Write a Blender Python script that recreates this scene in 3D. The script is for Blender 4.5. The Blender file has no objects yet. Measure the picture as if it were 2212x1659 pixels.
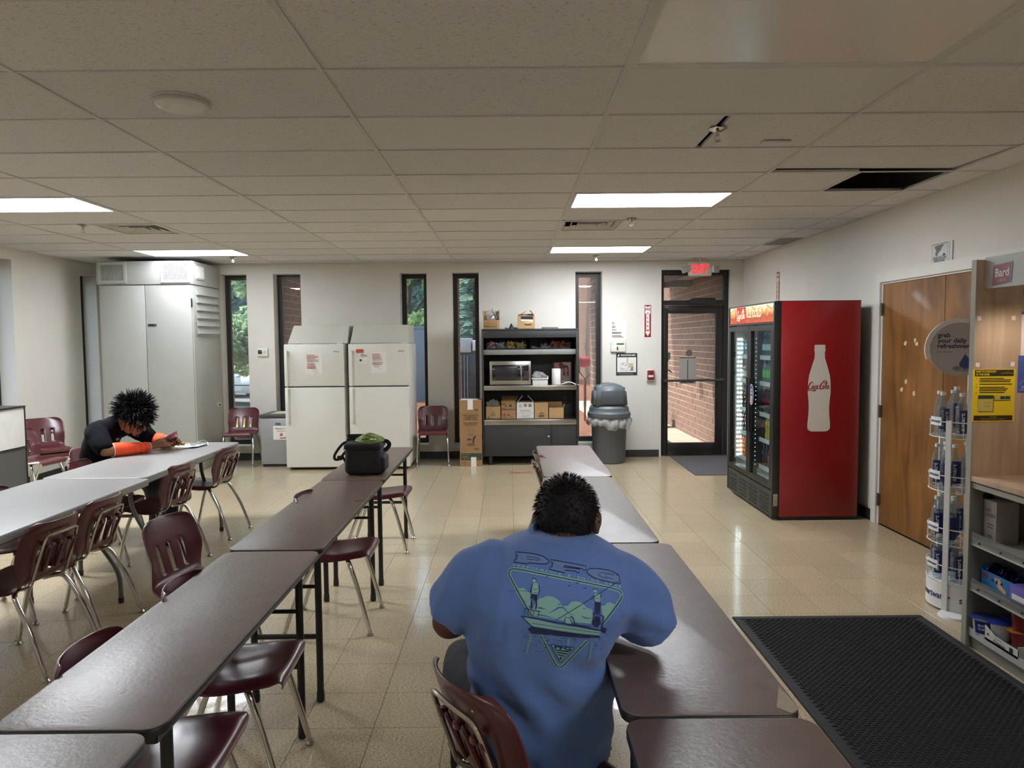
import bpy, bmesh, math, random
from mathutils import Vector, Matrix
from mathutils.bvhtree import BVHTree
random.seed(7)
SC = bpy.context.scene
COL = SC.collection
PI = math.pi
R = math.radians

# ---------------------------------------------------------------- camera
cam = bpy.data.cameras.new('camera')
cam.sensor_fit = 'HORIZONTAL'; cam.sensor_width = 36.0
cam.lens = 1556.96 / 2212 * 36.0
cam.clip_start = 0.05; cam.clip_end = 300
co = bpy.data.objects.new('camera', cam); COL.objects.link(co)
_y, _p, _r = 2.6719e-3, 5.9961e-2, 8.4617e-3
_f = Vector((math.sin(_y)*math.cos(_p), math.cos(_y)*math.cos(_p), -math.sin(_p)))
_rt = Vector((math.cos(_y), -math.sin(_y), 0)); _u = _rt.cross(_f)
_r2 = _rt*math.cos(_r) - _u*math.sin(_r); _u2 = _rt*math.sin(_r) + _u*math.cos(_r)
co.matrix_world = Matrix(((_r2.x, _u2.x, -_f.x, 0), (_r2.y, _u2.y, -_f.y, 0), (_r2.z, _u2.z, -_f.z, 1.628), (0, 0, 0, 1)))
SC.camera = co

# ---------------------------------------------------------------- sky, sun, exposure
wd = bpy.data.worlds.new('sky'); SC.world = wd; wd.use_nodes = True
nt = wd.node_tree; bg = nt.nodes['Background']
sky = nt.nodes.new('ShaderNodeTexSky'); sky.sky_type = 'NISHITA'
sky.sun_disc = False; sky.sun_elevation = R(48); sky.sun_rotation = R(-70); sky.dust_density = 2.5
nt.links.new(sky.outputs[0], bg.inputs[0]); bg.inputs[1].default_value = .9
sl = bpy.data.lights.new('sun', 'SUN'); sl.energy = 9; sl.angle = R(1.0); sl.color = (1, .93, .82)
so = bpy.data.objects.new('sun', sl); COL.objects.link(so)
so.rotation_euler = Vector((0.62, -0.30, -0.80)).to_track_quat('-Z', 'Y').to_euler()
PANEL_LIGHT = 34        # what the lit ceiling panels give off
SC.view_settings.view_transform = 'Standard'; SC.view_settings.look = 'None'
SC.view_settings.gamma = 1.0; SC.view_settings.use_curve_mapping = False
SC.view_settings.exposure = 0.0
SC.cycles.max_bounces = 10; SC.cycles.diffuse_bounces = 5; SC.cycles.transparent_max_bounces = 24
SC.cycles.glossy_bounces = 4; SC.cycles.transmission_bounces = 6
SC.cycles.caustics_reflective = False; SC.cycles.caustics_refractive = False
SC.cycles.sample_clamp_indirect = 4.0

# ---------------------------------------------------------------- materials
def lin(c):
    return tuple(((v/255)/12.92 if v/255 <= .04045 else ((v/255+.055)/1.055)**2.4) for v in c)
MATS = {}
def mat(name, rgb, rough=.5, metal=0., noise=(6, .06), bump=None, coat=0., coatr=.1, stretch=None, spec=.5, alpha=None, emit=None, sheen=0.):
    """procedural Principled material: colour broken up by noise, optional bump / coat"""
    if name in MATS: return MATS[name]
    m = bpy.data.materials.new(name); m.use_nodes = True; n = m.node_tree.nodes; l = m.node_tree.links
    b = n['Principled BSDF']; c = lin(rgb)
    b.inputs['Roughness'].default_value = rough; b.inputs['Metallic'].default_value = metal
    b.inputs['Specular IOR Level'].default_value = spec
    b.inputs['Coat Weight'].default_value = coat; b.inputs['Coat Roughness'].default_value = coatr
    if sheen: b.inputs['Sheen Weight'].default_value = sheen
    tc = n.new('ShaderNodeTexCoord'); mp = n.new('ShaderNodeMapping'); l.new(tc.outputs['Object'], mp.inputs[0])
    if stretch: mp.inputs['Scale'].default_value = stretch
    if noise:
        t = n.new('ShaderNodeTexNoise'); t.inputs['Scale'].default_value = noise[0]; t.inputs['Detail'].default_value = 5
        l.new(mp.outputs[0], t.inputs['Vector'])
        r = n.new('ShaderNodeValToRGB'); a = noise[1]
        r.color_ramp.elements[0].position = .3; r.color_ramp.elements[1].position = .7
        r.color_ramp.elements[0].color = tuple(v*(1-a) for v in c)+(1,); r.color_ramp.elements[1].color = tuple(min(1, v*(1+a)) for v in c)+(1,)
        l.new(t.outputs['Fac'], r.inputs[0]); l.new(r.outputs[0], b.inputs['Base Color'])
    else: b.inputs['Base Color'].default_value = c+(1,)
    if bump:
        t2 = n.new('ShaderNodeTexNoise'); t2.inputs['Scale'].default_value = bump[0]; t2.inputs['Detail'].default_value = 4
        l.new(mp.outputs[0], t2.inputs['Vector'])
        bp = n.new('ShaderNodeBump'); bp.inputs['Strength'].default_value = bump[1]; bp.inputs['Distance'].default_value = bump[2] if len(bump) > 2 else .002
        l.new(t2.outputs['Fac'], bp.inputs['Height']); l.new(bp.outputs[0], b.inputs['Normal'])
        if coat: l.new(bp.outputs[0], b.inputs['Coat Normal'])
    if emit:
        b.inputs['Emission Color'].default_value = lin(emit[0])+(1,); b.inputs['Emission Strength'].default_value = emit[1]
    if alpha is not None: b.inputs['Alpha'].default_value = alpha
    MATS[name] = m; return m
def glass_mat(name, tint=(235, 240, 238), refl=1.0, rough=.0, haze=0.):
    """a thin pane: transparent plus Fresnel mirror reflection (haze: an even pale diffuse share)"""
    if name in MATS: return MATS[name]
    m = bpy.data.materials.new(name); m.use_nodes = True; n = m.node_tree.nodes; l = m.node_tree.links
    n.remove(n['Principled BSDF']); out = n['Material Output']
    tr = n.new('ShaderNodeBsdfTransparent'); tr.inputs[0].default_value = lin(tint)+(1,)
    gl = n.new('ShaderNodeBsdfGlossy'); gl.inputs['Roughness'].default_value = rough; gl.inputs[0].default_value = (.9*refl, .9*refl, .9*refl, 1)
    fr = n.new('ShaderNodeFresnel'); fr.inputs[0].default_value = 1.45
    ge = n.new('ShaderNodeNewGeometry'); iv = n.new('ShaderNodeMath'); iv.operation = 'SUBTRACT'; iv.inputs[0].default_value = 1; l.new(ge.outputs['Backfacing'], iv.inputs[1])
    mu = n.new('ShaderNodeMath'); mu.operation = 'MULTIPLY'; l.new(fr.outputs[0], mu.inputs[0]); l.new(iv.outputs[0], mu.inputs[1])
    mx = n.new('ShaderNodeMixShader'); l.new(mu.outputs[0], mx.inputs[0])
    first = tr.outputs[0]
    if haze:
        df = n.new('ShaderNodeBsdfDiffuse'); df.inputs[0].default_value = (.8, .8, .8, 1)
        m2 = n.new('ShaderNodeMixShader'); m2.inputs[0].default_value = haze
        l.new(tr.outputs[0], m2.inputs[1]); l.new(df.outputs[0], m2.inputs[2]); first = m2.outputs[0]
    l.new(first, mx.inputs[1]); l.new(gl.outputs[0], mx.inputs[2]); l.new(mx.outputs[0], out.inputs[0])
    MATS[name] = m; return m
def glow(name, rgb, s):
    if name in MATS: return MATS[name]
    return mat(name, rgb, .4, emit=(rgb, s), noise=None)
def nodes_of(m): return m.node_tree.nodes, m.node_tree.links, m.node_tree.nodes['Principled BSDF']

# ---------------------------------------------------------------- mesh builder
def catmull(pts, k=8, closed=False):
    P = [Vector(p) for p in pts]; n = len(P); out = []
    rng = n if closed else n-1
    for i in range(rng):
        g = (lambda j: P[j % n]) if closed else (lambda j: P[max(0, min(n-1, j))])
        a, b, c, d = g(i-1), g(i), g(i+1), g(i+2)
        for t in range(k):
            s = t/k
            out.append(.5*((2*b)+(c-a)*s+(2*a-5*b+4*c-d)*s*s+(3*b-a-3*c+d)*s**3))
    if not closed: out.append(P[-1].copy())
    return out
class MB:
    def __init__(s): s.v = []; s.f = []
    def add(s, vs, fs, M=None):
        o = len(s.v)
        for p in vs:
            p = Vector(p); s.v.append(M @ p if M else p)
        s.f += [tuple(i+o for i in f) for f in fs]; return s
    def box(s, x0, x1, y0, y1, z0, z1, M=None):
        return s.add([(x0, y0, z0), (x1, y0, z0), (x1, y1, z0), (x0, y1, z0), (x0, y0, z1), (x1, y0, z1), (x1, y1, z1), (x0, y1, z1)],
                     [(0, 3, 2, 1), (4, 5, 6, 7), (0, 1, 5, 4), (1, 2, 6, 5), (2, 3, 7, 6), (3, 0, 4, 7)], M)
    def rbox(s, x0, x1, y0, y1, z0, z1, b=.005, seg=2, M=None):
        bm = bmesh.new(); bmesh.ops.create_cube(bm, size=1)
        for v in bm.verts: v.co = Vector(((x0+x1)/2+v.co.x*(x1-x0), (y0+y1)/2+v.co.y*(y1-y0), (z0+z1)/2+v.co.z*(z1-z0)))
        bmesh.ops.bevel(bm, geom=bm.edges[:], offset=min(b, .45*min(x1-x0, y1-y0, z1-z0)), segments=seg, profile=.5, affect='EDGES')
        bm.verts.index_update()
        s.add([v.co.copy() for v in bm.verts], [[v.index for v in f.verts] for f in bm.faces], M); bm.free(); return s
    def cyl(s, p0, p1, r0, r1=None, n=16, M=None):
        return s.tube([p0, p1], [r0, r0 if r1 is None else r1], n, M=M)
    def tube(s, pts, r, n=10, closed=False, caps=True, M=None, flat=1.0, up=None):
        P = [Vector(p) for p in pts]; m = len(P); rs = r if isinstance(r, (list, tuple)) else [r]*m
        T = []
        for i in range(m):
            a = P[i-1] if (i or closed) else P[0]; b = P[(i+1) % m] if (i < m-1 or closed) else P[-1]
            t = (b-a); T.append(t.normalized() if t.length > 1e-9 else Vector((0, 0, 1)))
        u = Vector(up) if up else (Vector((0, 0, 1)) if abs(T[0].z) < .9 else Vector((1, 0, 0)))
        u = (u-T[0]*u.dot(T[0])).normalized(); vs = []
        for i in range(m):
            u = u-T[i]*u.dot(T[i])
            u = u.normalized() if u.length > 1e-6 else T[i].orthogonal().normalized()
            w = T[i].cross(u); rr = rs[i]
            ra, rb = rr if isinstance(rr, tuple) else (rr, rr*flat)
            for k in range(n):
                a = 2*PI*k/n; vs.append(P[i]+u*(ra*math.cos(a))+w*(rb*math.sin(a)))
        fs = []
        for i in range(m if closed else m-1):
            for k in range(n):
                a, b = i*n+k, i*n+(k+1) % n; c, d = ((i+1) % m)*n+(k+1) % n, ((i+1) % m)*n+k
                fs.append((a, b, c, d))
        if caps and not closed: fs += [tuple(reversed(range(n))), tuple(range((m-1)*n, m*n))]
        return s.add(vs, fs, M)
    def limb(s, pts, rs, n=14, k=5, M=None, up=None, flat_end=False, flat_start=False):
        """rounded, tapering, smoothly bent tube (closed ends)"""
        P = catmull(pts, k); rr = []
        for i in range(len(P)):
            t = i/k; a = int(min(t, len(rs)-1)); b = min(a+1, len(rs)-1); q = t-a
            A = rs[a] if isinstance(rs[a], tuple) else (rs[a], rs[a]); B = rs[b] if isinstance(rs[b], tuple) else (rs[b], rs[b])
            rr.append((A[0]+(B[0]-A[0])*q, A[1]+(B[1]-A[1])*q))
        d0 = (P[0]-P[1]).normalized(); d1 = (P[-1]-P[-2]).normalized(); pre = []; post = []
        for a in (80, 60, 35):
            c, q = math.cos(R(a)), math.sin(R(a))
            pre.append((P[0]+d0*min(rr[0])*q, (rr[0][0]*c, rr[0][1]*c)))
            post.append((P[-1]+d1*min(rr[-1])*q, (rr[-1][0]*c, rr[-1][1]*c)))
        post.reverse()
        if flat_end: post = []
        if flat_start: pre = []
        return s.tube([p for p, _ in pre]+P+[p for p, _ in post], [q for _, q in pre]+rr+[q for _, q in post], n, M=M, up=up)
    def lathe(s, prof, c=(0, 0, 0), n=24, M=None, sx=1, sy=1):
        vs = []; fs = []; m = len(prof)
        for r, z in prof:
            for k in range(n):
                a = 2*PI*k/n; vs.append((c[0]+max(r, 1e-5)*math.cos(a)*sx, c[1]+max(r, 1e-5)*math.sin(a)*sy, c[2]+z))
        for i in range(m-1):
            for k in range(n): fs.append((i*n+k, i*n+(k+1) % n, (i+1)*n+(k+1) % n, (i+1)*n+k))
        fs += [tuple(reversed(range(n))), tuple(range((m-1)*n, m*n))]
        return s.add(vs, fs, M)
    def ball(s, c, rx, ry=None, rz=None, n=16, m=10, M=None):
        ry = ry or rx; rz = rz or rx; pr = [(math.sin(PI*i/m), -math.cos(PI*i/m)) for i in range(m+1)]
        vs = []; fs = []
        for r, z in pr:
            for k in range(n): vs.append((c[0]+max(r, 1e-4)*math.cos(2*PI*k/n)*rx, c[1]+max(r, 1e-4)*math.sin(2*PI*k/n)*ry, c[2]+z*rz))
        for i in range(m):
            for k in range(n): fs.append((i*n+k, i*n+(k+1) % n, (i+1)*n+(k+1) % n, (i+1)*n+k))
        return s.add(vs, fs, M)
    def prism(s, poly, h0, h1, M=None):
        n = len(poly); vs = [(x, y, h0) for x, y in poly]+[(x, y, h1) for x, y in poly]
        ar = sum(poly[i][0]*poly[(i+1) % n][1]-poly[(i+1) % n][0]*poly[i][1] for i in range(n))
        t = tuple(range(n, 2*n)); b = tuple(reversed(range(n))); sd = [(i, (i+1) % n, n+(i+1) % n, n+i) for i in range(n)]
        fs = [t, b]+sd
        if ar < 0: fs = [tuple(reversed(f)) for f in fs]
        return s.add(vs, fs, M)
    def poly(s, pts, M=None, h=0.):
        n = len(pts); ar = sum(pts[i][0]*pts[(i+1) % n][1]-pts[(i+1) % n][0]*pts[i][1] for i in range(n))
        if ar < 0: pts = pts[::-1]
        return s.add([(x, y, h) for x, y in pts], [tuple(range(n))], M)
    def rect(s, x0, y0, x1, y1, M=None, h=0.):
        return s.poly([(x0, y0), (x1, y0), (x1, y1), (x0, y1)], M, h)
    def ribbon(s, pts, w, M=None, h=0., k=6, closed=False, smooth=True):
        """flat stroke along a 2-D path; w: width or list"""
        P = catmull([(p[0], p[1], 0) for p in pts], k, closed) if smooth else [Vector((p[0], p[1], 0)) for p in pts]
        m = len(P); vs = []
        for i in range(m):
            a = P[i-1] if (i or closed) else P[0]; b = P[(i+1) % m] if (i < m-1 or closed) else P[-1]
            t = (b-a).normalized(); q = Vector((-t.y, t.x, 0))
            if isinstance(w, (list, tuple)):
                f = i/max(1, m-1)*(len(w)-1); j = min(int(f), len(w)-2); ww = w[j]+(w[j+1]-w[j])*(f-j)
            else: ww = w
            vs += [P[i]+q*ww/2+Vector((0, 0, h)), P[i]-q*ww/2+Vector((0, 0, h))]
        fs = [(2*i, 2*i+1, 2*((i+1) % m)+1, 2*((i+1) % m)) for i in range(m if closed else m-1)]
        return s.add(vs, fs, M)
    def text(s, body, size, M=None, h=0., w=None, align='CENTER', bold=0., shear=0., space=1., sx=1., valign='CENTER'):
        vs, fs = textmesh(body, size, bold, shear, space)
        if not vs: return s
        x0 = min(v[0] for v in vs); x1 = max(v[0] for v in vs); y0 = min(v[1] for v in vs); y1 = max(v[1] for v in vs)
        k = (w/(x1-x0)) if w else sx
        ox = {'CENTER': (x0+x1)/2, 'LEFT': x0, 'RIGHT': x1}[align]; oy = (y0+y1)/2 if valign == 'CENTER' else 0
        return s.add([((v[0]-ox)*k, v[1]-oy, h) for v in vs], fs, M)
    def sheet(s, fn, nu, nv, M=None, closed=False):
        vs = [fn(i/nu, j/nv) for j in range(nv+1) for i in range(nu+(0 if closed else 1))]; w = nu+(0 if closed else 1)
        fs = [(j*w+i, j*w+(i+1) % w, (j+1)*w+(i+1) % w, (j+1)*w+i) for j in range(nv) for i in range(nu)]
        return s.add(vs, fs, M)
    def mesh(s, name, ang=35):
        me = bpy.data.meshes.new(name); me.from_pydata([tuple(v) for v in s.v], [], s.f); me.update()
        if ang:
            me.shade_smooth()
            me.set_sharp_from_angle(angle=R(ang))
        return me
    def build(s, name, m, parent=None, ang=35, label=None, w=False, kind=None):
        return put(name, s.mesh(name, ang), m, parent, label, w, kind)
_tc = {}
def textmesh(body, size, bold=0., shear=0., space=1.):
    key = (body, round(size, 5), bold, shear, space)
    if key not in _tc:
        c = bpy.data.curves.new('t', 'FONT'); c.body = body; c.size = size; c.offset = bold*size; c.shear = shear
        c.space_character = space; c.resolution_u = 3
        o = bpy.data.objects.new('t', c); me = bpy.data.meshes.new_from_object(o)
        _tc[key] = ([tuple(v.co) for v in me.vertices], [tuple(p.vertices) for p in me.polygons])
        bpy.data.objects.remove(o); bpy.data.curves.remove(c); bpy.data.meshes.remove(me)
    return _tc[key]
def put(name, me, m, parent=None, label=None, w=False, kind=None):
    if m is not None and not me.materials:
        for q in (m if isinstance(m, list) else [m]): me.materials.append(q)
    o = bpy.data.objects.new(name, me); COL.objects.link(o)
    if parent is not None:
        o.parent = parent
        if w and parent.parent is None and parent.type == 'EMPTY':
            o.matrix_parent_inverse = parent.matrix_basis.inverted()
    if label: o['label'] = label
    if kind: o['kind'] = kind
    return o
def thing(name, label, cat, loc=(0, 0, 0), rz=0., group=None):
    o = bpy.data.objects.new(name, None); COL.objects.link(o); o.empty_display_size = .1
    o.location = loc; o.rotation_euler = (0, 0, rz); tag(o, label, cat, group); return o
def tag(o, label, cat, group=None):
    o['label'] = label; o['category'] = cat
    if group: o['group'] = group
    return o
def struct(o): o['kind'] = 'structure'; return o
def room(name):
    o = bpy.data.objects.new(name, None); COL.objects.link(o); o['kind'] = 'structure'; return o
KIDS = {}
def copy_tree(o, loc=None, rz=None, label=None, parent=None, group=None):
    if not KIDS.get('n') == len(bpy.data.objects):
        KIDS.clear(); KIDS['k'] = {}
        for q in bpy.data.objects:
            if q.parent: KIDS['k'].setdefault(q.parent.name, []).append(q)
    kids = KIDS['k']
    def cp(a, p):
        c = a.copy(); COL.objects.link(c)
        if p is not None: c.parent = p
        for ch in kids.get(a.name, []): cp(ch, c)
        return c
    c = cp(o, parent)
    if loc is not None: c.location = loc
    if rz is not None: c.rotation_euler = (0, 0, rz)
    if label: c['label'] = label
    if group: c['group'] = group
    return c
def PL(o, xd, yd):
    xd = Vector(xd).normalized(); yd = Vector(yd).normalized(); n = xd.cross(yd); o = Vector(o)
    return Matrix(((xd.x, yd.x, n.x, o.x), (xd.y, yd.y, n.y, o.y), (xd.z, yd.z, n.z, o.z), (0, 0, 0, 1)))
def BW(x, z, y=9.95): return PL((x, y, z), (1, 0, 0), (0, 0, 1))          # facing the camera (-y)
def RW(y, z, x=3.215): return PL((x, y, z), (0, -1, 0), (0, 0, 1))        # on the right-hand wall, facing -x
def lines(mb, M, x0, y1, x1, n, dy, hh=.003, h=.0006, seed=0, fill=(.6, 1.)):
    """rows of unreadable small print"""
    q = random.Random(seed)
    for i in range(n):
        y = y1-i*dy; mb.rect(x0, y-hh, x0+(x1-x0)*q.uniform(*fill), y, M, h)
def solidify(me, t, sub=0, offset=-1):
    o = bpy.data.objects.new('tmp', me); COL.objects.link(o)
    a = o.modifiers.new('s', 'SOLIDIFY'); a.thickness = t; a.offset = offset
    if sub: b = o.modifiers.new('u', 'SUBSURF'); b.levels = sub
    return baked(o)
def baked(o):
    dg = bpy.context.evaluated_depsgraph_get(); dg.update()
    me = bpy.data.meshes.new_from_object(o.evaluated_get(dg)); bpy.data.objects.remove(o); return me
def remesh(mb, voxel, smooth=4, disp=None):
    o = bpy.data.objects.new('tmp', mb.mesh('tmp', 0)); COL.objects.link(o)
    a = o.modifiers.new('r', 'REMESH'); a.mode = 'VOXEL'; a.voxel_size = voxel
    b = o.modifiers.new('s', 'SMOOTH'); b.iterations = smooth; b.factor = .5
    me = baked(o); me.shade_smooth(); return me
# ================================================================ ROOM
XL, XR, YB, YF, CH = -5.6, 3.215, 9.95, -3.0, 2.711
WT = .26                                              # wall thickness
m_wall = mat('wall_paint', (216, 212, 204), .75, noise=(3, .025), bump=(140, .12, .001))
m_base = mat('baseboard_rubber', (44, 43, 42), .45, noise=(9, .1))
m_black = mat('black_frame', (30, 29, 29), .4, noise=(20, .1))
m_white = mat('white_plastic', (224, 222, 214), .4, noise=(8, .02))
m_steel = mat('brushed_steel', (176, 172, 164), .28, 1., noise=(40, .08), stretch=(1, 30, 30))
m_chrome = mat('chrome', (205, 203, 198), .12, 1., noise=(30, .05))
m_print = mat('print_black', (32, 32, 34), .6, noise=None)
m_navy = mat('print_navy', (38, 42, 92), .6, noise=None)
m_red = mat('print_red', (150, 30, 38), .55, noise=None)
m_paper = mat('paper', (226, 225, 220), .7, noise=(10, .02))
m_pane = glass_mat('window_glass', (226, 232, 230), haze=.05)  # glare on the panes is put into the glass as a pale diffuse share

# --- floor: 12 inch vinyl tiles, waxed
def vct():
    m = mat('floor_vinyl', (186, 168, 136), .30, coat=.55, coatr=.07, noise=None)
    n, l, b = nodes_of(m); tc = n['Texture Coordinate']; geo = n.new('ShaderNodeNewGeometry')
    oi = n.new('ShaderNodeObjectInfo')
    t = n.new('ShaderNodeTexNoise'); t.inputs['Scale'].default_value = 95; t.inputs['Detail'].default_value = 3
    mp = n.new('ShaderNodeMapping'); mp.inputs['Scale'].default_value = (1, 1.9, 1); l.new(geo.outputs['Position'], mp.inputs[0]); l.new(mp.outputs[0], t.inputs[0])
    r = n.new('ShaderNodeValToRGB'); e = r.color_ramp.elements
    e[0].position = .33; e[0].color = lin((132, 114, 90))+(1,); e[1].position = .5; e[1].color = lin((188, 171, 138))+(1,)
    q = e.new(.66); q.color = lin((206, 193, 164))+(1,)
    l.new(t.outputs['Fac'], r.inputs[0])
    t3 = n.new('ShaderNodeTexNoise'); t3.inputs['Scale'].default_value = 2.2; l.new(geo.outputs['Position'], t3.inputs[0])
    hs = n.new('ShaderNodeHueSaturation'); ma = n.new('ShaderNodeMath'); ma.operation = 'MULTIPLY_ADD'
    l.new(oi.outputs['Random'], ma.inputs[0]); ma.inputs[1].default_value = .12; 
    mb_ = n.new('ShaderNodeMath'); mb_.operation = 'MULTIPLY_ADD'; l.new(t3.outputs['Fac'], mb_.inputs[0]); mb_.inputs[1].default_value = .2; mb_.inputs[2].default_value = .80
    l.new(mb_.outputs[0], ma.inputs[2]); l.new(ma.outputs[0], hs.inputs['Value']); l.new(r.outputs[0], hs.inputs['Color']); l.new(hs.outputs[0], b.inputs['Base Color'])
    t2 = n.new('ShaderNodeTexNoise'); t2.inputs['Scale'].default_value = 9; l.new(geo.outputs['Position'], t2.inputs[0])
    t4 = n.new('ShaderNodeTexNoise'); t4.inputs['Scale'].default_value = 160; l.new(geo.outputs['Position'], t4.inputs[0])
    ad = n.new('ShaderNodeMath'); ad.operation = 'MULTIPLY_ADD'; l.new(t4.outputs['Fac'], ad.inputs[0]); ad.inputs[1].default_value = .10; l.new(t2.outputs['Fac'], ad.inputs[2])
    bp = n.new('ShaderNodeBump'); bp.inputs['Strength'].default_value = .10; bp.inputs['Distance'].default_value = .01
    l.new(ad.outputs[0], bp.inputs['Height']); l.new(bp.outputs[0], b.inputs['Normal']); l.new(bp.outputs[0], b.inputs['Coat Normal'])
    return m
m_vct = vct()
floor = room('floor')
struct(MB().box(XL-.3, XR+.3, YF-.3, YB+.0, -.2, -.006).build('subfloor', mat('tile_joint', (70, 60, 46), .8), floor))
T = .3048
def tile_mb(mb, x0, y0, g=.0010):
    x1, y1 = x0+T, y0+T; x0 = max(x0, XL); x1 = min(x1, XR); y1 = min(y1, YB); y0 = max(y0, YF)
    if x1-x0 < .02 or y1-y0 < .02: return False
    a, b, c, d = x0+g, x1-g, y0+g, y1-g; e = .0003
    mb.add([(a, c, -.006), (b, c, -.006), (b, d, -.006), (a, d, -.006), (a, c, -e), (b, c, -e), (b, d, -e), (a, d, -e), (a+e, c+e, 0), (b-e, c+e, 0), (b-e, d-e, 0), (a+e, d-e, 0)],
           [(0, 1, 5, 4), (1, 2, 6, 5), (2, 3, 7, 6), (3, 0, 4, 7), (4, 5, 9, 8), (5, 6, 10, 9), (6, 7, 11, 10), (7, 4, 8, 11), (8, 9, 10, 11)]); return True
TX0, TY0 = -.589-T*20, 2.955-T*24
cells = []
for i in range(0, 34):
    for j in range(0, 52):
        x, y = TX0+i*T, TY0+j*T
        if x+T < XL or x > XR or y+T < YF or y > YB: continue
        cx, cy = x+T/2, y+T/2; d = cy*.9964+.1
        vis = d > 1.6 and abs(cx)/d < .74 and 1.628/d < .62
        cells.append((0 if vis else 1, d, x, y))
cells.sort()
full = MB(); tile_mb(full, 0, 0) if False else None
proto = MB(); proto.add(*(lambda g, e: ([(g, g, -.006), (T-g, g, -.006), (T-g, T-g, -.006), (g, T-g, -.006), (g, g, -e), (T-g, g, -e), (T-g, T-g, -e), (g, T-g, -e), (g+e, g+e, 0), (T-g-e, g+e, 0), (T-g-e, T-g-e, 0), (g+e, T-g-e, 0)],
           [(0, 1, 5, 4), (1, 2, 6, 5), (2, 3, 7, 6), (3, 0, 4, 7), (4, 5, 9, 8), (5, 6, 10, 9), (6, 7, 11, 10), (7, 4, 8, 11), (8, 9, 10, 11)]))(.0010, .0003))
tile_me = proto.mesh('tile', 0); tile_me.materials.append(m_vct)
rest = MB(); nt_ = 0
for k, d, x, y in cells:
    whole = x >= XL and x+T <= XR and y >= YF and y+T <= YB
    if nt_ < 298 and k == 0 and whole:
        o = put('tile', tile_me, None, floor); o.location = (x, y, 0); nt_ += 1
    else: tile_mb(rest, x, y)
o = rest.build('tile_field', m_vct, floor, ang=0, kind='stuff')

# --- ceiling: 2x4 ft lay-in tiles on a T-bar grid
def ctile(name, rgb, holes=.5):
    m = mat(name, rgb, .9, noise=None); n, l, b = nodes_of(m); geo = n.new('ShaderNodeNewGeometry'); oi = n.new('ShaderNodeObjectInfo')
    mp = n.new('ShaderNodeMapping'); mp.inputs['Scale'].default_value = (1, 1.6, 1); l.new(geo.outputs['Position'], mp.inputs[0])
    v = n.new('ShaderNodeTexNoise'); v.inputs['Scale'].default_value = 70; v.inputs['Detail'].default_value = 2.5; v.inputs['Distortion'].default_value = 1.2; l.new(mp.outputs[0], v.inputs[0])
    r = n.new('ShaderNodeValToRGB'); e = r.color_ramp.elements; e[0].position = .33; e[1].position = .42
    c = lin(rgb); e[0].color = tuple(q*(1-.42*holes*1.6) for q in c)+(1,); e[1].color = c+(1,)
    l.new(v.outputs['Fac'], r.inputs[0]); hs = n.new('ShaderNodeHueSaturation'); ma = n.new('ShaderNodeMath'); ma.operation = 'MULTIPLY_ADD'
    ma.inputs[1].default_value = .10; ma.inputs[2].default_value = .94; l.new(oi.outputs['Random'], ma.inputs[0]); l.new(ma.outputs[0], hs.inputs['Value']); l.new(r.outputs[0], hs.inputs['Color']); l.new(hs.outputs[0], b.inputs['Base Color'])
    bp = n.new('ShaderNodeBump'); bp.inputs['Strength'].default_value = .35; bp.inputs['Distance'].default_value = .003; l.new(v.outputs['Fac'], bp.inputs['Height']); l.new(bp.outputs[0], b.inputs['Normal'])
    return m
m_ct = ctile('ceiling_tile_fissured', (224, 224, 225), .5); m_ct2 = ctile('ceiling_tile_new', (226, 226, 227), .12)
m_ctg = ctile('ceiling_tile_grey', (128, 126, 122), .3)
m_tbar = mat('grid_bar', (208, 207, 204), .5, noise=(5, .04))
ceiling = room('ceiling')
GX, GY, DX, DY = .474, 2.942, 1.2192, .6096
LIGHTS = {(0, 4), (0, 9), (-4, 4), (-4, 9), (0, -1)}
cm = {}
for k in range(-5, 3):
    for j in range(-2, 12):
        if (k, j) in LIGHTS: continue
        x0, x1 = max(GX+k*DX, XL), min(GX+(k+1)*DX, XR); y0, y1 = GY+j*DY, min(GY+(j+1)*DY, YB)
        if x1-x0 < .05 or y1-y0 < .05: continue
        parts = [(x0, x1)]
        if (k, j) == (1, 3): parts = [(x0, 2.30)]                       # the lifted-out half leaves a dark hole
        if (k, j) == (0, 6): parts = [(x0+.59, x1)]
        if (k, j) == (-4, 6): parts = [(x0, x1-.60)]
        if (k, j) == (0, 1): parts = [(x0, 1.065), (1.085, x1)]
        for a, b in parts:
            g = .006
            mb = MB().box(-(b-a)/2+g, (b-a)/2-g, -(y1-y0)/2+g, (y1-y0)/2-g, 0, .016)
            q = mb.build('tile', m_ctg if (k, j) == (2, 8) else (m_ct if (k*7+j*3) % 4 or k < -1 else m_ct2), ceiling, ang=0)
            q.location = ((a+b)/2, (y0+y1)/2, CH+.001)
            q.rotation_euler = (random.uniform(-.002, .002), random.uniform(-.001, .001), random.uniform(-.002, .002))
            if (k, j) == (1, 2): q.location.z += .012; q.rotation_euler = (.02, .004, .004)
gb = MB(); bw = .0115
for k in range(-5, 3):
    x = GX+k*DX
    if XL < x < XR: gb.box(x-bw, x+bw, YF, YB, CH-.005, CH)
struct(gb.build('main_bar', m_tbar, ceiling, ang=0))
gb = MB()
for j in range(-10, 12):
    y = GY+j*DY
    if YF < y < YB: gb.box(XL, XR, y-bw*.8, y+bw*.8, CH-.0042, CH+.0005)
gb.box(2.30-.01, 2.30+.01, GY+3*DY, GY+4*DY, CH-.004, CH)
struct(gb.build('cross_bar', m_tbar, ceiling, ang=0))
gb = MB().box(XL, XL+.022, YF, YB, CH-.004, CH).box(XR-.022, XR, YF, YB, CH-.004, CH).box(XL, XR, YB-.022, YB, CH-.004, CH)
struct(gb.build('wall_angle', m_tbar, ceiling, ang=0))
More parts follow.
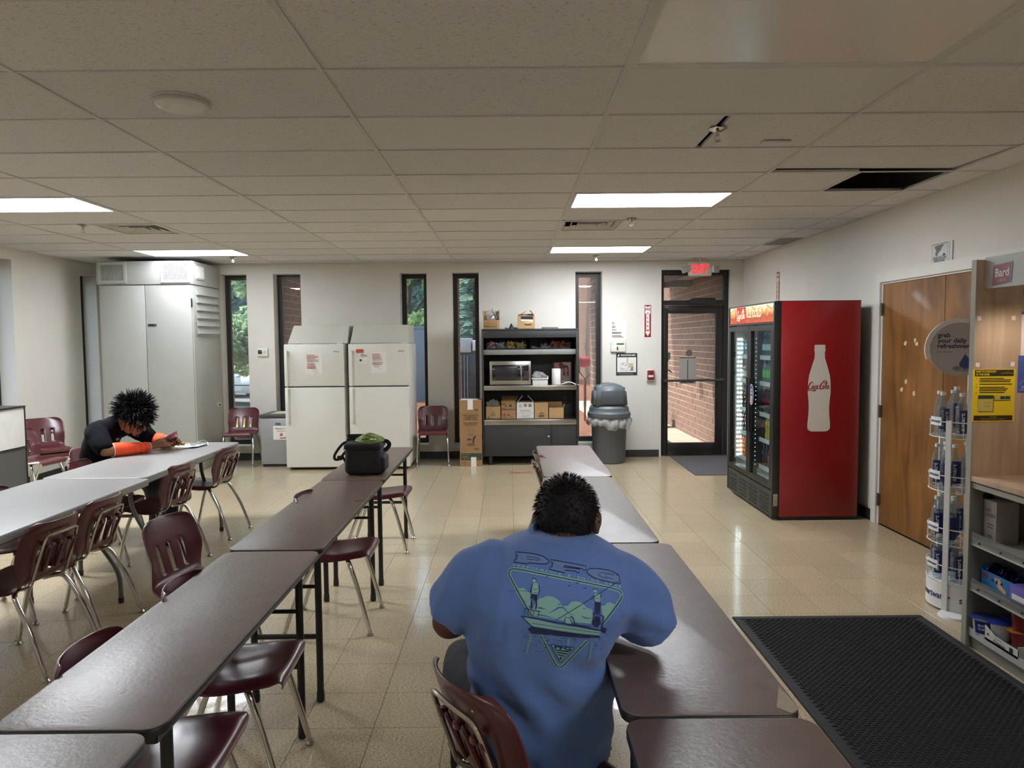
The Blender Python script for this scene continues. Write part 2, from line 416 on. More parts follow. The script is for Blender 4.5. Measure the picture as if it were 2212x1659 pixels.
struct(MB().box(XL, XR, YF, GY-2*DY, CH+.002, CH+.02).build('tile_field', m_ct2, ceiling, ang=0, kind='stuff'))
struct(MB().box(XL-.3, XR+.3, YF-.3, YB+.3, CH+.55, CH+.6).build('roof_deck', mat('roof_deck', (46, 44, 42), .9), ceiling))

# --- walls
WIN = [(-3.965, .365), (-3.235, .375), (-1.50, .366), (-.785, .366), (.909, .366)]; WZ = (.20, 2.567)
DO = (2.09, 3.03, 2.58)
def wall_grid(name, spans, holes, place, m):
    """a wall with openings: solid rectangles left between the holes; place(u0,u1,z0,z1)->box args"""
    us = sorted(set([spans[0], spans[1]]+[h for q in holes for h in q[:2]])); mb = MB()
    for a, b in zip(us[:-1], us[1:]):
        zs = [(-.2, CH+.55)]
        for u0, u1, z0, z1 in holes:
            if a >= u0-1e-6 and b <= u1+1e-6: zs = [(-.2, z0), (z1, CH+.55)]
        for z0, z1 in zs:
            if z1-z0 > .001: mb.box(*place(a, b, z0, z1))
    return struct(mb.build(name, m, ang=0))
holes = [(x, x+w, *WZ) for x, w in WIN]+[(DO[0], DO[1], -.19, DO[2])]
wall_grid('wall_back', (XL-.3, XR+.3), holes, lambda a, b, z0, z1: (a, b, YB, YB+WT, z0, z1), m_wall)
LW = [(9.485, 9.854, .20, 2.546), (7.35, 8.19, .20, 2.585)]
wall_grid('wall_left', (YF-.3, YB), LW, lambda a, b, z0, z1: (XL-WT, XL, a, b, z0, z1), m_wall)
wall_grid('wall_right', (YF-.3, YB), [(4.40, 6.24, -.19, 2.10)], lambda a, b, z0, z1: (XR, XR+.16, a, b, z0, z1), m_wall)
struct(MB().box(XL-.3, XR+.3, YF-.2, YF, -.2, CH+.55).build('wall_front', m_wall, ang=0))
def window(name, x0, x1, z0, z1, along='x'):
    r = room(name); d0, d1 = .185, .245; fw = .052
    def B(mb, a, b, c, d, e, f):           # a,b along wall; c,d depth; e,f z
        return mb.box(a, b, YB+c, YB+d, e, f) if along == 'x' else mb.box(XL-d, XL-c, a, b, e, f)
    mb = MB()
    B(mb, x0, x0+fw, d0, d1, z0, z1); B(mb, x1-fw, x1, d0, d1, z0, z1); B(mb, x0+fw, x1-fw, d0, d1, z1-fw, z1); B(mb, x0+fw, x1-fw, d0, d1, z0, z0+fw*1.3)
    mb.build('frame', m_black, r, ang=0)
    mb = MB(); g = .012
    B(mb, x0+fw, x0+fw+g, d0+.012, d1, z0+fw, z1-fw); B(mb, x1-fw-g, x1-fw, d0+.012, d1, z0+fw, z1-fw); B(mb, x0+fw, x1-fw, d0+.012, d1, z1-fw-g, z1-fw)
    mb.build('glazing_bead', mat('frame_bronze', (72, 68, 64), .35, .4), r, ang=0)
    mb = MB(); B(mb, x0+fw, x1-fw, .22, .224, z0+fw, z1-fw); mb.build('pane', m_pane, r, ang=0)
    return r
for i, (x, w) in enumerate(WIN): window('window_%d' % (i+1), x, x+w, *WZ)
window('window_6', LW[0][0], LW[0][1], LW[0][2], LW[0][3], 'y'); window('window_7', LW[1][0], LW[1][1], LW[1][2], LW[1][3], 'y')

# --- baseboards (left out where doors stand)
bb = .10
struct(MB().box(XL, DO[0]-.03, YB-.012, YB, 0, bb).build('baseboard_back', m_base, ang=0))
struct(MB().box(XL, XL+.012, YF, YB-.012, 0, bb).build('baseboard_left', m_base, ang=0))
struct(MB().box(XR-.012, XR, 6.33, YB-.02, 0, bb).box(XR-.012, XR, YF, 4.3, 0, bb).build('baseboard_right', m_base, ang=0))

# --- glass exit door with transom
d1 = room('door_1'); yd = YB+.06
mb = MB().box(DO[0], DO[0]+.045, yd, yd+.11, 0, DO[2]).box(DO[1]-.06, DO[1], yd, yd+.11, 0, DO[2]).box(DO[0]+.045, DO[1]-.06, yd, yd+.11, DO[2]-.075, DO[2]).box(DO[0]+.045, DO[1]-.06, yd, yd+.11, 2.10, 2.165)
mb.build('frame', m_black, d1, ang=0)
lx0, lx1 = DO[0]+.05, DO[1]-.065
mb = MB().rbox(lx0, lx0+.062, yd+.02, yd+.065, .012, 2.095, .006).rbox(lx1-.10, lx1, yd+.02, yd+.065, .012, 2.095, .006).rbox(lx0+.06, lx1-.1, yd+.02, yd+.065, 1.985, 2.095, .006).rbox(lx0+.06, lx1-.1, yd+.02, yd+.065, .012, .18, .006)
leaf = mb.build('leaf_frame', mat('door_bronze', (42, 39, 38), .32, .3), d1)
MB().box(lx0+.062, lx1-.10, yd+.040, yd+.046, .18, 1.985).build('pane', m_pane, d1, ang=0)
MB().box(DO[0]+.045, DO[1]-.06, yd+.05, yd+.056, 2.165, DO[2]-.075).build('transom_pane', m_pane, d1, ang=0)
bar = MB().tube([(lx0-.01, yd-.035, 1.055), (lx1+.005, yd-.035, 1.06)], [(.016, .012)]*2, 10).box(lx0+.0, lx0+.04, yd-.04, yd+.02, 1.035, 1.08).box(lx1-.04, lx1, yd-.04, yd+.02, 1.04, 1.085)
bar.build('push_bar', mat('bar_grey', (84, 82, 80), .35, .7), d1)
MB().rbox(2.51, 2.835, yd-.075, yd+.0, 2.105, 2.195, .008).rbox(2.49, 2.515, yd-.06, yd+.0, 2.11, 2.185, .004).build('door_closer', m_black, d1)
MB().limb([(lx0+.03, yd+.01, 1.20), (lx0+.07, yd-.03, 1.20), (lx0+.10, yd-.02, 1.17)], [.011, .010, .007], 8).build('latch_lever', m_black, d1)
mb = MB(); M = BW(0, 0, yd+.019)
mb.rect(lx0+.015, 2.075, lx0+.06, 2.080, M).rect(lx0+.02, 2.062, lx0+.06, 2.068, M).rect(lx0+.04, 2.085, lx0+.058, 2.088, M)
mb.build('maker_plate', mat('plate_silver', (170, 150, 130), .4, .5), d1, ang=0)
# stickers seen through the glass: a paper notice, an octagon, a shield
g = lambda px: px
M = BW(0, 0, yd+.0395)
mb = MB().rect(2.365, 1.005, 2.60, 1.375, M); nb = mb.build('taped_notice', glass_mat('notice_back', (120, 112, 88), .3, .4, haze=.35), d1, ang=0)
MB().rect(2.475, 1.02, 2.487, 1.34, M, .0006).rect(2.37, 1.365, 2.595, 1.378, M, .0006).rect(2.385, 1.02, 2.57, 1.04, M, .0006).build('print', mat('notice_print', (60, 54, 40), .7, noise=None), nb, ang=0)
MB().poly([(2.50+.048*math.cos(R(22.5+45*k)), 1.435+.048*math.sin(R(22.5+45*k))) for k in range(8)], M).build('octagon_sticker', mat('sticker_grey', (96, 84, 80), .6), d1, ang=0)
MB().poly([(2.175, 1.445), (2.24, 1.445), (2.24, 1.365), (2.207, 1.325), (2.175, 1.365)], M).build('shield_sticker', mat('sticker_green', (84, 96, 82), .6), d1, ang=0)
MB().box(DO[0], DO[1], YB-.0, YB+.2, -.006, .012).build('threshold', m_steel, d1, ang=0)
# --- wooden double door on the right-hand wall
def wood(name, a, b, rough=.4, scale=1.0, coat=.3, st=9):
    m = mat(name, a, rough, noise=None, coat=coat); n, l, bs = nodes_of(m); tc = n['Texture Coordinate']
    mp = n.new('ShaderNodeMapping'); mp.inputs['Scale'].default_value = (st*scale, st*scale, .6*scale); l.new(tc.outputs['Object'], mp.inputs[0])
    t = n.new('ShaderNodeTexNoise'); t.inputs['Scale'].default_value = 2.2; t.inputs['Detail'].default_value = 7; t.inputs['Distortion'].default_value = 1.0; l.new(mp.outputs[0], t.inputs[0])
    t2 = n.new('ShaderNodeTexNoise'); t2.inputs['Scale'].default_value = 2.6; l.new(tc.outputs['Object'], t2.inputs[0])
    mx = n.new('ShaderNodeMath'); mx.operation = 'MULTIPLY_ADD'; mx.inputs[1].default_value = .45; l.new(t2.outputs['Fac'], mx.inputs[0])
    q = n.new('ShaderNodeMath'); q.operation = 'MULTIPLY'; q.inputs[1].default_value = .6; l.new(t.outputs['Fac'], q.inputs[0]); l.new(q.outputs[0], mx.inputs[2])
    r = n.new('ShaderNodeValToRGB'); r.color_ramp.elements[0].position = .36; r.color_ramp.elements[1].position = .68
    r.color_ramp.elements[0].color = lin(b)+(1,); r.color_ramp.elements[1].color = lin(a)+(1,)
    l.new(mx.outputs[0], r.inputs[0]); l.new(r.outputs[0], bs.inputs['Base Color']); return m
m_door = wood('door_birch', (146, 100, 48), (96, 62, 26), .55, 1.0, .04, 3.5)
m_trim = mat('trim_white', (216, 214, 208), .45, noise=(6, .03))
d2 = room('door_2'); xd = XR
MB().box(xd-.022, xd, 6.24, 6.32, 0, 2.185).box(xd-.022, xd, 4.32, 4.40, 0, 2.185).box(xd-.022, xd, 4.40, 6.24, 2.10, 2.185).build('casing', m_trim, d2, ang=0)
MB().box(xd+.0, xd+.16, 6.225, 6.24, 0, 2.10).box(xd, xd+.16, 4.4, 4.415, 0, 2.10).box(xd, xd+.16, 4.415, 6.225, 2.085, 2.10).build('jamb', m_trim, d2, ang=0)
for y0, y1 in ((5.345, 6.222), (4.42, 5.339)): MB().rbox(xd+.004, xd+.048, y0, y1, .01, 2.082, .002).build('leaf', m_door, d2)
for z in (1.87, .99, .216):
    h = MB().cyl((xd-.004, 6.232, z-.055), (xd-.004, 6.232, z+.055), .009, n=10).box(xd-.002, xd+.004, 6.20, 6.23, z-.05, z+.05)
    h.build('hinge', mat('hinge_brass', (112, 98, 78), .35, .8), d2)
mb = MB(); M = RW(0, 0, xd+.0035)
for y, z, a in ((5.86, 1.58, .3), (5.72, 1.60, 1.2), (5.70, 1.58, 2.0), (5.90, 1.20, .2), (5.72, 1.18, 1.0), (5.84, 1.27, .7)):
    mb.poly([(-y+.02*math.cos(a+t)*(1+.6*(k % 2)), z+.022*math.sin(a+t)) for k, t in enumerate((0, .9, 2.1, 3.3, 4.6))], M)
mb.build('peeled_patch', mat('peeled_wood', (206, 184, 150), .7), d2, ang=0, kind='stuff')
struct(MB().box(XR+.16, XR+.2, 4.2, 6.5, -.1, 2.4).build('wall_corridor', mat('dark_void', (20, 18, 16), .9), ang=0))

# ================================================================ OUTSIDE
m_brick = mat('brick', (126, 92, 80), .85, noise=(30, .16), bump=(60, .4, .004), stretch=(1, 14, 1))
n_, l_, b_ = nodes_of(m_brick); oi = n_.new('ShaderNodeObjectInfo'); hs = n_.new('ShaderNodeHueSaturation'); ma = n_.new('ShaderNodeMath'); ma.operation = 'MULTIPLY_ADD'
ma.inputs[1].default_value = .35; ma.inputs[2].default_value = .85; l_.new(oi.outputs['Random'], ma.inputs[0]); l_.new(ma.outputs[0], hs.inputs['Value'])
l_.new(n_['Color Ramp'].outputs[0], hs.inputs['Color']); l_.new(hs.outputs[0], b_.inputs['Base Color'])
m_mortar = mat('mortar', (196, 180, 160), .9, noise=(20, .05))
BL, BH, JT = .3048, .1016, .011
def brick_me(L):
    e = .004; mb = MB(); h = BH-JT; a = L-JT; d = .05     # face looks along -x
    mb.add([(d, 0, 0), (d, a, 0), (d, a, h), (d, 0, h), (e, 0, 0), (e, a, 0), (e, a, h), (e, 0, h), (0, e, e), (0, a-e, e), (0, a-e, h-e), (0, e, h-e)],
           [(4, 5, 1, 0), (5, 6, 2, 1), (6, 7, 3, 2), (7, 4, 0, 3), (8, 9, 5, 4), (9, 10, 6, 5), (10, 11, 7, 6), (11, 8, 4, 7), (8, 11, 10, 9)])
    me = mb.mesh('brick', 0); me.materials.append(m_brick); return me
bme = brick_me(BL); bmh = brick_me(BL/2)
def brick_wall(name, x, y0, y1, z1, face, budget, near):
    """brickwork in the plane x=const; face -1 looks to -x, +1 to +x. The bricks that show largest are objects."""
    root = room(name); s = face
    MB().box(*( (x+.006, x+.24) if s < 0 else (x-.24, x-.006)), y0, y1, -.3, z1).build('mortar', m_mortar, root, ang=0)
    rest = MB(); n = 0
    for c in range(int((z1+.3)/BH)):
        z = -.3+c*BH; y = y0-(BL/2 if c % 2 else 0)
        while y < y1-.01:
            a, b = max(y, y0), min(y+BL, y1); L = b-a
            if L > .05:
                cy = (a+b)/2
                if n < budget and near(cy, z) and abs(L-BL) < .01:
                    o = put('brick', bme, None, root); o.location = (x, a, z); n += 1
                    if s > 0: o.rotation_euler = (0, 0, PI); o.location = (x, a+BL-JT, z)
                    o.location.x += random.uniform(-.002, .002)
                else:
                    h = BH-JT; q = L-JT; xx = x+random.uniform(-.002, .002)
                    if s < 0: rest.add([(xx, a, z), (xx, a+q, z), (xx, a+q, z+h), (xx, a, z+h), (xx+.02, a, z), (xx+.02, a+q, z), (xx+.02, a+q, z+h), (xx+.02, a, z+h)], [(0, 3, 2, 1), (0, 1, 5, 4), (1, 2, 6, 5), (2, 3, 7, 6), (3, 0, 4, 7)])
                    else: rest.add([(xx, a, z), (xx, a+q, z), (xx, a+q, z+h), (xx, a, z+h), (xx-.02, a, z), (xx-.02, a+q, z), (xx-.02, a+q, z+h), (xx-.02, a, z+h)], [(0, 1, 2, 3), (4, 5, 1, 0), (5, 6, 2, 1), (6, 7, 3, 2), (7, 4, 0, 3)])
            y += BL
    rest.build('brick_field', m_brick, root, ang=0, kind='stuff'); return root
brick_wall('wall_exterior', 3.15, 10.25, 36, 4.6, -1, 280, lambda y, z: 10.6 < y < 15.2 and -.15 < z < 2.9 and -.85 < (z-1.628)/y*10 < .9)
brick_wall('wall_pier_1', -3.235, 10.22, 11.75, 4.2, 1, 110, lambda y, z: 1.3 < z < 2.8)
brick_wall('wall_pier_2', -.785, 10.22, 11.45, 4.2, 1, 100, lambda y, z: 0 < z < 2.8)
brick_wall('wall_pier_3', 1.30, 10.22, 11.68, 4.2, -1, 110, lambda y, z: .3 < z < 2.8)
# canopy over the door, with its steel beam
m_soff = mat('canopy_soffit', (52, 54, 66), .6)
struct(MB().box(-14, 1.55, 10.22, 12.1, 3.25, 3.5).box(1.55, 3.12, 10.22, 14.4, 2.98, 3.3).box(1.95, 2.72, 10.4, 13.6, 2.60, 2.98).box(1.7, 2.55, 14.2, 14.4, 2.60, 3.0).build('trim_canopy', m_soff, ang=0))
struct(MB().box(1.7, 3.1, 12.4, 12.62, 2.52, 2.64).box(2.75, 3.1, 10.3, 13.0, 2.64, 2.72).build('trim_canopy_beam', mat('beam_tan', (150, 138, 120), .6), ang=0))
# ground
m_conc = mat('walk_concrete', (178, 168, 154), .85, noise=(5, .08)); m_mulch = mat('mulch', (140, 88, 66), .95, noise=(26, .45), bump=(30, 1., .05)); m_asph = mat('asphalt', (112, 112, 112), .9, noise=(14, .1)); m_lawn = mat('lawn', (134, 168, 70), .95, noise=(20, .3), bump=(40, 1., .05))
struct(MB().box(-14, 5, YB+WT, 60, -1.0, -.55).build('ground', m_asph, ang=0))
struct(MB().box(-6, 3.15, YB+WT, 12.2, -.5, -.05).box(1.75, 3.15, 12.2, 20, -.5, -.06).build('path_walkway', m_conc, ang=0))
struct(MB().sheet(lambda u, v: (-5.9+7.65*u, 12.2+10*v, -.06-.10*v+.03*math.sin(u*31)*math.sin(v*23)), 30, 20).build('ground_mulch', m_mulch, ang=0))
struct(MB().sheet(lambda u, v: (1.75+1.4*u, 20+16*v, -.06+.04*math.sin(u*9)*math.sin(v*23)), 8, 20).build('ground_mulch_strip', m_mulch, ang=0))
struct(MB().sheet(lambda u, v: (-12+8.2*u, 12.9+2.1*v, -.0-.06*v+.02*math.sin(u*31)), 40, 10).build('lawn', m_lawn, ang=0)); struct(MB().box(-14, -5.8, 10.21, 12.9, -.5, -.07).build('ground_side', m_mulch, ang=0))
struct(MB().sheet(lambda u, v: (-16+10.1*u, 11.9+9.5*v, -.1-.35*v), 20, 10).build('ground_bed', m_mulch, ang=0))
# doormat and a dark crate outside the door
MB().rbox(2.0, 2.62, 11.0, 12.2, -.06, -.045, .004).build('outdoor_mat', mat('mat_dark', (48, 46, 48), .9, noise=(40, .2)))
tag(bpy.data.objects['outdoor_mat'], 'dark doormat lying on the concrete walk outside the glass door', 'mat')
t = thing('tool_case', 'dark tool case standing by the brick wall outside the door', 'case', (2.78, 13.9, -.06))
MB().rbox(-.26, .24, -.14, .14, 0, .27, .03).build('body', mat('case_dark', (40, 36, 40), .5), t)
MB().rbox(-.24, .22, -.125, .125, .26, .36, .04).build('lid', mat('case_lid', (64, 60, 66), .5), t)
MB().tube([(-.1, 0, .35), (-.1, 0, .42), (.1, 0, .42), (.1, 0, .35)], .012, 8).build('handle', m_black, t)
# red alarm gong on a bracket post by the pier
t = thing('standpipe_bell', 'red bell-shaped fitting on a rusty yoke post outside by the orange brick', 'fitting', (1.62, 15.0, -.06))
mb = MB().lathe([(.0, -.16), (.10, -.15), (.115, -.05), (.10, .10), (.06, .15), (.0, .16)], (0, 0, 0), 20)
me = mb.mesh('bell'); me.transform(Matrix.Translation((-.02, 0, 1.23)) @ Matrix.Rotation(R(90), 4, 'Y')); put('bell', me, mat('valve_red', (176, 34, 40), .35), t)
me = MB().lathe([(.0, -.02), (.15, -.015), (.15, .015), (.0, .02)], (0, 0, 0), 20).mesh('flange'); me.transform(Matrix.Translation((-.19, 0, 1.23)) @ Matrix.Rotation(R(90), 4, 'Y')); put('flange', me, MATS['valve_red'], t)
m_rust = mat('rusty_iron', (96, 60, 44), .7, .3, noise=(30, .3))
MB().tube([(-.17, 0, 1.2), (-.17, 0, 1.02), (-.06, 0, .88), (.1, 0, 1.02), (.12, 0, 1.2)], .014, 8).build('yoke', m_rust, t)
mb = MB().cyl((-.06, 0, .0), (-.06, 0, .88), .022, n=8)
for i in range(18): mb.lathe([(.022, 0), (.036, .015), (.022, .03)], (-.06, 0, .3+i*.03), 8)
mb.build('post', m_rust, t)
# screen fence and equipment
m_scr = mat('screen_panel', (120, 130, 138), .6, noise=(2, .05))
t = thing('screen_fence', 'grey-blue equipment screen fence beyond the mulch bed', 'fence', (-2.6, 21.5, -.3))
for i in range(4):
    MB().rbox(-1.6+i*.62, -1.6+i*.62+.60, -.03, .03, 0, 2.3, .01).build('panel', m_scr, t)
MB().box(-1.65, .92, -.05, .05, 2.3, 2.38).build('rail', m_scr, t)
t = thing('condenser_unit', 'dark finned air conditioning condenser unit outside the window', 'machine', (-1.05, 19.5, -.25))
MB().rbox(-.62, .55, -.3, .6, 0, 1.55, .02).build('cabinet', mat('unit_dark', (64, 68, 72), .5, .3), t)
for i in range(7): MB().box(-.60+i*.085, -.58+i*.085, -.335, -.3, .08, 1.5).build('fin', mat('fin_grey', (150, 156, 160), .4, .4), t)
MB().rbox(-.70, .02, -.36, .6, 1.58, 1.95, .02).build('hood', mat('hood_white', (178, 184, 184), .5), t)
MB().rbox(.06, .6, -.34, .6, 1.62, 1.9, .02).build('vent_cap', mat('hood_pale', (206, 208, 206), .5), t)
# vehicles in the car park (only slivers show through the panes)
def car(name, label, loc, rz, paint, kind):
    t = thing(name, label, 'car', loc, rz)
    L, Wd = (5.6, 1.95) if kind == 'pickup' else (4.7, 1.8)
    if kind == 'pickup': pr = [(-2.8, .45), (-2.8, 1.1), (-.6, 1.12), (-.55, 1.12), (.95, 1.12), (2.55, 1.08), (2.78, .95), (2.8, .45)]; cab = [(-.75, 1.1), (-.68, 1.78), (.45, 1.82), (1.2, 1.1)]
    elif kind == 'suv': pr = [(-2.35, .4), (-2.35, 1.1), (1.0, 1.15), (2.2, 1.05), (2.35, .85), (2.35, .4)]; cab = [(-2.3, 1.1), (-2.2, 1.75), (.3, 1.78), (1.15, 1.1)]
    else: pr = [(-2.35, .3), (-2.3, .95), (1.0, .95), (2.15, .8), (2.35, .6), (2.35, .3)]; cab = [(-1.8, .93), (-1.1, 1.4), (.2, 1.42), (1.15, .93)]
    M = PL((0, 0, 0), (1, 0, 0), (0, 0, 1))
    bm = bmesh.new(); mb = MB().prism(pr, -Wd/2, Wd/2, M); me = mb.mesh('b', 0); bm.from_mesh(me); bmesh.ops.bevel(bm, geom=bm.edges[:], offset=.07, segments=3, affect='EDGES'); bm.to_mesh(me); me.shade_smooth(); bm.free()
    put('body', me, paint, t)
    mb = MB().prism(cab, -Wd/2+.12, Wd/2-.12, M); me = mb.mesh('b', 0); bm = bmesh.new(); bm.from_mesh(me); bmesh.ops.bevel(bm, geom=bm.edges[:], offset=.05, segments=2, affect='EDGES'); bm.to_mesh(me); me.shade_smooth(); bm.free()
    put('cabin', me, paint, t)
    for s in (-1, 1):
        a = [(x*.9+.03, z if z < 1.2 else z-.09) for x, z in cab]
        MB().prism([(x, max(z, cab[0][1]+.05)) for x, z in a], s*(Wd/2-.125), s*(Wd/2-.112), M).build('side_window', mat('car_glass', (40, 48, 54), .08, spec=.8), t)
        for x in (-L*.31, L*.31):
            me = MB().lathe([(.0, -.12), (.30, -.12), (.36, -.08), (.36, .08), (.30, .12), (.2, .10), (.0, .10)], (0, 0, 0), 20).mesh('w'); me.transform(Matrix.Translation((x, s*(Wd/2-.08), .36)) @ Matrix.Rotation(R(-90*s), 4, 'X'))
            wh = put('wheel', me, mat('tyre', (34, 34, 36), .8), t)
            me = MB().lathe([(.0, 0), (.2, 0), (.22, .03), (.0, .04)], (0, 0, 0), 12).mesh('w'); me.transform(Matrix.Translation((x, s*(Wd/2+.03), .36)) @ Matrix.Rotation(R(-90*s), 4, 'X')); put('rim', me, mat('rim_alloy', (170, 172, 174), .3, .8), wh)
        MB().rbox(-.1, 1.0, s*(Wd/2-.01), s*(Wd/2+.004), .55, pr[1][1]-.04, .003).build('door', paint, t)
        MB().box(-.6, 1.3, s*(Wd/2-.01), s*(Wd/2+.015), .72, .75).build('side_trim', m_black, t)
        MB().rbox(L/2-.10, L/2+.0, s*(Wd/2-.42)-.16, s*(Wd/2-.42)+.16, pr[1][1]-.32, pr[1][1]-.16, .03).build('headlamp', mat('lamp_glass', (220, 224, 226), .1), t)
    return t
car('pickup_truck', 'white pickup truck parked beyond the mulch bed', (-9.1, 25.6, -.55), R(168), mat('car_white', (222, 226, 228), .25, coat=.5), 'pickup')
car('sedan', 'maroon sedan parked behind the white pickup truck', (-12.6, 30.0, -.55), R(-20), mat('car_maroon', (120, 44, 48), .25, .2, coat=.5), 'sedan')
car('sport_utility', 'black off-road vehicle parked behind the maroon sedan', (-12.4, 35.0, -.3), R(10), mat('car_black', (44, 48, 54), .25, coat=.5), 'suv')
# trees
def leaf_tree(name, label, loc, h, rw, leafm, seed, n=5200, trunk=.16, lobes=11, group=None, ls=1.0):
    q = random.Random(seed); t = thing(name, label, 'tree', loc, 0, group)
    tr = MB().limb([(0, 0, 0), (.05, .03, h*.3), (-.03, .05, h*.6), (.02, 0, h*.9)], [trunk, trunk*.8, trunk*.5, .03], 9)
    L = []
    for i in range(lobes):
        a = q.uniform(0, 2*PI); z = h*q.uniform(.28, .95); rr = rw*q.uniform(.2, .75)*(1.15-abs(z/h-.55))
        c = Vector((rr*math.cos(a), rr*math.sin(a), z)); L.append((c, rw*q.uniform(.32, .55)))
        tr.limb([(0, 0, z*.72), c*.5+Vector((0, 0, z*.4)), c], [trunk*.4, trunk*.22, .015], 6)
    tr.build('trunk', mat('bark', (92, 80, 70), .9, noise=(12, .25)), t)
    mb = MB()
    for i in range(n):
        c, r = L[q.randrange(lobes)]
        d = Vector((q.gauss(0, 1), q.gauss(0, 1), q.gauss(0, 1))).normalized()*r*q.uniform(.55, 1.02); d.z *= .8
        p = c+d; a = Vector((q.gauss(0, 1), q.gauss(0, 1), q.gauss(0, .7))).normalized(); b = a.orthogonal().normalized(); s = q.uniform(.05, .12)*ls
        mb.add([p-a*s*1.4, p+b*s*.6, p+a*s*1.4, p-b*s*.6], [(0, 1, 2, 3)])
    mb.build('foliage', leafm, t, ang=0, kind='stuff'); return t
def leafmat(name, rgb):
    m = mat(name, rgb, .6, noise=(1.5, .25)); n, l, b = nodes_of(m); o = n['Material Output']
    tl = n.new('ShaderNodeBsdfTranslucent'); tl.inputs[0].default_value = tuple(min(1, v*1.6) for v in lin(rgb))+(1,); mx = n.new('ShaderNodeMixShader'); mx.inputs[0].default_value = .45
    l.new(b.outputs[0], mx.inputs[1]); l.new(tl.outputs[0], mx.inputs[2]); l.new(mx.outputs[0], o.inputs[0]); return m
lm1, lm2, lm3 = leafmat('leaf_light', (172, 190, 140)), leafmat('leaf_mid', (142, 164, 132)), leafmat('leaf_hazed', (142, 164, 154))  # distance haze is put into the leaf colours, paler and bluer
leaf_tree('maple_tree', 'leafy green tree growing beside the parked white pickup truck', (-7.6, 21.5, -.5), 6.5, 2.3, lm2, 3, 7500, ls=1.2)
leaf_tree('young_tree', 'pale green tree growing behind the equipment screen fence', (-3.3, 24.0, -.55), 5.6, 1.7, lm1, 5, 6500, ls=1.2)
conifer = thing('pine_tree', 'tall conifer with drooping tiers behind the condenser unit', 'tree', (-1.4, 31, -.55))
MB().limb([(0, 0, 0), (0, 0, 5), (.05, 0, 10.5)], [.2, .15, .03], 9).build('trunk', MATS['bark'], conifer)
mb = MB(); q = random.Random(9)
for k in range(26):
    z = 1.4+k*.36; rr = 2.6*(1-k/27)
    for a in range(11):
        an = a*2*PI/11+k*.7+q.uniform(-.2, .2); ln = rr*q.uniform(.75, 1.1)
        for s in range(12):
            f = (s+1)/12; p = Vector((ln*f*math.cos(an), ln*f*math.sin(an), z-.35*f*f)); w = Vector((-math.sin(an), math.cos(an), 0))*(.34*(1-f*.5))
            mb.add([p, p+w+Vector((.15*math.cos(an), .15*math.sin(an), -.16*q.random())), p+Vector((.3*math.cos(an), .3*math.sin(an), -.05)), p-w+Vector((0, 0, -.16*q.random()))], [(0, 1, 2, 3)])
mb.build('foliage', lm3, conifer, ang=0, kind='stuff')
q = random.Random(4)
bk = [(-17, 46, 12), (-13, 52, 14), (-10, 44, 11), (-6.4, 48, 13), (-3.0, 45, 12), (.4, 50, 14), (3, 44, 12), (-20, 40, 12), (-15.5, 38, 9), (-8.5, 39, 9), (-5.2, 41, 9), (-2.2, 39.5, 9)]
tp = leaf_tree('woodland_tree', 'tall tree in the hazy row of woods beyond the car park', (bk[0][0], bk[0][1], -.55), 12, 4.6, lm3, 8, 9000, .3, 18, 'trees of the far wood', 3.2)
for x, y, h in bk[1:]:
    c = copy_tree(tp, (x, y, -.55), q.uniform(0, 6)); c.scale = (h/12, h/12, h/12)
# ================================================================ CEILING FITTINGS
def lens_mat(name, s):
    m = mat(name, (238, 238, 234), .5, noise=None, bump=(260, .5, .002)); n, l, b = nodes_of(m)
    if s: b.inputs['Emission Color'].default_value = (.94, .985, 1.05, 1); b.inputs['Emission Strength'].default_value = s
    return m
def troffer(k, j, lit, label, f_=1.0):
    x0, x1, y0, y1 = GX+k*DX, GX+(k+1)*DX, GY+j*DY, GY+(j+1)*DY
    t = thing('ceiling_light', label, 'ceiling light', ((x0+x1)/2, (y0+y1)/2, CH), 0)
    hx, hy = DX/2-.008, DY/2-.006
    MB().box(-hx, hx, -hy, hy, .02, .11).build('housing', m_white, t, ang=0)
    f = .03
    MB().box(-hx, hx, -hy, -hy+f, -.004, .02).box(-hx, hx, hy-f, hy, -.004, .02).box(-hx, -hx+f, -hy+f, hy-f, -.004, .02).box(hx-f, hx, -hy+f, hy-f, -.004, .02).build('frame', m_tbar, t, ang=0)
    MB().box(-hx+f, hx-f, -hy+f, hy-f, .001, .012).build('diffuser', lens_mat('diffuser_lit_%d' % (lit*100), PANEL_LIGHT*lit) if lit else mat('diffuser_off', (236, 236, 234), .22, noise=(2, .02), bump=(300, .25, .001), coat=.5, coatr=.2), t, ang=0)
    return t
troffer(0, 4, 1.05, 'lit ceiling light panel nearest the square hole in the ceiling')
troffer(0, 9, 1.05, 'lit ceiling light panel in line with the black shelf unit')
troffer(-4, 4, 2.0, 'lit ceiling light panel cut by the left border of the photo')
troffer(-4, 9, .5, 'lit ceiling light panel in front of the tall grey cabinet')
troffer(0, -1, 0, 'unlit ceiling light panel with a smooth glossy cover')
troffer(-4, -6, .8, 'added unseen ceiling light panel behind the camera above the white tables')  # out of view, added to light the near end of the room
troffer(1, -6, 1.0, 'added unseen ceiling light panel behind the camera by the market shelves')  # second added panel out of view, lights the near right side
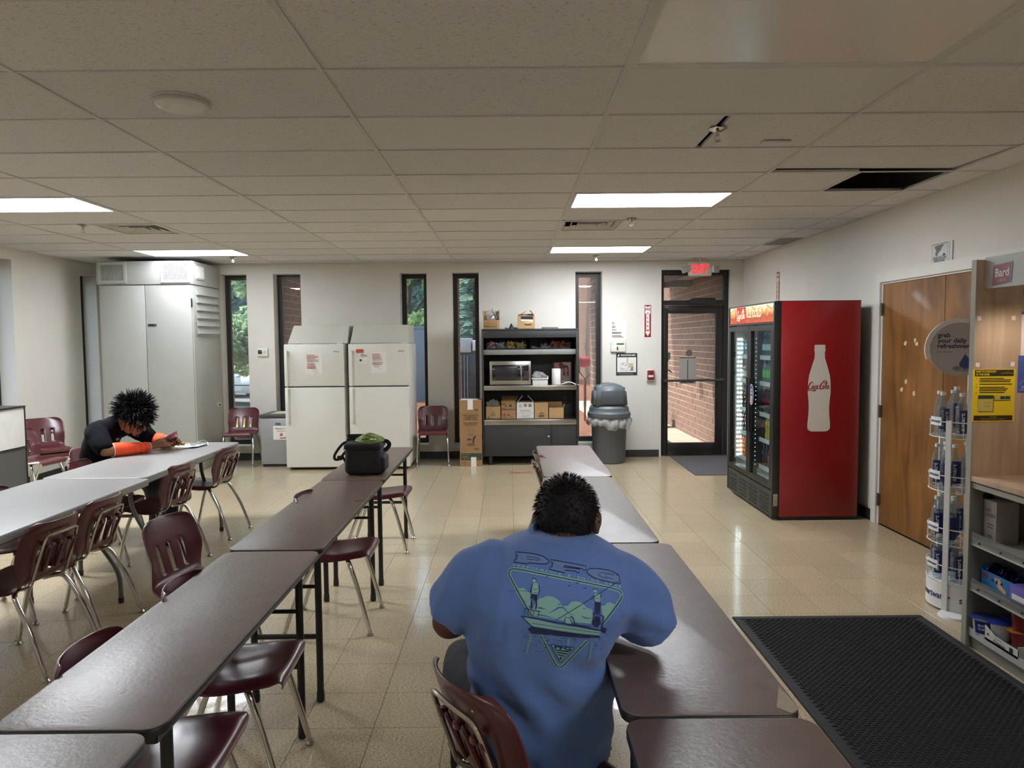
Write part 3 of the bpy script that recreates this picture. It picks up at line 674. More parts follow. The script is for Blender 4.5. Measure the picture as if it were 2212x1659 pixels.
def diffuser_grille(name, cx, cy, s, label, near):
    t = thing(name, label, 'air vent', (cx, cy, CH), 0)
    h = s/2
    MB().box(-h, h, -h, -h+.03, -.006, .01).box(-h, h, h-.03, h, -.006, .01).box(-h, -h+.03, -h+.03, h-.03, -.006, .01).box(h-.03, h, -h+.03, h-.03, -.006, .01).build('frame', m_tbar, t, ang=0)
    MB().box(-h+.02, h-.02, -h+.02, h-.02, .09, .10).build('duct', mat('duct_dark', (24, 23, 22), .8), t, ang=0)
    for i in range(4):
        a = h-.035-i*.062; b = a-.026
        mb = MB()
        for c in range(4):
            M = Matrix.Rotation(PI/2*c, 4, 'Z')
            mb.add([(-a, -a, .0), (a, -a, .0), (b, -b, .03), (-b, -b, .03), (-a, -a, .004), (a, -a, .004), (b, -b, .034), (-b, -b, .034)], [(0, 3, 2, 1), (4, 5, 6, 7), (0, 1, 5, 4), (2, 3, 7, 6)], M)
        mb.build('louvre', mat('vent_metal', (206, 204, 198), .4, .1), t, ang=0)
diffuser_grille('air_vent', GX+.30, GY+6.5*DY, .585, 'square louvred air vent behind the lit panel in line with the shelf unit', 1)
diffuser_grille('air_vent', GX-3*DX-.30, GY+6.5*DY, .585, 'square louvred air vent above the young man with orange sleeves', 1)
m_lamp = mat('detector_white', (228, 227, 224), .5)
t = thing('occupancy_sensor', 'round white sensor disc on the ceiling with a small glossy dome', 'sensor', (-1.462, 3.30, CH))
MB().lathe([(.0, -.032), (.07, -.036), (.10, -.03), (.115, -.018), (.118, 0), (.0, 0)], n=40).build('body', m_lamp, t)
MB().lathe([(.118, -.022), (.122, -.014), (.118, -.006)], n=40).build('rim', mat('detector_rim', (196, 190, 180), .4), t)
MB().ball((-.065, -.035, -.030), .030, .022, .016, 16, 8).build('lens', mat('sensor_lens', (236, 234, 228), .12, coat=.6), t)
t = thing('ceiling_speaker', 'round flush ceiling speaker grille in the middle of the ceiling', 'speaker', (-1.40, 6.95, CH))
MB().lathe([(.0, -.004), (.10, -.005), (.102, -.008), (.145, -.006), (.150, 0), (.0, 0)], n=36).build('ring', m_lamp, t)
mb = MB()
for i in range(9):
    for k in range(max(1, i*6)):
        a = 2*PI*k/max(1, i*6); mb.poly([(i*.0112*math.cos(a)+.003*math.cos(c), i*.0112*math.sin(a)+.003*math.sin(c)) for c in (0, 1.57, 3.14, 4.71)], Matrix.Rotation(PI, 4, 'X'), .0055)
mb.build('grille', mat('grille_grey', (150, 146, 138), .6), t, ang=0, kind='stuff')
def sprinkler(x, y, label, cup=False):
    t = thing('fire_sprinkler', label, 'sprinkler', (x, y, CH-.004))
    MB().lathe([(.0, 0), (.044, 0), (.046, -.006), (.03, -.014), (.014, -.02), (.0, -.02)], n=20).build('escutcheon', m_chrome, t)
    MB().cyl((0, 0, -.015), (0, 0, -.04), .009, n=10).tube([(-.008, 0, -.035), (-.014, 0, -.05), (0, 0, -.064)], .003, 6).tube([(.008, 0, -.035), (.014, 0, -.05), (0, 0, -.064)], .003, 6).build('nozzle', m_chrome, t)
    MB().lathe([(.0, 0), (.016, 0), (.017, -.003), (.0, -.003)], (0, 0, -.064), 14).build('deflector', m_chrome, t)
sprinkler(1.075, 3.764, 'chrome fire sprinkler in a slit between two ceiling tiles')
sprinkler(1.10, 6.52, 'fire sprinkler beside the louvred vent near the shelf unit')
sprinkler(1.121, 9.336, 'fire sprinkler below the farthest lit panel on the exit side')
sprinkler(-3.488, 9.20, 'fire sprinkler in front of the tall grey cabinet')
sprinkler(-3.86, 6.62, 'fire sprinkler beside the louvred vent above the young man')
o = MB().rbox(1.39, 1.55, 4.0, 4.05, CH-.012, CH-.003, .004).build('ceiling_patch', m_tbar); tag(o, 'small white plate stuck on the ceiling tile behind the chrome sprinkler', 'plate')
MB().box(1.693, 2.2, GY+2*DY-.03, GY+2*DY+.01, CH+.002, CH+.004)
# ================================================================ TABLES
TZ = .74
m_lam = mat('laminate_brown', (108, 93, 86), .42, noise=(14, .10), bump=(75, .3, .003), coat=.18, coatr=.25)
m_lam2 = mat('laminate_brown_dark', (98, 81, 72), .40, noise=(14, .12), bump=(75, .3, .003), coat=.18, coatr=.25)
m_edge = mat('table_edge', (34, 32, 32), .4, noise=(12, .1))
m_leg = mat('table_leg_black', (38, 37, 36), .4, .2, noise=(18, .12))
m_wtop = mat('plastic_table_top', (132, 130, 127), .45, noise=(7, .04), bump=(60, .15, .002), coat=.2, coatr=.3)
m_gleg = mat('table_leg_grey', (96, 96, 92), .4, .4, noise=(18, .1))
def rrect(hx, hy, r, k=6):
    return [(sx*(hx-r)+r*math.cos(R(a)), sy*(hy-r)+r*math.sin(R(a))) for sx, sy, a0 in ((1, 1, 0), (-1, 1, 90), (-1, -1, 180), (1, -1, 270)) for a in [a0+90*i/k for i in range(k+1)]]
def slab(name, hx, hy, r, z0, z1, bev, m, parent):
    bm = bmesh.new(); me = MB().prism(rrect(hx, hy, r), z0, z1).mesh(name, 0); bm.from_mesh(me)
    if bev: bmesh.ops.bevel(bm, geom=[e for e in bm.edges if abs(e.verts[0].co.z-e.verts[1].co.z) < 1e-5], offset=bev, segments=3, profile=.5, affect='EDGES')
    bm.to_mesh(me); bm.free(); me.shade_smooth(); me.set_sharp_from_angle(angle=R(40)); return put(name, me, m, parent)
def training_table(x0, x1, y0, y1, label, m=m_lam, grp='brown folding tables'):
    t = thing('folding_table', label, 'table', ((x0+x1)/2, (y0+y1)/2, 0), 0, grp); hx, hy = (x1-x0)/2, (y1-y0)/2
    slab('tabletop', hx, hy, .045, TZ-.004, TZ, .0015, m, t)
    slab('edge_band', hx+.001, hy+.001, .046, TZ-.026, TZ-.004, .004, m_edge, t)
    mb = MB(); a = .035
    for s in (-1, 1): mb.box(s*(hx-a)-.004, s*(hx-a)+.004, -hy+.05, hy-.05, TZ-.062, TZ-.026)
    for s in (-1, 1): mb.box(-hx+a, hx-a, s*(hy-.05)-.004, s*(hy-.05)+.004, TZ-.062, TZ-.026)
    mb.build('apron', m_leg, t, ang=0)
    for e in (-1, 1):
        ly = e*(hy-.14)
        for s in (-1, 1):
            q = MB().cyl((s*(hx-.055), ly, .03), (s*(hx-.055), ly, TZ-.04), .0155, n=14).build('leg', m_leg, t)
            MB().lathe([(.0, 0), (.017, 0), (.019, .012), (.0175, .045), (.0, .045)], (s*(hx-.055), ly, 0), 14).build('foot_cap', m_black, q)
        MB().cyl((-hx+.055, ly, .30), (hx-.055, ly, .30), .012, n=10).build('crossbar', m_leg, t)
        MB().tube([(-.0, ly, TZ-.21), (0, ly-e*.10, TZ-.16), (0, ly-e*.34, TZ-.045)], [(.012, .006)]*3, 8).cyl((-hx+.055, ly, TZ-.21), (hx-.055, ly, TZ-.21), .009, n=8).build('brace', m_leg, t)
    return t
training_table(.215, .665, 4.655, 6.05, 'brown folding table of the exit side row, the one farthest from the camera')
training_table(.205, .655, 3.115, 4.645, 'brown folding table of the exit side row, second from its far end', m_lam)
t3 = training_table(.262, .69, 1.655, 3.10, 'brown folding table the man in the blue shirt leans on', m_lam)
M_ = Matrix.Translation((0, 0, TZ))
MB().poly([(.213, -.70), (.205, -.585), (.160, -.69), (.185, -.718)], M_, .0005).build('worn_corner', mat('laminate_bare', (150, 134, 112), .5, noise=(30, .1)), t3, ang=0)
training_table(.26, .70, .2, 1.64, 'brown folding table of the exit side row, cut by the lower border of the photo', m_lam2)
m1 = training_table(-1.232, -.82, 4.605, 6.045, 'brown folding table with the black lunch bag on it', m_lam2, 'brown folding tables')
training_table(-1.222, -.818, 3.05, 4.595, 'brown folding table with the thin red stick near its edge', m_lam2)
training_table(-1.215, -.815, 1.615, 3.03, 'large looking brown folding table in the near part of the middle row', m_lam)
training_table(-1.225, -.825, .2, 1.60, 'brown folding table cut off at the lower left corner of the photo', m_lam)
def plastic_table(x0, x1, y0, y1, label):
    t = thing('plastic_table', label, 'table', ((x0+x1)/2, (y0+y1)/2, 0), 0, 'pale plastic folding tables'); hx, hy = (x1-x0)/2, (y1-y0)/2
    slab('tabletop', hx, hy, .05, TZ-.045, TZ, .010, m_wtop, t)
    mb = MB()
    for s in (-1, 1): mb.box(s*(hx-.09)-.012, s*(hx-.09)+.012, -hy+.12, hy-.12, TZ-.075, TZ-.045)
    mb.build('side_rail', m_gleg, t, ang=0)
    for e in (-1, 1):
        ly = e*(hy-.27)
        for s in (-1, 1):
            q = MB().tube(catmull([(s*.10, ly, TZ-.05), (s*.11, ly, TZ-.22), (s*.15, ly, .40), (s*(hx-.10), ly, .20), (s*(hx-.085), ly, .02)], 5), .0145, 12).build('leg', m_gleg, t)
            MB().lathe([(.0, 0), (.017, 0), (.018, .035), (.0, .035)], (s*(hx-.085), ly, 0), 12).build('foot_cap', m_black, q)
        MB().cyl((-.14, ly, .42), (.14, ly, .42), .012, n=10).cyl((-hx+.09, ly, TZ-.06), (hx-.09, ly, TZ-.06), .012, n=10).build('crossbar', m_gleg, t)
        MB().tube([(0, ly, .42), (0, ly-e*.05, .5), (0, ly-e*.36, TZ-.06)], [(.012, .006)]*3, 8).build('brace', m_gleg, t)
    return t
plastic_table(-3.13, -2.43, 4.745, 6.45, 'pale grey plastic folding table the young man with orange sleeves sits at')
plastic_table(-3.12, -2.38, 2.95, 4.735, 'pale grey plastic folding table cut by the left border of the photo')

# ================================================================ SCHOOL CHAIRS (front = +y)
m_shell = mat('maroon_plastic', (82, 32, 39), .34, noise=(5, .05), bump=(180, .06, .001), coat=.35, coatr=.18)
PROF = [(.196, .405), (.204, .432), (.185, .449), (.12, .446), (.04, .436), (-.04, .431), (-.10, .440), (-.140, .470), (-.158, .52), (-.178, .585), (-.200, .65), (-.222, .71), (-.236, .742), (-.243, .755)]
HW = [.150, .172, .188, .203, .210, .210, .205, .198, .198, .204, .207, .200, .176, .135]
def chair_shell():
    us = [-1, -.93, -.8, -.66, -.515, -.395, -.22, -.06, .06, .22, .395, .515, .66, .8, .93, 1]
    P = catmull([(a, b, 0) for a, b in PROF], 4); W = catmull([(w, 0, 0) for w in HW], 4); n = len(P); vs = []; fs = []
    for i in range(n):
        y, z = P[i].x, P[i].y; w = W[i].x; back = min(1, max(0, (z-.46)/.12)) if y < -.1 else 0
        lip = max(0, min(1, (.2-y)/.03))
        for u in us:
            e = max(0, abs(u)-.72)/.28
            yy = y+back*(.040*u*u+.010*e*e); zz = z+(1-back)*(.014*u*u*lip-.030*e*e*lip)-back*.0*u
            vs.append((u*w, yy, zz))
    k = len(us)
    for i in range(n-1):
        for j in range(k-1):
            zc = (P[i].y+P[i+1].y)/2
            if P[i].x < -.13 and .490 < zc < .628 and j in (4, 7, 10): continue
            fs.append((i*k+j, i*k+j+1, (i+1)*k+j+1, (i+1)*k+j))
    me = bpy.data.meshes.new('shell'); me.from_pydata(vs, [], fs); me.update()
    return solidify(me, .007, 1, 0)
sh = chair_shell(); bm = bmesh.new(); bm.from_mesh(sh)
def pick(keep):
    b = bm.copy(); dl = [f for f in b.faces if keep(f.calc_center_median()) is False]; bmesh.ops.delete(b, geom=dl, context='FACES')
    me = bpy.data.meshes.new('p'); b.to_mesh(me); b.free(); me.shade_smooth(); return me
isback = lambda c: c.z > .47 and c.y < -.09
me_seat = pick(lambda c: not isback(c)); me_back = pick(lambda c: isback(c)); bm.free(); bpy.data.meshes.remove(sh)
def make_chair(label):
    t = thing('school_chair', label, 'chair', (0, 0, 0), 0, 'maroon plastic school chairs')
    put('seat', me_seat, m_shell, t); bk = put('backrest', me_back, m_shell, t)
    mb = MB()
    for u in (-.43*.2, 0, .43*.2):                               # moulded ribs behind the slots
        mb.limb([(u+.03, -.160, .50), (u+.03, -.190, .575), (u+.03, -.216, .635)], [.006, .009, .008], 6, 3)
        mb.rbox(u-.012, u+.012, -.226, -.200, .622, .642, .004)
    mb.build('rib', m_shell, bk)
    for s in (-1, 1):
        f = MB().tube(catmull([(s*.08, .05, .424), (s*.155, .075, .418), (s*.185, .10, .385), (s*.198, .205-.06, .25), (s*.206, .205, .02)], 5), [.0125]*20+[.009], 12).build('leg', m_chrome, t)
        MB().lathe([(.0, 0), (.017, 0), (.018, .008), (.010, .018), (.0095, .03), (.0, .03)], (s*.206, .206, 0), 14).build('glide', m_steel, f)
        r_ = MB().tube(catmull([(s*.08, -.05, .418), (s*.155, -.085, .412), (s*.180, -.115, .375), (s*.194, -.195, .22), (s*.203, -.265, .02)], 5), [.0125]*20+[.009], 12).build('leg', m_chrome, t)
        MB().lathe([(.0, 0), (.017, 0), (.018, .008), (.010, .018), (.0095, .03), (.0, .03)], (s*.203, -.266, 0), 14).build('glide', m_steel, r_)
    pts = [(-.105, .02, .419), (-.115, -.08, .420), (-.122, -.142, .445), (-.120, -.172, .52), (-.118, -.200, .60), (-.112, -.226, .672), (-.088, -.233, .688), (0, -.238, .690), (.088, -.233, .688), (.112, -.226, .672), (.118, -.200, .60), (.120, -.172, .52), (.122, -.142, .445), (.115, -.08, .420), (.105, .02, .419)]
    MB().tube(catmull(pts, 4), .0075, 8).build('back_frame', m_chrome, t)
    for s in (-1, 1): MB().ball((s*.075, -.2145, .700), .005, .004, .005, 8, 6).build('rivet', m_chrome, t)
    return t
ch0 = make_chair('x'); _first = [1]
def chair(x, y, fx, fy, label, z=0):
    """fx,fy: the way the chair faces"""
    a = math.atan2(fy, fx)-PI/2
    if _first: _first.pop(); ch0.location = (x, y, z); ch0.rotation_euler = (0, 0, a); ch0['label'] = label; return ch0
    return copy_tree(ch0, (x, y, z), a, label)
chair(-2.585, 6.10, -1, .05, 'maroon school chair at the far end of the pale tables')
chair(-2.60, 5.27, -.985, .12, 'maroon school chair facing the young man across the pale table')
chair(-2.52, 4.10, -1, .02, 'maroon school chair at the seam of the pale tables, third from the far end')
chair(-2.50, 3.62, -.995, .08, 'maroon school chair nearest the left border, its back to the middle row')
chair(-3.41, 6.02, 1, .02, 'maroon school chair the young man with orange sleeves sits on')
chair(-3.04, 5.38, .98, .15, 'maroon school chair on the wall side of the pale table, next to the young man')
chair(-2.98, 4.32, 1, 0, 'maroon school chair at the left border, only its seat showing under the pale table')
chair(-5.10, 7.90, .72, -.69, 'lower of two maroon school chairs nested together by the left wall')
chair(-5.09, 7.885, .72, -.69, 'upper of two maroon school chairs nested together by the left wall', .055)
chair(-4.88, 7.38, .98, -.15, 'maroon school chair beside the white bookcase at the left border')
chair(-3.585, 9.53, .06, -1, 'maroon school chair against the back wall beside the small grey fridge')
chair(-1.03, 9.53, .08, -1, 'maroon school chair against the back wall between refrigerator and tall carton')
chair(-1.545, 3.545, .985, -.17, 'maroon school chair standing askew in the aisle, turned towards the camera')
chair(-1.0, 4.12, 1, .02, 'maroon school chair pushed under the table with the red stick')
chair(-1.015, 5.68, 1, 0, 'maroon school chair pushed under the table behind the black lunch bag')
chair(-1.02, 2.62, 1, .05, 'maroon chair under the nearest whole middle table, the farther of the two there')
chair(-1.04, 2.06, 1, .06, 'maroon chair under the nearest whole middle table, the closer of the two there')
chair(.415, 5.60, .97, .2, 'maroon school chair pushed under the farthest table of the exit side row')
chair(.43, 4.35, .98, .12, 'maroon school chair at the exit side row, just beyond the blue shirted man')
chair(.035, 1.94, .83, .56, 'maroon school chair the man in the blue shirt sits on')
# ================================================================ BACK WALL: CABINET, FRIDGES
m_hvac = mat('cabinet_grey_paint', (168, 170, 164), .45, noise=(4, .03))
m_hvac2 = mat('cabinet_top_paint', (170, 172, 168), .45, noise=(4, .03))
m_dark = mat('dark_recess', (34, 35, 36), .8)
t = thing('ventilation_cabinet', 'tall pale grey ventilation cabinet with two grilles in the corner', 'cabinet', (-4.53, 9.45, 0))
MB().rbox(-5.12, -3.95, 9.06, 9.88, .0, 2.36, .006).build('body', m_hvac, t, w=True)
MB().rbox(-5.135, -3.935, 9.04, 9.88, 2.365, 2.655, .008).build('top_box', m_hvac2, t, w=True)
for x0, x1 in ((-5.10, -4.545), (-4.538, -3.965)):
    d = MB().rbox(x0, x1, 9.045, 9.06, .05, 2.355, .004).build('door', m_hvac, t, w=True)
    if x0 > -5: MB().rbox(-4.515, -4.41, 9.038, 9.046, 1.845, 1.875, .003).build('latch', m_black, d); MB().ball((-4.425, 9.037, 1.86), .006).build('lock', m_chrome, d)
MB().rbox(-3.968, -3.952, 9.035, 9.048, 2.08, 2.19, .003).build('hinge', m_black, t, w=True)
for x0, x1, vert in ((-5.10, -4.755, 1), (-4.325, -3.965, 0)):
    mb = MB().box(x0, x1, 9.022, 9.04, 2.385, 2.415).box(x0, x1, 9.022, 9.04, 2.61, 2.64).box(x0, x0+.03, 9.022, 9.04, 2.415, 2.61).box(x1-.03, x1, 9.022, 9.04, 2.415, 2.61)
    g = mb.build('grille', m_hvac2, t, w=True, ang=0)
    MB().box(x0+.03, x1-.03, 9.036, 9.0395, 2.415, 2.61).build('recess', m_dark, g, ang=0)
    n = 16
    for i in range(n):
        x = x0+.03+(x1-x0-.06)*(i+.5)/n
        MB().box(x-.0045, x+.0045, 9.026, 9.036, 2.415, 2.61).build('slat', m_hvac2, g, ang=0)
    if not vert:
        for i in range(10): z = 2.415+.195*(i+.5)/10; MB().box(x0+.03, x1-.03, 9.028, 9.036, z-.004, z+.004).build('slat', m_hvac2, g, ang=0)
g = MB().box(-3.935, -3.925, 9.12, 9.36, 2.43, 2.62).build('side_grille', m_hvac2, t, w=True, ang=0)
for i in range(11): MB().box(-3.924, -3.920, 9.135+i*.02, 9.145+i*.02, 2.45, 2.60).build('slat', m_wall, g, ang=0)
pn = MB().rbox(-3.95, -3.943, 9.10, 9.84, 1.72, 2.34, .003).build('louvre_panel', m_hvac, t, w=True)
for i in range(6): z = 1.745+i*.098; MB().add([(-3.943, 9.14, z), (-3.943, 9.80, z), (-3.915, 9.80, z+.006), (-3.915, 9.14, z+.006), (-3.943, 9.14, z+.088), (-3.943, 9.80, z+.088)], [(0, 3, 2, 1), (3, 4, 5, 2), (0, 4, 3), (1, 2, 5)]).build('louvre', m_hvac, pn, ang=0)
p_ = MB().rbox(-3.95, -3.938, 9.70, 9.80, .78, .82, .003).build('catch', m_white, t, w=True); MB().box(-3.937, -3.934, 9.72, 9.77, .788, .812).build('keyhole', m_dark, p_, ang=0)

m_fr = mat('fridge_white', (214, 213, 205), .38, noise=(4, .015), bump=(220, .12, .001))
m_gap = mat('gasket_grey', (92, 92, 92), .6)
def fridge(x0, x1, label, handle, extra):
    yf = 9.13; t = thing('refrigerator', label, 'refrigerator', ((x0+x1)/2, 9.5, 0))
    MB().rbox(x0, x1, yf+.07, 9.86, .05, 1.605, .008).build('body', m_fr, t, w=True)
    MB().box(x0+.02, x1-.02, yf+.06, yf+.07, .06, 1.59).build('gasket', m_gap, t, w=True, ang=0)
    MB().rbox(x0+.03, x1-.03, yf+.05, 9.8, .012, .05, .004).build('kick_plate', m_black, t, w=True)
    for xx in (x0+.08, x1-.08): MB().cyl((xx, yf+.14, 0), (xx, yf+.14, .03), .022, n=12).build('foot', m_black, t, w=True)
    for nm, z0, z1, h0, h1 in (('freezer_door', 1.072, 1.606, 1.075, 1.53), ('door', .035, 1.058, .60, 1.052)):
        d = MB().rbox(x0, x1, yf, yf+.062, z0, z1, .012, 3).build(nm, m_fr, t, w=True)
        hx = x0+.042
        MB().rbox(hx-.016, hx+.016, yf-.05, yf-.022, h0, h1, .009).rbox(hx-.013, hx+.013, yf-.03, yf+.004, h0+.004, h0+.05, .006).rbox(hx-.013, hx+.013, yf-.03, yf+.004, h1-.05, h1-.004, .006).build('handle', mat('handle_white', (222, 220, 210), .3), d)
        if nm == 'freezer_door':
            MB().text('Whirlpool', .024, BW(x1-.095, 1.508, yf-.0007), w=.075, bold=.02).build('badge', mat('badge_grey', (84, 80, 74), .3, .6), d, ang=0)
    MB().rbox(x1-.09, x1-.02, yf+.02, yf+.12, 1.605, 1.622, .004).build('hinge_cover', m_fr, t, w=True)
    return t
fridge(-2.86, -2.10, 'white top-freezer refrigerator beside the small grey fridge', 0, 0)
fridge(-2.045, -1.282, 'white top-freezer refrigerator nearer the shelf unit, with an envelope-sized flyer', 0, 0)
def topbox(x0, x1, sh, label):
    o = MB().add([(x0, 9.20, 1.61), (x1, 9.20, 1.61), (x1, 9.75, 1.61), (x0, 9.75, 1.61), (x0+.05+sh, 9.22, 1.842), (x1+sh-.01, 9.22, 1.842), (x1+sh-.01, 9.75, 1.842), (x0+.05+sh, 9.75, 1.842)],
             [(0, 3, 2, 1), (4, 5, 6, 7), (0, 1, 5, 4), (1, 2, 6, 5), (2, 3, 7, 6), (3, 0, 4, 7)])
    me = o.mesh('carton', 0); bm = bmesh.new(); bm.from_mesh(me); bmesh.ops.bevel(bm, geom=bm.edges[:], offset=.006, segments=2, affect='EDGES'); bm.to_mesh(me); bm.free()
    tag(put('white_carton', me, mat('white_board', (196, 196, 188), .55, noise=(3, .04))), label, 'box')
topbox(-2.83, -2.065, .03, 'long white box leaning sideways on top of the first refrigerator')
topbox(-2.035, -1.285, .0, 'long white box lying straight on top of the second refrigerator')
def note(name, x0, z0, x1, z1, y, label, cat='notice', rows=(), curl=.004):
    """a sheet of paper taped to an upright surface facing the camera"""
    t = thing(name, label, cat, ((x0+x1)/2, y, z0)); w, h = x1-x0, z1-z0
    MB().sheet(lambda u, v: ((u-.5)*w, -.0015-curl*math.sin(u*7+v*5)*math.sin(v*3+u)*.5-.0, v*h), 10, 12).build('sheet', m_paper, t)
    return t
def rowsprint(t, y, x0, x1, z1, n, dz, m, hh=.004, seed=0, off=.004):
    mb = MB(); lines(mb, BW(0, 0, -off), x0, z1, x1, n, dz, hh, 0, seed); return mb.build('print', m, t, ang=0)
m_pr = mat('print_dull_red', (178, 84, 84), .6, noise=None); m_pg = mat('print_grey', (128, 126, 124), .6, noise=None)
t = note('paper_notice', -2.59, 1.228, -2.375, 1.50, 9.13, 'crinkled typed notice taped to the first refrigerator', curl=.010)
rowsprint(t, 0, -.085, .07, .245, 4, .016, m_pr, .007, 1, .009); rowsprint(t, 0, -.085, .07, .18, 2, .016, m_pg, .007, 2, .009); rowsprint(t, 0, -.085, .05, .135, 5, .015, m_pr, .007, 3, .009); MB().text('Thank you', .02, BW(-.04, .075, -.010), w=.06).build('lettering', m_print, t, ang=0)
t = note('paper_notice', -1.76, 1.238, -1.56, 1.505, 9.13, 'flat typed notice taped to the second refrigerator')
rowsprint(t, 0, -.08, .07, .24, 4, .016, m_pr, .007, 4); rowsprint(t, 0, -.08, .06, .18, 2, .016, m_pg, .007, 5); rowsprint(t, 0, -.08, .06, .135, 3, .015, m_pr, .007, 6); MB().text('Thank you', .02, BW(-.035, .075, -.0055), w=.055).build('lettering', m_print, t, ang=0)
t = thing('flyer', 'tilted flyer with red picture stuck on the second refrigerator', 'flyer', (-1.87, 9.128, 1.36), 0); M = Matrix.Rotation(R(14), 4, 'Y')
MB().box(-.055, .055, -.003, 0, 0, .13, M).build('sheet', m_paper, t, ang=0)
MB().box(-.075, .02, -.006, -.003, .13, .178).build('cover', mat('flyer_red', (176, 70, 50), .5, noise=(60, .5)), t, ang=0)
mb = MB(); lines(mb, M @ BW(0, 0, -.0038), -.04, .115, .045, 3, .014, .006, 0, 2); mb.rect(-.04, .02, -.012, .045, M @ BW(0, 0, -.0038)).build('print', m_print, t, ang=0)
# small grey fridge
t = thing('mini_fridge', 'small silver-grey fridge standing beside the first refrigerator', 'refrigerator', (-3.11, 9.62, 0))
m_mini = mat('mini_grey', (152, 154, 156), .35, .35, noise=(6, .03))
MB().rbox(-3.275, -2.885, 9.45, 9.88, .03, .655, .006).build('body', m_mini, t, w=True)
d = MB().rbox(-3.275, -2.885, 9.395, 9.445, .035, .64, .008).build('door', m_mini, t, w=True)
MB().rbox(-3.285, -2.875, 9.39, 9.90, .645, .69, .008).build('top', mat('mini_top', (60, 60, 62), .4), t, w=True)
MB().rbox(-3.26, -2.9, 9.42, 9.86, .0, .03, .004).build('base', m_black, t, w=True)
MB().rbox(-3.075, -3.005, 9.390, 9.396, .555, .585, .002).build('badge', mat('badge_mini', (110, 110, 112), .3, .6), d)
t = thing('medication_sign', 'white paper sign with a pill bottle drawing on the small grey fridge', 'sign', (-2.99, 9.39, .36))
MB().rect(-.115, 0, .105, .18, BW(0, 0, -.002)).build('sheet', m_paper, t, ang=0)
MB().text('Medications Only', .022, BW(-.005, .145, -.003), w=.17, bold=.03).build('lettering', mat('print_brown_red', (150, 60, 60), .6, noise=None), t, ang=0)
mb = MB(); lines(mb, BW(0, 0, -.003), -.07, .123, .07, 2, .012, .004, 0, 1); mb.build('print', m_pg, t, ang=0)
M = BW(-.01, .015, -.003); MB().rect(-.02, 0, .02, .052, M).rect(-.015, .058, .015, .07, M).build('bottle_drawing', mat('print_maroon', (140, 40, 44), .6, noise=None), t, ang=0)
MB().rect(-.02, .012, .02, .036, M, .001).build('bottle_label', m_paper, t, ang=0)
MB().poly([(.034+.012*math.cos(k), .008+.012*math.sin(k)) for k in [i*.7 for i in range(9)]], M).poly([(.052+.01*math.cos(k), .012+.01*math.sin(k)) for k in [i*.7 for i in range(9)]], M).build('pill_drawing', mat('print_orange', (200, 90, 60), .6, noise=None), t, ang=0)
o = MB()
for i in range(4): o.box(-3.15+i*.01, -2.95+i*.015, 9.45, 9.68, .692+i*.004, .695+i*.004)
tag(o.build('paper_stack', mat('paper_cream', (214, 206, 176), .7, noise=(6, .1)), ang=0), 'loose cream papers lying on the small grey fridge', 'papers')

# ================================================================ BACK WALL: NOTICES AND DEVICES
t = thing('thermostat', 'white wall thermostat between the two windows by the grey cabinet', 'thermostat', (-3.40, YB, 1.44))
MB().rbox(-.072, .072, -.028, -.0, 0, .115, .008).build('body', m_white, t)
MB().rbox(-.060, -.005, -.031, -.026, .035, .09, .003).build('screen', mat('lcd_dark', (44, 48, 46), .25), t)
mb = MB()
for a, b in ((.022, .062), (.048, .062), (.035, .075), (.035, .049)): mb.rbox(a-.005, a+.005, -.031, -.026, b-.005, b+.005, .002)
mb.build('button', mat('button_grey', (120, 120, 118), .5), t)
t = note('typed_letter', 1.372, 1.618, 1.605, 1.90, YB-.001, 'typed white letter taped to the wall above the alarm keypad')
rowsprint(t, 0, -.08, -.03, .255, 3, .012, m_pg, .005, 7, .006); rowsprint(t, 0, -.08, -.02, .205, 3, .012, m_pg, .005, 8, .006); rowsprint(t, 0, -.08, -.0, .155, 2, .012, m_pg, .005, 9, .006); rowsprint(t, 0, -.08, .085, .115, 2, .012, m_print, .005, 10, .006); rowsprint(t, 0, -.08, .085, .075, 3, .012, m_pg, .005, 11, .006)
t = thing('alarm_keypad', 'white alarm keypad panel with green display on the wall', 'alarm panel', (1.49, YB, 1.462))
MB().rbox(-.10, .10, -.035, 0, 0, .138, .006).build('body', m_white, t)
MB().rbox(-.022, .08, -.037, -.034, .098, .122, .002).build('display', mat('lcd_green', (70, 110, 58), .3), t)
MB().rbox(-.02, .0, -.037, -.034, .022, .07, .002).build('slot', mat('slot_dark', (60, 60, 58), .4), t)
mb = MB(); lines(mb, BW(0, 0, -.0356), -.08, .115, -.05, 3, .012, .004, 0, 3); mb.build('print', m_pg, t, ang=0)
t = thing('evacuation_map', 'black framed evacuation map on the wall above the trash can', 'sign', (1.612, YB, 1.141))
MB().box(-.145, .145, -.006, 0, 0, .303).build('board', m_print, t, ang=0)
MB().rect(-.13, .04, .13, .245, BW(0, 0, -.0068)).build('sheet', m_paper, t, ang=0)
MB().text('EVACUATION MAP', .03, BW(.02, .275, -.0068), w=.20, bold=.03).poly([(-.125, .26), (-.11, .292), (-.10, .28), (-.112, .255)], BW(0, 0, -.0068)).build('lettering', m_paper, t, ang=0)
mb = MB(); M = BW(0, 0, -.0074); q = random.Random(5)
for i in range(26): x, z = q.uniform(-.085, .02), q.uniform(.06, .15); mb.rect(x, z, x+q.uniform(.004, .02), z+q.uniform(.003, .01), M)
mb.ribbon([(-.09, .055), (.025, .055), (.025, .155), (-.09, .155)], .003, M, closed=True, smooth=False).rect(.03, .06, .10, .068, M).rect(-.08, .17, -.02, .174, M)
mb.build('plan_lines', m_pg, t, ang=0)
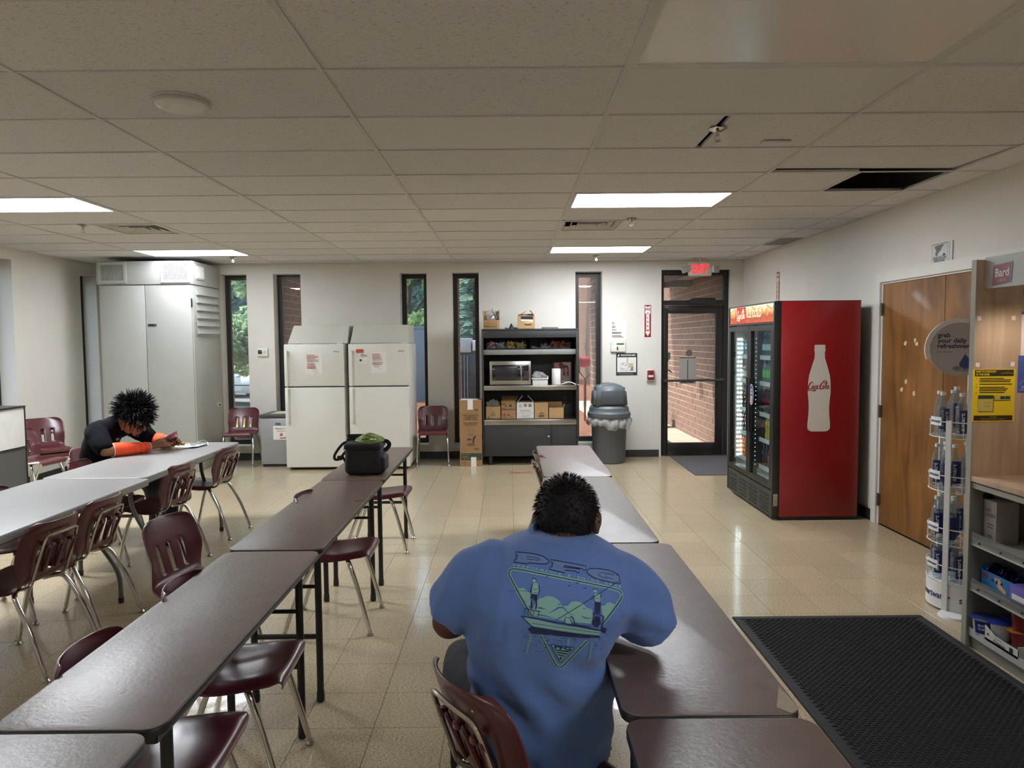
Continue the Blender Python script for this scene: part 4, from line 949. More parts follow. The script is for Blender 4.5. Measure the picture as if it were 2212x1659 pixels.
MB().poly([(.0, .16), (.02, .16), (.02, .24), (.0, .24)], M).poly([(.03, .10), (.09, .10), (.09, .165), (.03, .165)], M, .0).build('plan_rooms', mat('plan_tan', (190, 180, 140), .6, noise=None), t, ang=0)
MB().poly([(.045, .06), (.09, .06), (.09, .125), (.06, .10)], M, .0006).build('plan_grey', m_pg, t, ang=0)
mb = MB(); lines(mb, BW(0, 0, -.0068), -.12, .025, .12, 2, .011, .005, 0, 4, (.85, 1)); mb.build('small_print', m_pg, t, ang=0)
def firesign(name, label, M, loc, w=.088, h=.44):
    t = thing(name, label, 'sign', loc); M = M
    MB().box(-w/2, w/2, 0, h, 0, .004, M).build('board', mat('sign_red', (150, 28, 38), .4), t, ang=0)
    MB().poly([(-.036, h-.01), (-.036, h-.12), (.036, h-.12), (.036, h-.01), (0, h-.03)], M, .0046).poly([(-.022, h-.12), (.022, h-.12), (.022, .072), (.036, .072), (0, .012), (-.036, .072), (-.022, .072)], M, .0046).build('arrow', m_paper, t, ang=0)
    mb = MB().text('FIRE', .042, M @ Matrix.Translation((0, h-.06, .0052)), w=.066, bold=.03)
    for i, c in enumerate('ALARM'): mb.text(c, .036, M @ Matrix.Translation((0, h-.115-i*.058, .0052)), bold=.03)
    mb.build('lettering', mat('sign_maroon', (96, 20, 30), .5, noise=None), t, ang=0); return t
firesign('fire_alarm_sign', 'red and white sign pointing down to the fire alarm pull station', BW(0, 0, 0), (1.902, YB, 1.663))
firesign('fire_alarm_sign', 'red and white sign on the side wall above the drinks cooler', PL((0, 0, 0), (0, -1, 0), (0, 0, 1)), (XR, 8.66, 2.02), h=.40)
t = thing('fire_alarm_pull', 'small red pull station on the wall between trash can and door', 'fire alarm', (1.936, YB, 1.055))
MB().rbox(-.052, .052, -.04, 0, 0, .155, .006).build('backbox', m_white, t)
MB().rbox(-.046, .046, -.062, -.036, .022, .15, .006).build('body', mat('alarm_red', (134, 26, 34), .35), t)
MB().rbox(-.034, .034, -.068, -.06, .055, .085, .003).build('handle', m_white, t)
MB().rbox(-.01, .01, -.066, -.06, .04, .14, .002).build('rib', mat('alarm_dark', (84, 16, 22), .4), t)
t = thing('exit_sign', 'lit red EXIT sign with two emergency lamps above the glass door', 'exit sign', (2.56, 9.74, CH))
m_ex = mat('exit_housing', (206, 202, 192), .4)
MB().rbox(-.09, .07, -.05, .05, -.02, -.004, .006).cyl((0, 0, -.02), (0, 0, -.05), .02, n=12).build('canopy', m_ex, t)
MB().rbox(-.158, .158, -.03, .03, -.24, -.045, .025, 4).build('housing', m_ex, t)
M = BW(.0, -.142, -.0312); mb = MB()
mb.text('EXIT', .165, M, w=.225, bold=.035); mb.build('letters', glow('exit_glow', (255, 42, 52), 1.5), t, ang=0)
for s, a in ((-1, -.35), (1, .0)):
    R_ = Matrix.Translation((s*.205, -.03, -.148)) @ Matrix.Rotation(a*.8, 4, 'Y') @ Matrix.Rotation(s*.25, 4, 'Z')
    h = MB().rbox(-.048, .048, -.02, .03, -.046, .046, .012, 3, R_).cyl((-s*.035, .02, 0), (-s*.07, .03, 0), .018, n=10, M=R_).build('emergency_lamp', m_ex, t)
    mb = MB()
    for i in range(4): mb.rbox(-.04, .04, -.0235, -.0195, -.036+i*.021, -.026+i*.021, .002, 1, R_)
    for i in range(4): mb.rbox(-.038+i*.021, -.030+i*.021, -.0235, -.0195, -.04, .04, .002, 1, R_)
    mb.build('lens_ribs', mat('lamp_lens', (150, 148, 142), .2), h)
# ================================================================ BLACK SHELF UNIT AND WHAT IS ON IT
m_blk = mat('unit_black', (46, 47, 48), .5, noise=(8, .08)); m_blk2 = mat('unit_inside', (62, 63, 64), .55, noise=(5, .08)); m_gshelf = mat('shelf_grey', (134, 136, 134), .4, .2)
UX0, UX1, UF, UB = -.365, .885, 9.36, 9.86
t = thing('break_room_unit', 'black open shelf unit with microwave, boxes and cupboards on short legs', 'shelf unit', (.26, 9.6, 0))
for x in (UX0, UX1-.022): MB().rbox(x, x+.022, UF, UB, .11, 1.78, .003).build('side_panel', m_blk, t, w=True)
MB().box(UX0+.022, UX1-.022, UB-.02, UB, .11, 1.76).build('back_panel', m_blk2, t, w=True, ang=0)
MB().rbox(UX0, UX1, UF-.005, UB, 1.76, 1.782, .003).build('top', m_blk, t, w=True)
MB().rbox(UX0+.022, UX1-.022, UF, UF+.02, 1.665, 1.76, .003).build('fascia', m_blk, t, w=True)
for z0, z1, m, f in ((1.445, 1.512, m_gshelf, .06), (.985, 1.046, m_steel, .0), (.53, .60, m_steel, .0)):
    MB().rbox(UX0+.022, UX1-.022, UF-.012+f, UB-.02, z0, z1, .004).build('shelf', m, t, w=True)
MB().rbox(UX0+.022, UX1-.022, UF+.02, UB-.02, .115, .53, .003).build('cupboard', m_blk, t, w=True)
d = MB().rbox(UX0+.026, .535, UF, UF+.02, .12, .525, .003).build('door', m_blk, t, w=True); MB().rbox(.541, UX1-.026, UF, UF+.02, .12, .525, .003).build('door', m_blk, t, w=True)
MB().lathe([(.0, 0), (.012, 0), (.013, .008), (.006, .014), (.0, .015)], n=14, M=PL((.497, UF, .375), (1, 0, 0), (0, 0, 1))).build('knob', mat('knob_brass', (206, 196, 160), .2, .8), d)
for x in (UX0+.10, UX1-.10):
    for y in (UF+.06, UB-.06): MB().lathe([(.0, 0), (.016, 0), (.030, .11), (.0, .11)], (x, y, 0), 14).build('leg', m_blk, t, w=True)
for zz in (.87, .93): MB().lathe([(.0, 0), (.018, 0), (.018, .006), (.0, .006)], n=14, M=PL((.745, UB-.02, zz-.09), (1, 0, 0), (0, 0, 1))).build('cable_grommet', mat('grommet', (100, 100, 98), .5), t, w=True)
# condiment trays
q = random.Random(11)
def tray(x0, x1, label, kinds):
    t = thing('condiment_tray', label, 'organizer', ((x0+x1)/2, 9.6, 1.512)); w = x1-x0; n = 4
    mb = MB().box(-w/2, w/2, -.17, .16, 0, .006).box(-w/2, w/2, .15, .16, 0, .15).box(-w/2, w/2, -.17, -.164, 0, .022)
    mb.build('base', m_black, t, ang=0)
    for i in range(n+1): x = -w/2+w*i/n; MB().prism([(-.17, 0), (.16, 0), (.16, .15), (-.08, .15), (-.17, .03)], -.003, .003, PL((x, 0, 0), (0, 1, 0), (0, 0, 1))).build('divider', m_black, t, ang=0)
    for i, (m, k, hh) in enumerate(kinds):
        c = -w/2+w*(i+.5)/n; mb = MB()
        for j in range(k):
            p = Vector((c+q.uniform(-.045, .045), q.uniform(-.14, .05), q.uniform(.01, hh))); a = Vector((q.uniform(-1, 1), q.uniform(-.5, .5), q.uniform(-.6, 1))).normalized()*q.uniform(.025, .05); b = a.orthogonal().normalized()*.008
            mb.add([p-a-b, p+a-b, p+a+b, p-a+b, p-a-b+Vector((0, .004, 0)), p+a-b+Vector((0, .004, 0)), p+a+b+Vector((0, .004, 0)), p-a+b+Vector((0, .004, 0))], [(0, 3, 2, 1), (4, 5, 6, 7), (0, 1, 5, 4), (1, 2, 6, 5), (2, 3, 7, 6), (3, 0, 4, 7)])
        o = mb.build('condiment_packets', m, None, ang=0, kind='stuff'); o.location = ((x0+x1)/2, 9.6, 1.512); tag(o, label.split(' tray')[0]+' tray, its heap of packets in bin %s' % ['one', 'two', 'three', 'four'][i], 'packets')
pk = [mat('packet_pink', (196, 168, 170), .5, noise=(90, .2)), mat('packet_white', (184, 184, 188), .5, noise=(90, .2)), mat('packet_yellow', (206, 184, 112), .5, noise=(90, .25)), mat('packet_tan', (196, 180, 130), .5, noise=(90, .3)), mat('packet_red', (160, 92, 92), .5, noise=(90, .5)), mat('packet_silver', (176, 176, 180), .4, noise=(90, .2))]
tray(-.305, .20, 'first black condiment tray', [(pk[0], 70, .085), (pk[1], 60, .08), (pk[2], 70, .09), (pk[3], 55, .075)])
tray(.27, .79, 'second black condiment tray', [(pk[5], 10, .012), (pk[5], 34, .045), (pk[4], 55, .085), (pk[4], 55, .08)])
# microwave
t = thing('microwave', 'stainless steel microwave oven on the middle shelf', 'microwave', (0, 9.6, 1.046)); yf = 9.40-9.6
MB().rbox(-.262, .272, yf+.02, .22, .012, .315, .008).build('body', mat('micro_case', (70, 70, 70), .4, .5), t)
MB().rbox(-.265, .275, yf, yf+.022, .010, .317, .006).build('front_frame', m_steel, t)
MB().rbox(-.235, .245, yf-.006, yf+.004, .062, .268, .005).build('glass_front', mat('micro_glass', (16, 16, 17), .12, coat=.5), t)
MB().rbox(-.2, .10, yf-.0075, yf-.005, .085, .245, .006).build('window', mat('micro_window', (40, 40, 43), .18), t)
MB().tube([(.148, yf-.03, .07), (.148, yf-.038, .165), (.148, yf-.03, .262)], .0115, 10).rbox(.14, .156, yf-.03, yf, .07, .085, .003).rbox(.14, .156, yf-.03, yf, .248, .262, .003).build('handle', m_chrome, t)
for i in range(6):
    for j in range(3): MB().rbox(.182+j*.02, .196+j*.02, yf-.008, yf-.005, .085+i*.018, .095+i*.018, .001, 1).build('button', mat('micro_btn', (92, 92, 96), .5), t)
MB().rect(.185, .232, .235, .255, BW(0, 0, yf-.0065)).build('display', mat('micro_disp', (24, 34, 30), .2), t, ang=0)
for x in (-.22, .22):
    for y in (yf+.05, .17): MB().cyl((x, y, 0), (x, y, .014), .014, n=10).build('foot', m_black, t)
# white tray with a bag, towel roll, poster
t = thing('plastic_tub', 'low white plastic tub beside the microwave', 'tub', (.395, 9.52, 1.046)); mb = MB()
for a, b, c, d in ((-.1, .1, -.075, -.07), (-.1, .1, .07, .075), (-.1, -.095, -.07, .07), (.095, .1, -.07, .07)): mb.box(a, b, c, d, .004, .085)
mb.box(-.1, .1, -.075, .075, 0, .004).build('tub', m_white, t, ang=0)
MB().box(-.108, .108, -.083, -.07, .075, .088).box(-.108, .108, .07, .083, .075, .088).box(.095, .108, -.07, .07, .075, .115).box(-.108, -.095, -.07, .07, .075, .088).build('rim', m_white, t, ang=0)
def crumple(mb, c, s, seed, n=5):
    q = random.Random(seed)
    ph = [q.uniform(0, 6.28) for _ in range(12)]
    def fn(u, v):
        a = u*2*PI; b = (v-.5)*PI; r = 1+.26*math.sin(3*a+ph[0]+2*b)+.24*math.sin(7*a+ph[1])*math.cos(b*3+ph[2])+.2*math.sin(11*a+5*b+ph[3])+.08*math.sin(17*a-9*b+ph[4])
        return (c[0]+s[0]*r*math.cos(a)*math.cos(b), c[1]+s[1]*r*math.sin(a)*math.cos(b), c[2]+s[2]*r*math.sin(b))
    return mb.sheet(fn, 19, 10, closed=True)
m_film = glass_mat('clear_film', (244, 244, 246), 1.3, .08, haze=.28)
o = crumple(MB(), (.39, 9.53, 1.14), (.085, .06, .06), 3).build('plastic_bag', m_film, ang=0); tag(o, 'crumpled clear plastic bag in the low white tub', 'bag')
t = thing('paper_towel_roll', 'white paper towel roll with its loose end on the shelf', 'paper towel', (.607, 9.47, 1.046)); m_tow = mat('towel_paper', (232, 231, 228), .85, noise=(50, .02), bump=(120, .2, .002))
MB().lathe([(.018, 0), (.057, 0), (.058, .004), (.058, .206), (.057, .21), (.018, .21), (.018, 0)], n=28).build('roll', m_tow, t)
MB().sheet(lambda u, v: (.05+.235*u, -.02-.05*u+.10*(v-.5), .006+.03*math.sin(u*3.3)**2*(.4+u)+.006*math.sin(v*6+u*5)), 22, 6).build('loose_end', m_tow, t)
t = thing('framed_poster', 'small pink and maroon poster of a dark haired woman covering her face', 'poster', (.70, 9.66, 1.046)); M = BW(0, 0, -.006)
MB().box(-.118, .118, -.005, .005, 0, .29).build('board', mat('poster_pink', (176, 128, 124), .5, noise=(9, .06)), t, ang=0)
MB().rect(-.118, .19, -.0, .29, M).poly([(.0+.0, .205), (.03, .22), (.03, .26), (.0, .275)], M).build('maroon_block', mat('poster_maroon', (92, 34, 40), .5, noise=None), t, ang=0)
mb = MB()
for i in range(0): mb.text(['KEEP OUR', 'PEOPLE', 'SAFE AT', 'WORK'][i], .018, M @ Matrix.Translation((-.108, .272-i*.02, .0008)), align='LEFT', bold=.03)
mb = MB(); lines(mb, M, -.105, .275, -.01, 4, .021, .011, .0008, 4); mb.build('print_lines', mat('poster_text', (206, 150, 146), .5, noise=None), t, ang=0)
MB().poly([(.05+.036*math.cos(a), .195+.055*math.sin(a)) for a in [i*.4 for i in range(16)]], M, .0008).poly([(.018, .19), (.012, .12), (.03, .10), (.07, .10), (.088, .12), (.084, .19)], M, .0008).build('hair_print', mat('poster_dark', (40, 30, 32), .5, noise=None), t, ang=0)
MB().poly([(.05+.024*math.cos(a), .185+.034*math.sin(a)) for a in [i*.4 for i in range(16)]], M, .0012).poly([(.03, .1), (.035, .165), (.048, .17), (.05, .1)], M, .0013).poly([(.052, .1), (.054, .17), (.066, .165), (.072, .1)], M, .0013).build('skin_print', mat('poster_skin', (156, 116, 104), .5, noise=None), t, ang=0)
MB().poly([(-.01, .0), (.015, .1), (.085, .1), (.105, .0)], M, .0009).build('shirt_print', mat('poster_grey', (150, 140, 138), .5, noise=None), t, ang=0)
MB().rect(-.005, .02, .07, .035, M, .0015).build('caption', m_paper, t, ang=0)
# cardboard boxes
m_card = mat('cardboard', (176, 142, 98), .8, noise=(5, .06), bump=(90, .1, .001)); m_card2 = mat('cardboard_dark', (150, 116, 80), .8, noise=(5, .08)); m_cardin = mat('cardboard_inside', (140, 110, 76), .85); m_ink = mat('carton_ink', (70, 54, 40), .7, noise=None)
def carton(x0, x1, y0, y1, z0, z1, label, m=None, open_=True, flaps=(), name='cardboard_box'):
    """a box standing on z0; flaps: list of (side, length, angle deg from vertical outward)"""
    m = m or m_card; w, d, h = x1-x0, y1-y0, z1-z0; t = thing(name, label, 'box', ((x0+x1)/2, (y0+y1)/2, z0)); e = .005
    mb = MB()
    if open_:
        mb.box(-w/2, w/2, -d/2, -d/2+e, 0, h).box(-w/2, w/2, d/2-e, d/2, 0, h).box(-w/2, -w/2+e, -d/2+e, d/2-e, 0, h).box(w/2-e, w/2, -d/2+e, d/2-e, 0, h).box(-w/2, w/2, -d/2, d/2, 0, e)
    else: mb.rbox(-w/2, w/2, -d/2, d/2, 0, h, .003)
    mb.build('carton', m, t, ang=0)
    for sd, ln, an in flaps:
        a = R(an); s, c = math.sin(a)*ln, math.cos(a)*ln
        if sd in 'lr':
            g = -1 if sd == 'l' else 1; x = g*(w/2-e/2)
            f = MB().add([(x, -d/2+.004, h), (x, d/2-.004, h), (x+g*s, d/2-.004, h+c), (x+g*s, -d/2+.004, h+c), (x+.004, -d/2+.004, h), (x+.004, d/2-.004, h), (x+g*s+.004, d/2-.004, h+c), (x+g*s+.004, -d/2+.004, h+c)], [(0, 1, 2, 3), (7, 6, 5, 4), (3, 2, 6, 7), (0, 3, 7, 4), (1, 5, 6, 2)])
        else:
            g = -1 if sd == 'f' else 1; y = g*(d/2-e/2)
            f = MB().add([(-w/2+.004, y, h), (w/2-.004, y, h), (w/2-.004, y+g*s, h+c), (-w/2+.004, y+g*s, h+c), (-w/2+.004, y+.004, h), (w/2-.004, y+.004, h), (w/2-.004, y+g*s+.004, h+c), (-w/2+.004, y+g*s+.004, h+c)], [(0, 1, 2, 3), (7, 6, 5, 4), (3, 2, 6, 7), (0, 3, 7, 4), (1, 5, 6, 2)])
        f.build('flap', m, t, ang=0)
    return t, -d/2-.0012
SZ = .602
t, y = carton(-.32, -.13, 9.44, 9.66, SZ, .765, 'tan open box with a triangle mark, first on the lower shelf', flaps=[('b', .05, 10)])
M = BW(0, 0, y); MB().ribbon([(0, .105), (.032, .055), (-.032, .055)], .006, M, closed=True, smooth=False).ribbon([(0, .09), (.02, .062), (-.02, .062)], .004, M, closed=True, smooth=False).text('KEEP DRY', .014, M @ Matrix.Translation((0, .045, 0))).rect(-.07, .012, -.055, .03, M).build('print', m_ink, t, ang=0)
o = crumple(MB(), (-.225, 9.53, .785), (.075, .07, .05), 5).build('plastic_liner', m_film, ang=0); tag(o, 'clear plastic liner bulging out of the tan box with the triangle mark', 'bag')
t, y = carton(-.118, .074, 9.42, 9.64, SZ, .720, 'brown closed box under another brown box on the lower shelf', m_card2, False)
M = BW(0, 0, y); MB().poly([(-.055+.016*math.cos(a), .055+.016*math.sin(a)) for a in [i*.5 for i in range(13)]], M).build('red_mark', m_red, t, ang=0); MB().rect(-.085, .02, -.03, .026, M).rect(.02, .02, .06, .024, M).rect(-.02, .045, .02, .06, M).build('print', m_ink, t, ang=0)
t, y = carton(-.118, .072, 9.43, 9.65, .722, .838, 'brown box stacked on another brown box on the lower shelf', m_card2, True, [('r', .05, 20), ('b', .05, 10)])
M = BW(0, 0, y); MB().poly([(.025+.018*math.cos(a), .055+.018*math.sin(a)) for a in [i*.5 for i in range(13)]], M).rect(-.085, .07, -.04, .082, M).rect(-.05, .045, -.02, .055, M).rect(-.085, .012, -.03, .018, M).rect(.02, .015, .07, .02, M).build('print', m_ink, t, ang=0)
t, y = carton(.085, .308, 9.42, 9.64, SZ, .820, 'white open box printed with a fork picture on the lower shelf', mat('carton_white', (214, 212, 204), .7, noise=(5, .03)), True, [('l', .11, -42), ('r', .11, -42)])
M = BW(0, 0, y); mb = MB().text('FULING', .034, M @ Matrix.Translation((0, .107, 0)), w=.125, bold=-.004).text('DISPOSABLE CUTLERY ITEMS', .012, M @ Matrix.Translation((0, .077, 0)), w=.19).ribbon([(-.06, .05), (.06, .05), (.06, .02), (-.06, .02)], .0025, M, closed=True, smooth=False).ribbon([(-.045, .035), (.03, .036), (.045, .04)], .003, M)
for k in range(3): a = 2.1*k+.5; mb.ribbon([(-.063+.012*math.cos(a), .17+.012*math.sin(a)), (-.063+.014*math.cos(a+.8), .17+.014*math.sin(a+.8)), (-.063+.012*math.cos(a+1.5), .17+.012*math.sin(a+1.5))], .006, M)
for k in range(9): mb.rect(.042+k*.0045, .158, .044+k*.0045+(k % 3)*.001, .185, M)
mb.rect(.045, .19, .08, .197, M).build('print', m_print, t, ang=0); MB().rect(-.018, .16, .02, .2, M).build('pale_print', m_pg, t, ang=0)
t, y = carton(.318, .497, 9.42, 9.64, SZ, .815, 'brown closed box with tape between the white box and the low open box', m_card, False)
M = BW(0, 0, y); MB().ribbon([(-.055, .055), (.06, .055), (.06, .022), (-.055, .022)], .003, M, closed=True, smooth=False).rect(-.03, .066, .03, .074, M).rect(-.01, .078, .02, .085, M).rect(-.035, .03, .04, .047, M).build('print', m_ink, t, ang=0)
MB().box(-.089, .089, -.112, -.1085, .112, .118).build('tape', mat('tape_gloss', (186, 150, 104), .25), t, ang=0)
carton(.508, .70, 9.42, 9.64, SZ, .748, 'plain brown box with open flaps, last on the lower shelf', m_card, True, [('b', .06, 15), ('r', .04, 25)])
# on top of the unit
t, y = carton(-.345, -.135, 9.48, 9.72, 1.782, 1.90, 'cut-down cardboard box holding clear plastic on top of the shelf unit', m_card, True, [('l', .13, 4), ('r', .14, 0), ('b', .13, 0)])
MB().rbox(-.085, .078, -.128, -.121, .03, .108, .002).build('front_patch', m_card2, t)
o = crumple(MB(), (-.225, 9.56, 1.955), (.085, .08, .07), 8).build('plastic_sleeves', m_film, ang=0); tag(o, 'crinkled clear plastic sleeves in the cut-down box on the shelf unit', 'bag')
t, y = carton(.108, .33, 9.48, 9.70, 1.782, 1.955, 'torn cardboard box with raised flaps on top of the shelf unit', m_card, True, [('l', .12, -60), ('r', .09, -38), ('b', .03, 0)])
M = BW(0, 0, y); MB().rect(-.02, .045, .065, .06, M).build('print', m_ink, t, ang=0)
MB().poly([(-.07, .165), (-.07, .105), (.0, .085), (.09, .075), (.09, .165)], M).build('torn_opening', m_dark, t, ang=0)
MB().poly([(-.07, .105), (-.01, .098), (.09, .10), (.088, .07), (.05, .078), (.02, .066), (-.03, .082)], M, .004).build('torn_edge', mat('torn_paper', (206, 176, 124), .8), t, ang=0)
MB().poly([(-.07, .125), (.085, .12), (.09, .1), (-.07, .105)], M, .002).build('inner_white', m_paper, t, ang=0)
o = MB().add(*(lambda f: (f.v, f.f))(MB().sheet(lambda u, v: (-.075+.18*u, 9.52+.12*v, 1.785+.055*math.exp(-((u-.55)/.16)**2)*math.sin(PI*v)+.018*math.sin(u*9)**2*math.sin(PI*v)), 22, 8))).build('black_cloth_bag', mat('cloth_black', (40, 40, 44), .7), ang=40); tag(o, 'crumpled black bag lying flat on top of the shelf unit', 'bag')
o = MB().rbox(.43, .64, 9.50, 9.70, 1.783, 1.803, .003).build('flat_box', mat('flat_grey', (104, 104, 100), .6)); tag(o, 'thin grey flat box lying on top of the shelf unit', 'box')
# tall cup carton, printed upside down
t, y = carton(-.66, -.372, 9.31, 9.60, 0, .865, 'tall brown cup carton printed upside down, standing beside the shelf unit', m_card2, False)
m_ci = mat('carton_print', (52, 46, 36), .7, noise=None)
M = BW(0, 0, y) @ Matrix.Rotation(PI, 4, 'Z'); U = lambda x, z: M @ Matrix.Translation((-x, -z, 0))
mb = MB()
for s, z, w in (('CALIENTES O FRIAS', .665, .20), ('PARA BEBIDAS', .640, .155), ('VASOS TERMICOS', .615, .19), ('INSULATED CUPS', .565, .18), ('HOT OR COLD', .542, .145)): mb.text(s, .022, U(0, z), w=w, bold=.03)
mb.text('cup', .05, U(-.018, .355), shear=.3, bold=.04, w=.062).text('J', .085, U(.042, .352), shear=.2, bold=.07).text('DART', .032, U(.0, .285), w=.085, bold=.04)
q_ = [(.055*math.cos(a), .285+.02*math.sin(a)) for a in [i*PI/10 for i in range(20)]]; mb.ribbon(q_, .003, BW(0, 0, y), closed=True, k=2)
mb.ribbon([(-.022, .49), (-.031, .415), (.031, .415), (.022, .49)], .0016, BW(0, 0, y), closed=True, smooth=False).rect(-.033, .408, .033, .412, BW(0, 0, y)).rect(.05, .74, .1, .748, BW(0, 0, y)).rect(.06, .725, .1, .733, BW(0, 0, y)).rect(-.09, .69, .1, .693, BW(0, 0, y)).rect(.04, .23, .1, .236, BW(0, 0, y)).rect(.05, .215, .1, .222, BW(0, 0, y))
mb.text('101', .05, U(-.09, .045) @ Matrix.Rotation(PI, 4, 'Z'), bold=-.01).build('print', m_ci, t, ang=0)
MB().rect(-.132, .08, .138, .17, BW(0, 0, y)).build('green_band', mat('carton_green', (58, 66, 52), .7, noise=None), t, ang=0)
MB().text('12J12', .026, U(.08, .148), w=.075).rect(-.12, .15, -.02, .154, BW(0, 0, y), .0006).rect(-.12, .125, -.03, .129, BW(0, 0, y), .0006).rect(-.10, .1, .1, .104, BW(0, 0, y), .0006).build('band_print', mat('carton_print_pale', (150, 140, 104), .7, noise=None), t, ang=0)
MB().box(-.038, .032, y-.002, y, .74, .868).box(-.038, .032, y, .0, .866, .8675).build('white_tape', m_paper, t, ang=0); MB().box(-.0, .068, y-.002, y, .0, .12).build('white_tape', m_paper, t, ang=0)
MB().poly([(-.13, -.12), (.09, -.12), (.09, .12), (-.13, .12)], Matrix.Translation((0, 0, .8662))).build('white_top_label', m_paper, t, ang=0)
# trash can
t = thing('trash_can', 'round grey trash can with a domed swing-door lid beside the shelf unit', 'trash can', (1.315, 9.57, 0)); m_tc = mat('can_grey', (78, 80, 82), .5, noise=(5, .05), bump=(160, .1, .001)); m_tl = mat('lid_grey', (92, 98, 102), .45, noise=(5, .05))
MB().lathe([(.0, 0), (.205, 0), (.215, .01), (.222, .2), (.236, .58), (.25, .60), (.25, .62), (.0, .62)], n=40).build('barrel', m_tc, t)
MB().lathe([(.0, .60), (.275, .60), (.285, .62), (.285, .665), (.27, .68), (.262, .70), (.262, .73), (.25, .745), (.235, .76), (.0, .76)], n=44).build('rim', m_tl, t)
bm = bmesh.new(); pr = [(-.225, .74), (-.225, .98), (-.13, 1.045), (.05, 1.06), (.19, 1.02), (.225, .98), (.225, .74)]
me = MB().prism(pr, -.20, .20, PL((0, 0, 0), (1, 0, 0), (0, 0, 1))).mesh('hood', 0); bm.from_mesh(me); bmesh.ops.bevel(bm, geom=bm.edges[:], offset=.035, segments=4, affect='EDGES')
for v in bm.verts:
    k = 1-.10*max(0, (v.co.z-.74)/.32); v.co.x *= k; v.co.y *= k
bm.to_mesh(me); bm.free(); me.shade_smooth(); hd = put('hood', me, m_tl, t)
MB().rbox(-.125, .165, -.212, -.185, .785, .965, .010, 2).build('swing_door', mat('lid_door', (74, 79, 84), .4), hd)
def skirt(u, v):
    a = u*2*PI; r = .238+.055*math.sin(v*PI*.75)+.012*math.sin(a*13+v*3)+.008*math.sin(a*29+1.7)
    return (r*math.cos(a), r*math.sin(a), .625-(.135+.035*math.sin(a*2+4)+.018*math.sin(a*7))*v-.01*math.sin(a*17)*v)
MB().sheet(skirt, 120, 7, closed=True).build('bin_liner', glass_mat('liner_film', (196, 196, 198), 1.0, .2, haze=.38), t, ang=60)
# mat by the door, cross of red tape
o = MB().rbox(2.205, 3.16, 8.53, 9.90, .0, .008, .003).build('door_mat', mat('door_mat_grey', (84, 82, 84), .95, noise=(60, .2), bump=(160, .5, .004))); tag(o, 'grey ribbed mat on the floor inside the glass door', 'mat')
t = thing('tape_cross', 'cross of red tape stuck on the floor before the shelf unit', 'tape', (.125, 8.82, 0)); m_tp = mat('tape_red', (176, 36, 40), .5)
for a in (26, -24): MB().box(-.155, .155, -.012, .012, .0004, .0012 if a > 0 else .0018, Matrix.Rotation(R(a), 4, 'Z')).build('strip', m_tp, t, ang=0)
# bookcase at the left border
t = thing('bookcase', 'white and dark bookcase with black edges at the left border', 'bookcase', (-5.1, 6.6, 0)); m_bw = mat('laminate_white', (204, 202, 198), .4)
X0, X1, Y0, Y1 = -5.56, -4.76, 6.05, 7.04
MB().rbox(X0, X1+.012, Y0-.01, Y1+.012, 1.018, 1.036, .002).build('top', m_black, t, w=True)
MB().box(X1-.018, X1, Y0, Y1, .64, 1.018).build('end_panel', m_bw, t, w=True, ang=0)
MB().box(X1-.018, X1, Y0, Y1, .0, .62).build('lower_end_panel', mat('cupboard_dark', (74, 74, 74), .4), t, w=True, ang=0)
MB().box(X1-.02, X1+.006, Y1-.002, Y1+.012, 0, 1.018).box(X1-.02, X1+.006, Y0-.01, Y0+.002, 0, 1.018).box(X1-.02, X1+.006, Y0, Y1, .62, .64).build('edge_strip', m_black, t, w=True, ang=0)
MB().box(X0, X1-.02, Y1-.02, Y1, .03, 1.018).box(X0, X0+.02, Y0, Y1-.02, .03, 1.018).build('back_panel', m_bw, t, w=True, ang=0)
for z in (.05, .35, .63): MB().box(X0+.02, X1-.02, Y0, Y1-.02, z-.018, z).build('shelf', m_black, t, w=True, ang=0)
# things on the brown table
t = thing('lunch_bag', 'black insulated lunch bag on the farthest middle table', 'bag', (-.985, 4.86, TZ)); m_lb = mat('nylon_black', (33, 34, 37), .75, noise=(60, .15), bump=(260, .3, .001))
me = MB().rbox(-.128, .128, -.10, .10, .0, .185, .035, 5).mesh('b', 30)
for v in me.vertices:
    v.co.x *= 1-.05*(v.co.z/.2); v.co.z += .004*math.sin(v.co.x*40)
put('body', me, m_lb, t)
MB().rbox(-.128, .122, -.105, .105, .172, .215, .022, 4).build('lid', m_lb, t); MB().tube(rrect3 := [(-.125, -.107, .178), (.12, -.107, .178), (.12, .107, .178), (-.125, .107, .178)], .003, 6, closed=True).build('zip', m_black, t)
MB().rbox(.10, .145, -.085, .085, .015, .125, .02, 3).build('side_pocket', m_lb, t)
MB().tube(catmull([(-.10, .05, .22), (-.125, .05, .235), (-.06, .05, .238), (.02, .05, .235)], 4), [(.022, .004)]*13, 8).build('handle', m_lb, t)
st = MB().tube(catmull([(-.118, -.02, .215), (-.15, -.03, .20), (-.195, -.04, .14), (-.20, -.045, .105), (-.175, -.04, .10), (-.15, -.035, .125), (-.128, -.02, .155)], 5), [(.009, .003)]*31, 8).build('strap', m_lb, t)
MB().rbox(-.185, -.15, -.047, -.03, .093, .125, .006, 2, Matrix.Identity(4)).build('buckle', m_black, st)
MB().tube(catmull([(-.15, -.035, .12), (-.135, -.03, .09), (-.128, -.02, .07)], 4), [(.008, .003)]*9, 8).tube(catmull([(.118, .0, .215), (.145, .0, .215), (.162, .0, .195), (.15, .0, .17), (.128, .0, .15)], 5), [(.014, .003)]*21, 8).build('strap', m_lb, t)
t = thing('green_mask', 'olive green slotted plastic cap lying on the black lunch bag', 'container', (-.945, 4.82, TZ+.215)); m_gr = mat('olive_green', (112, 132, 52), .5, noise=(12, .1))
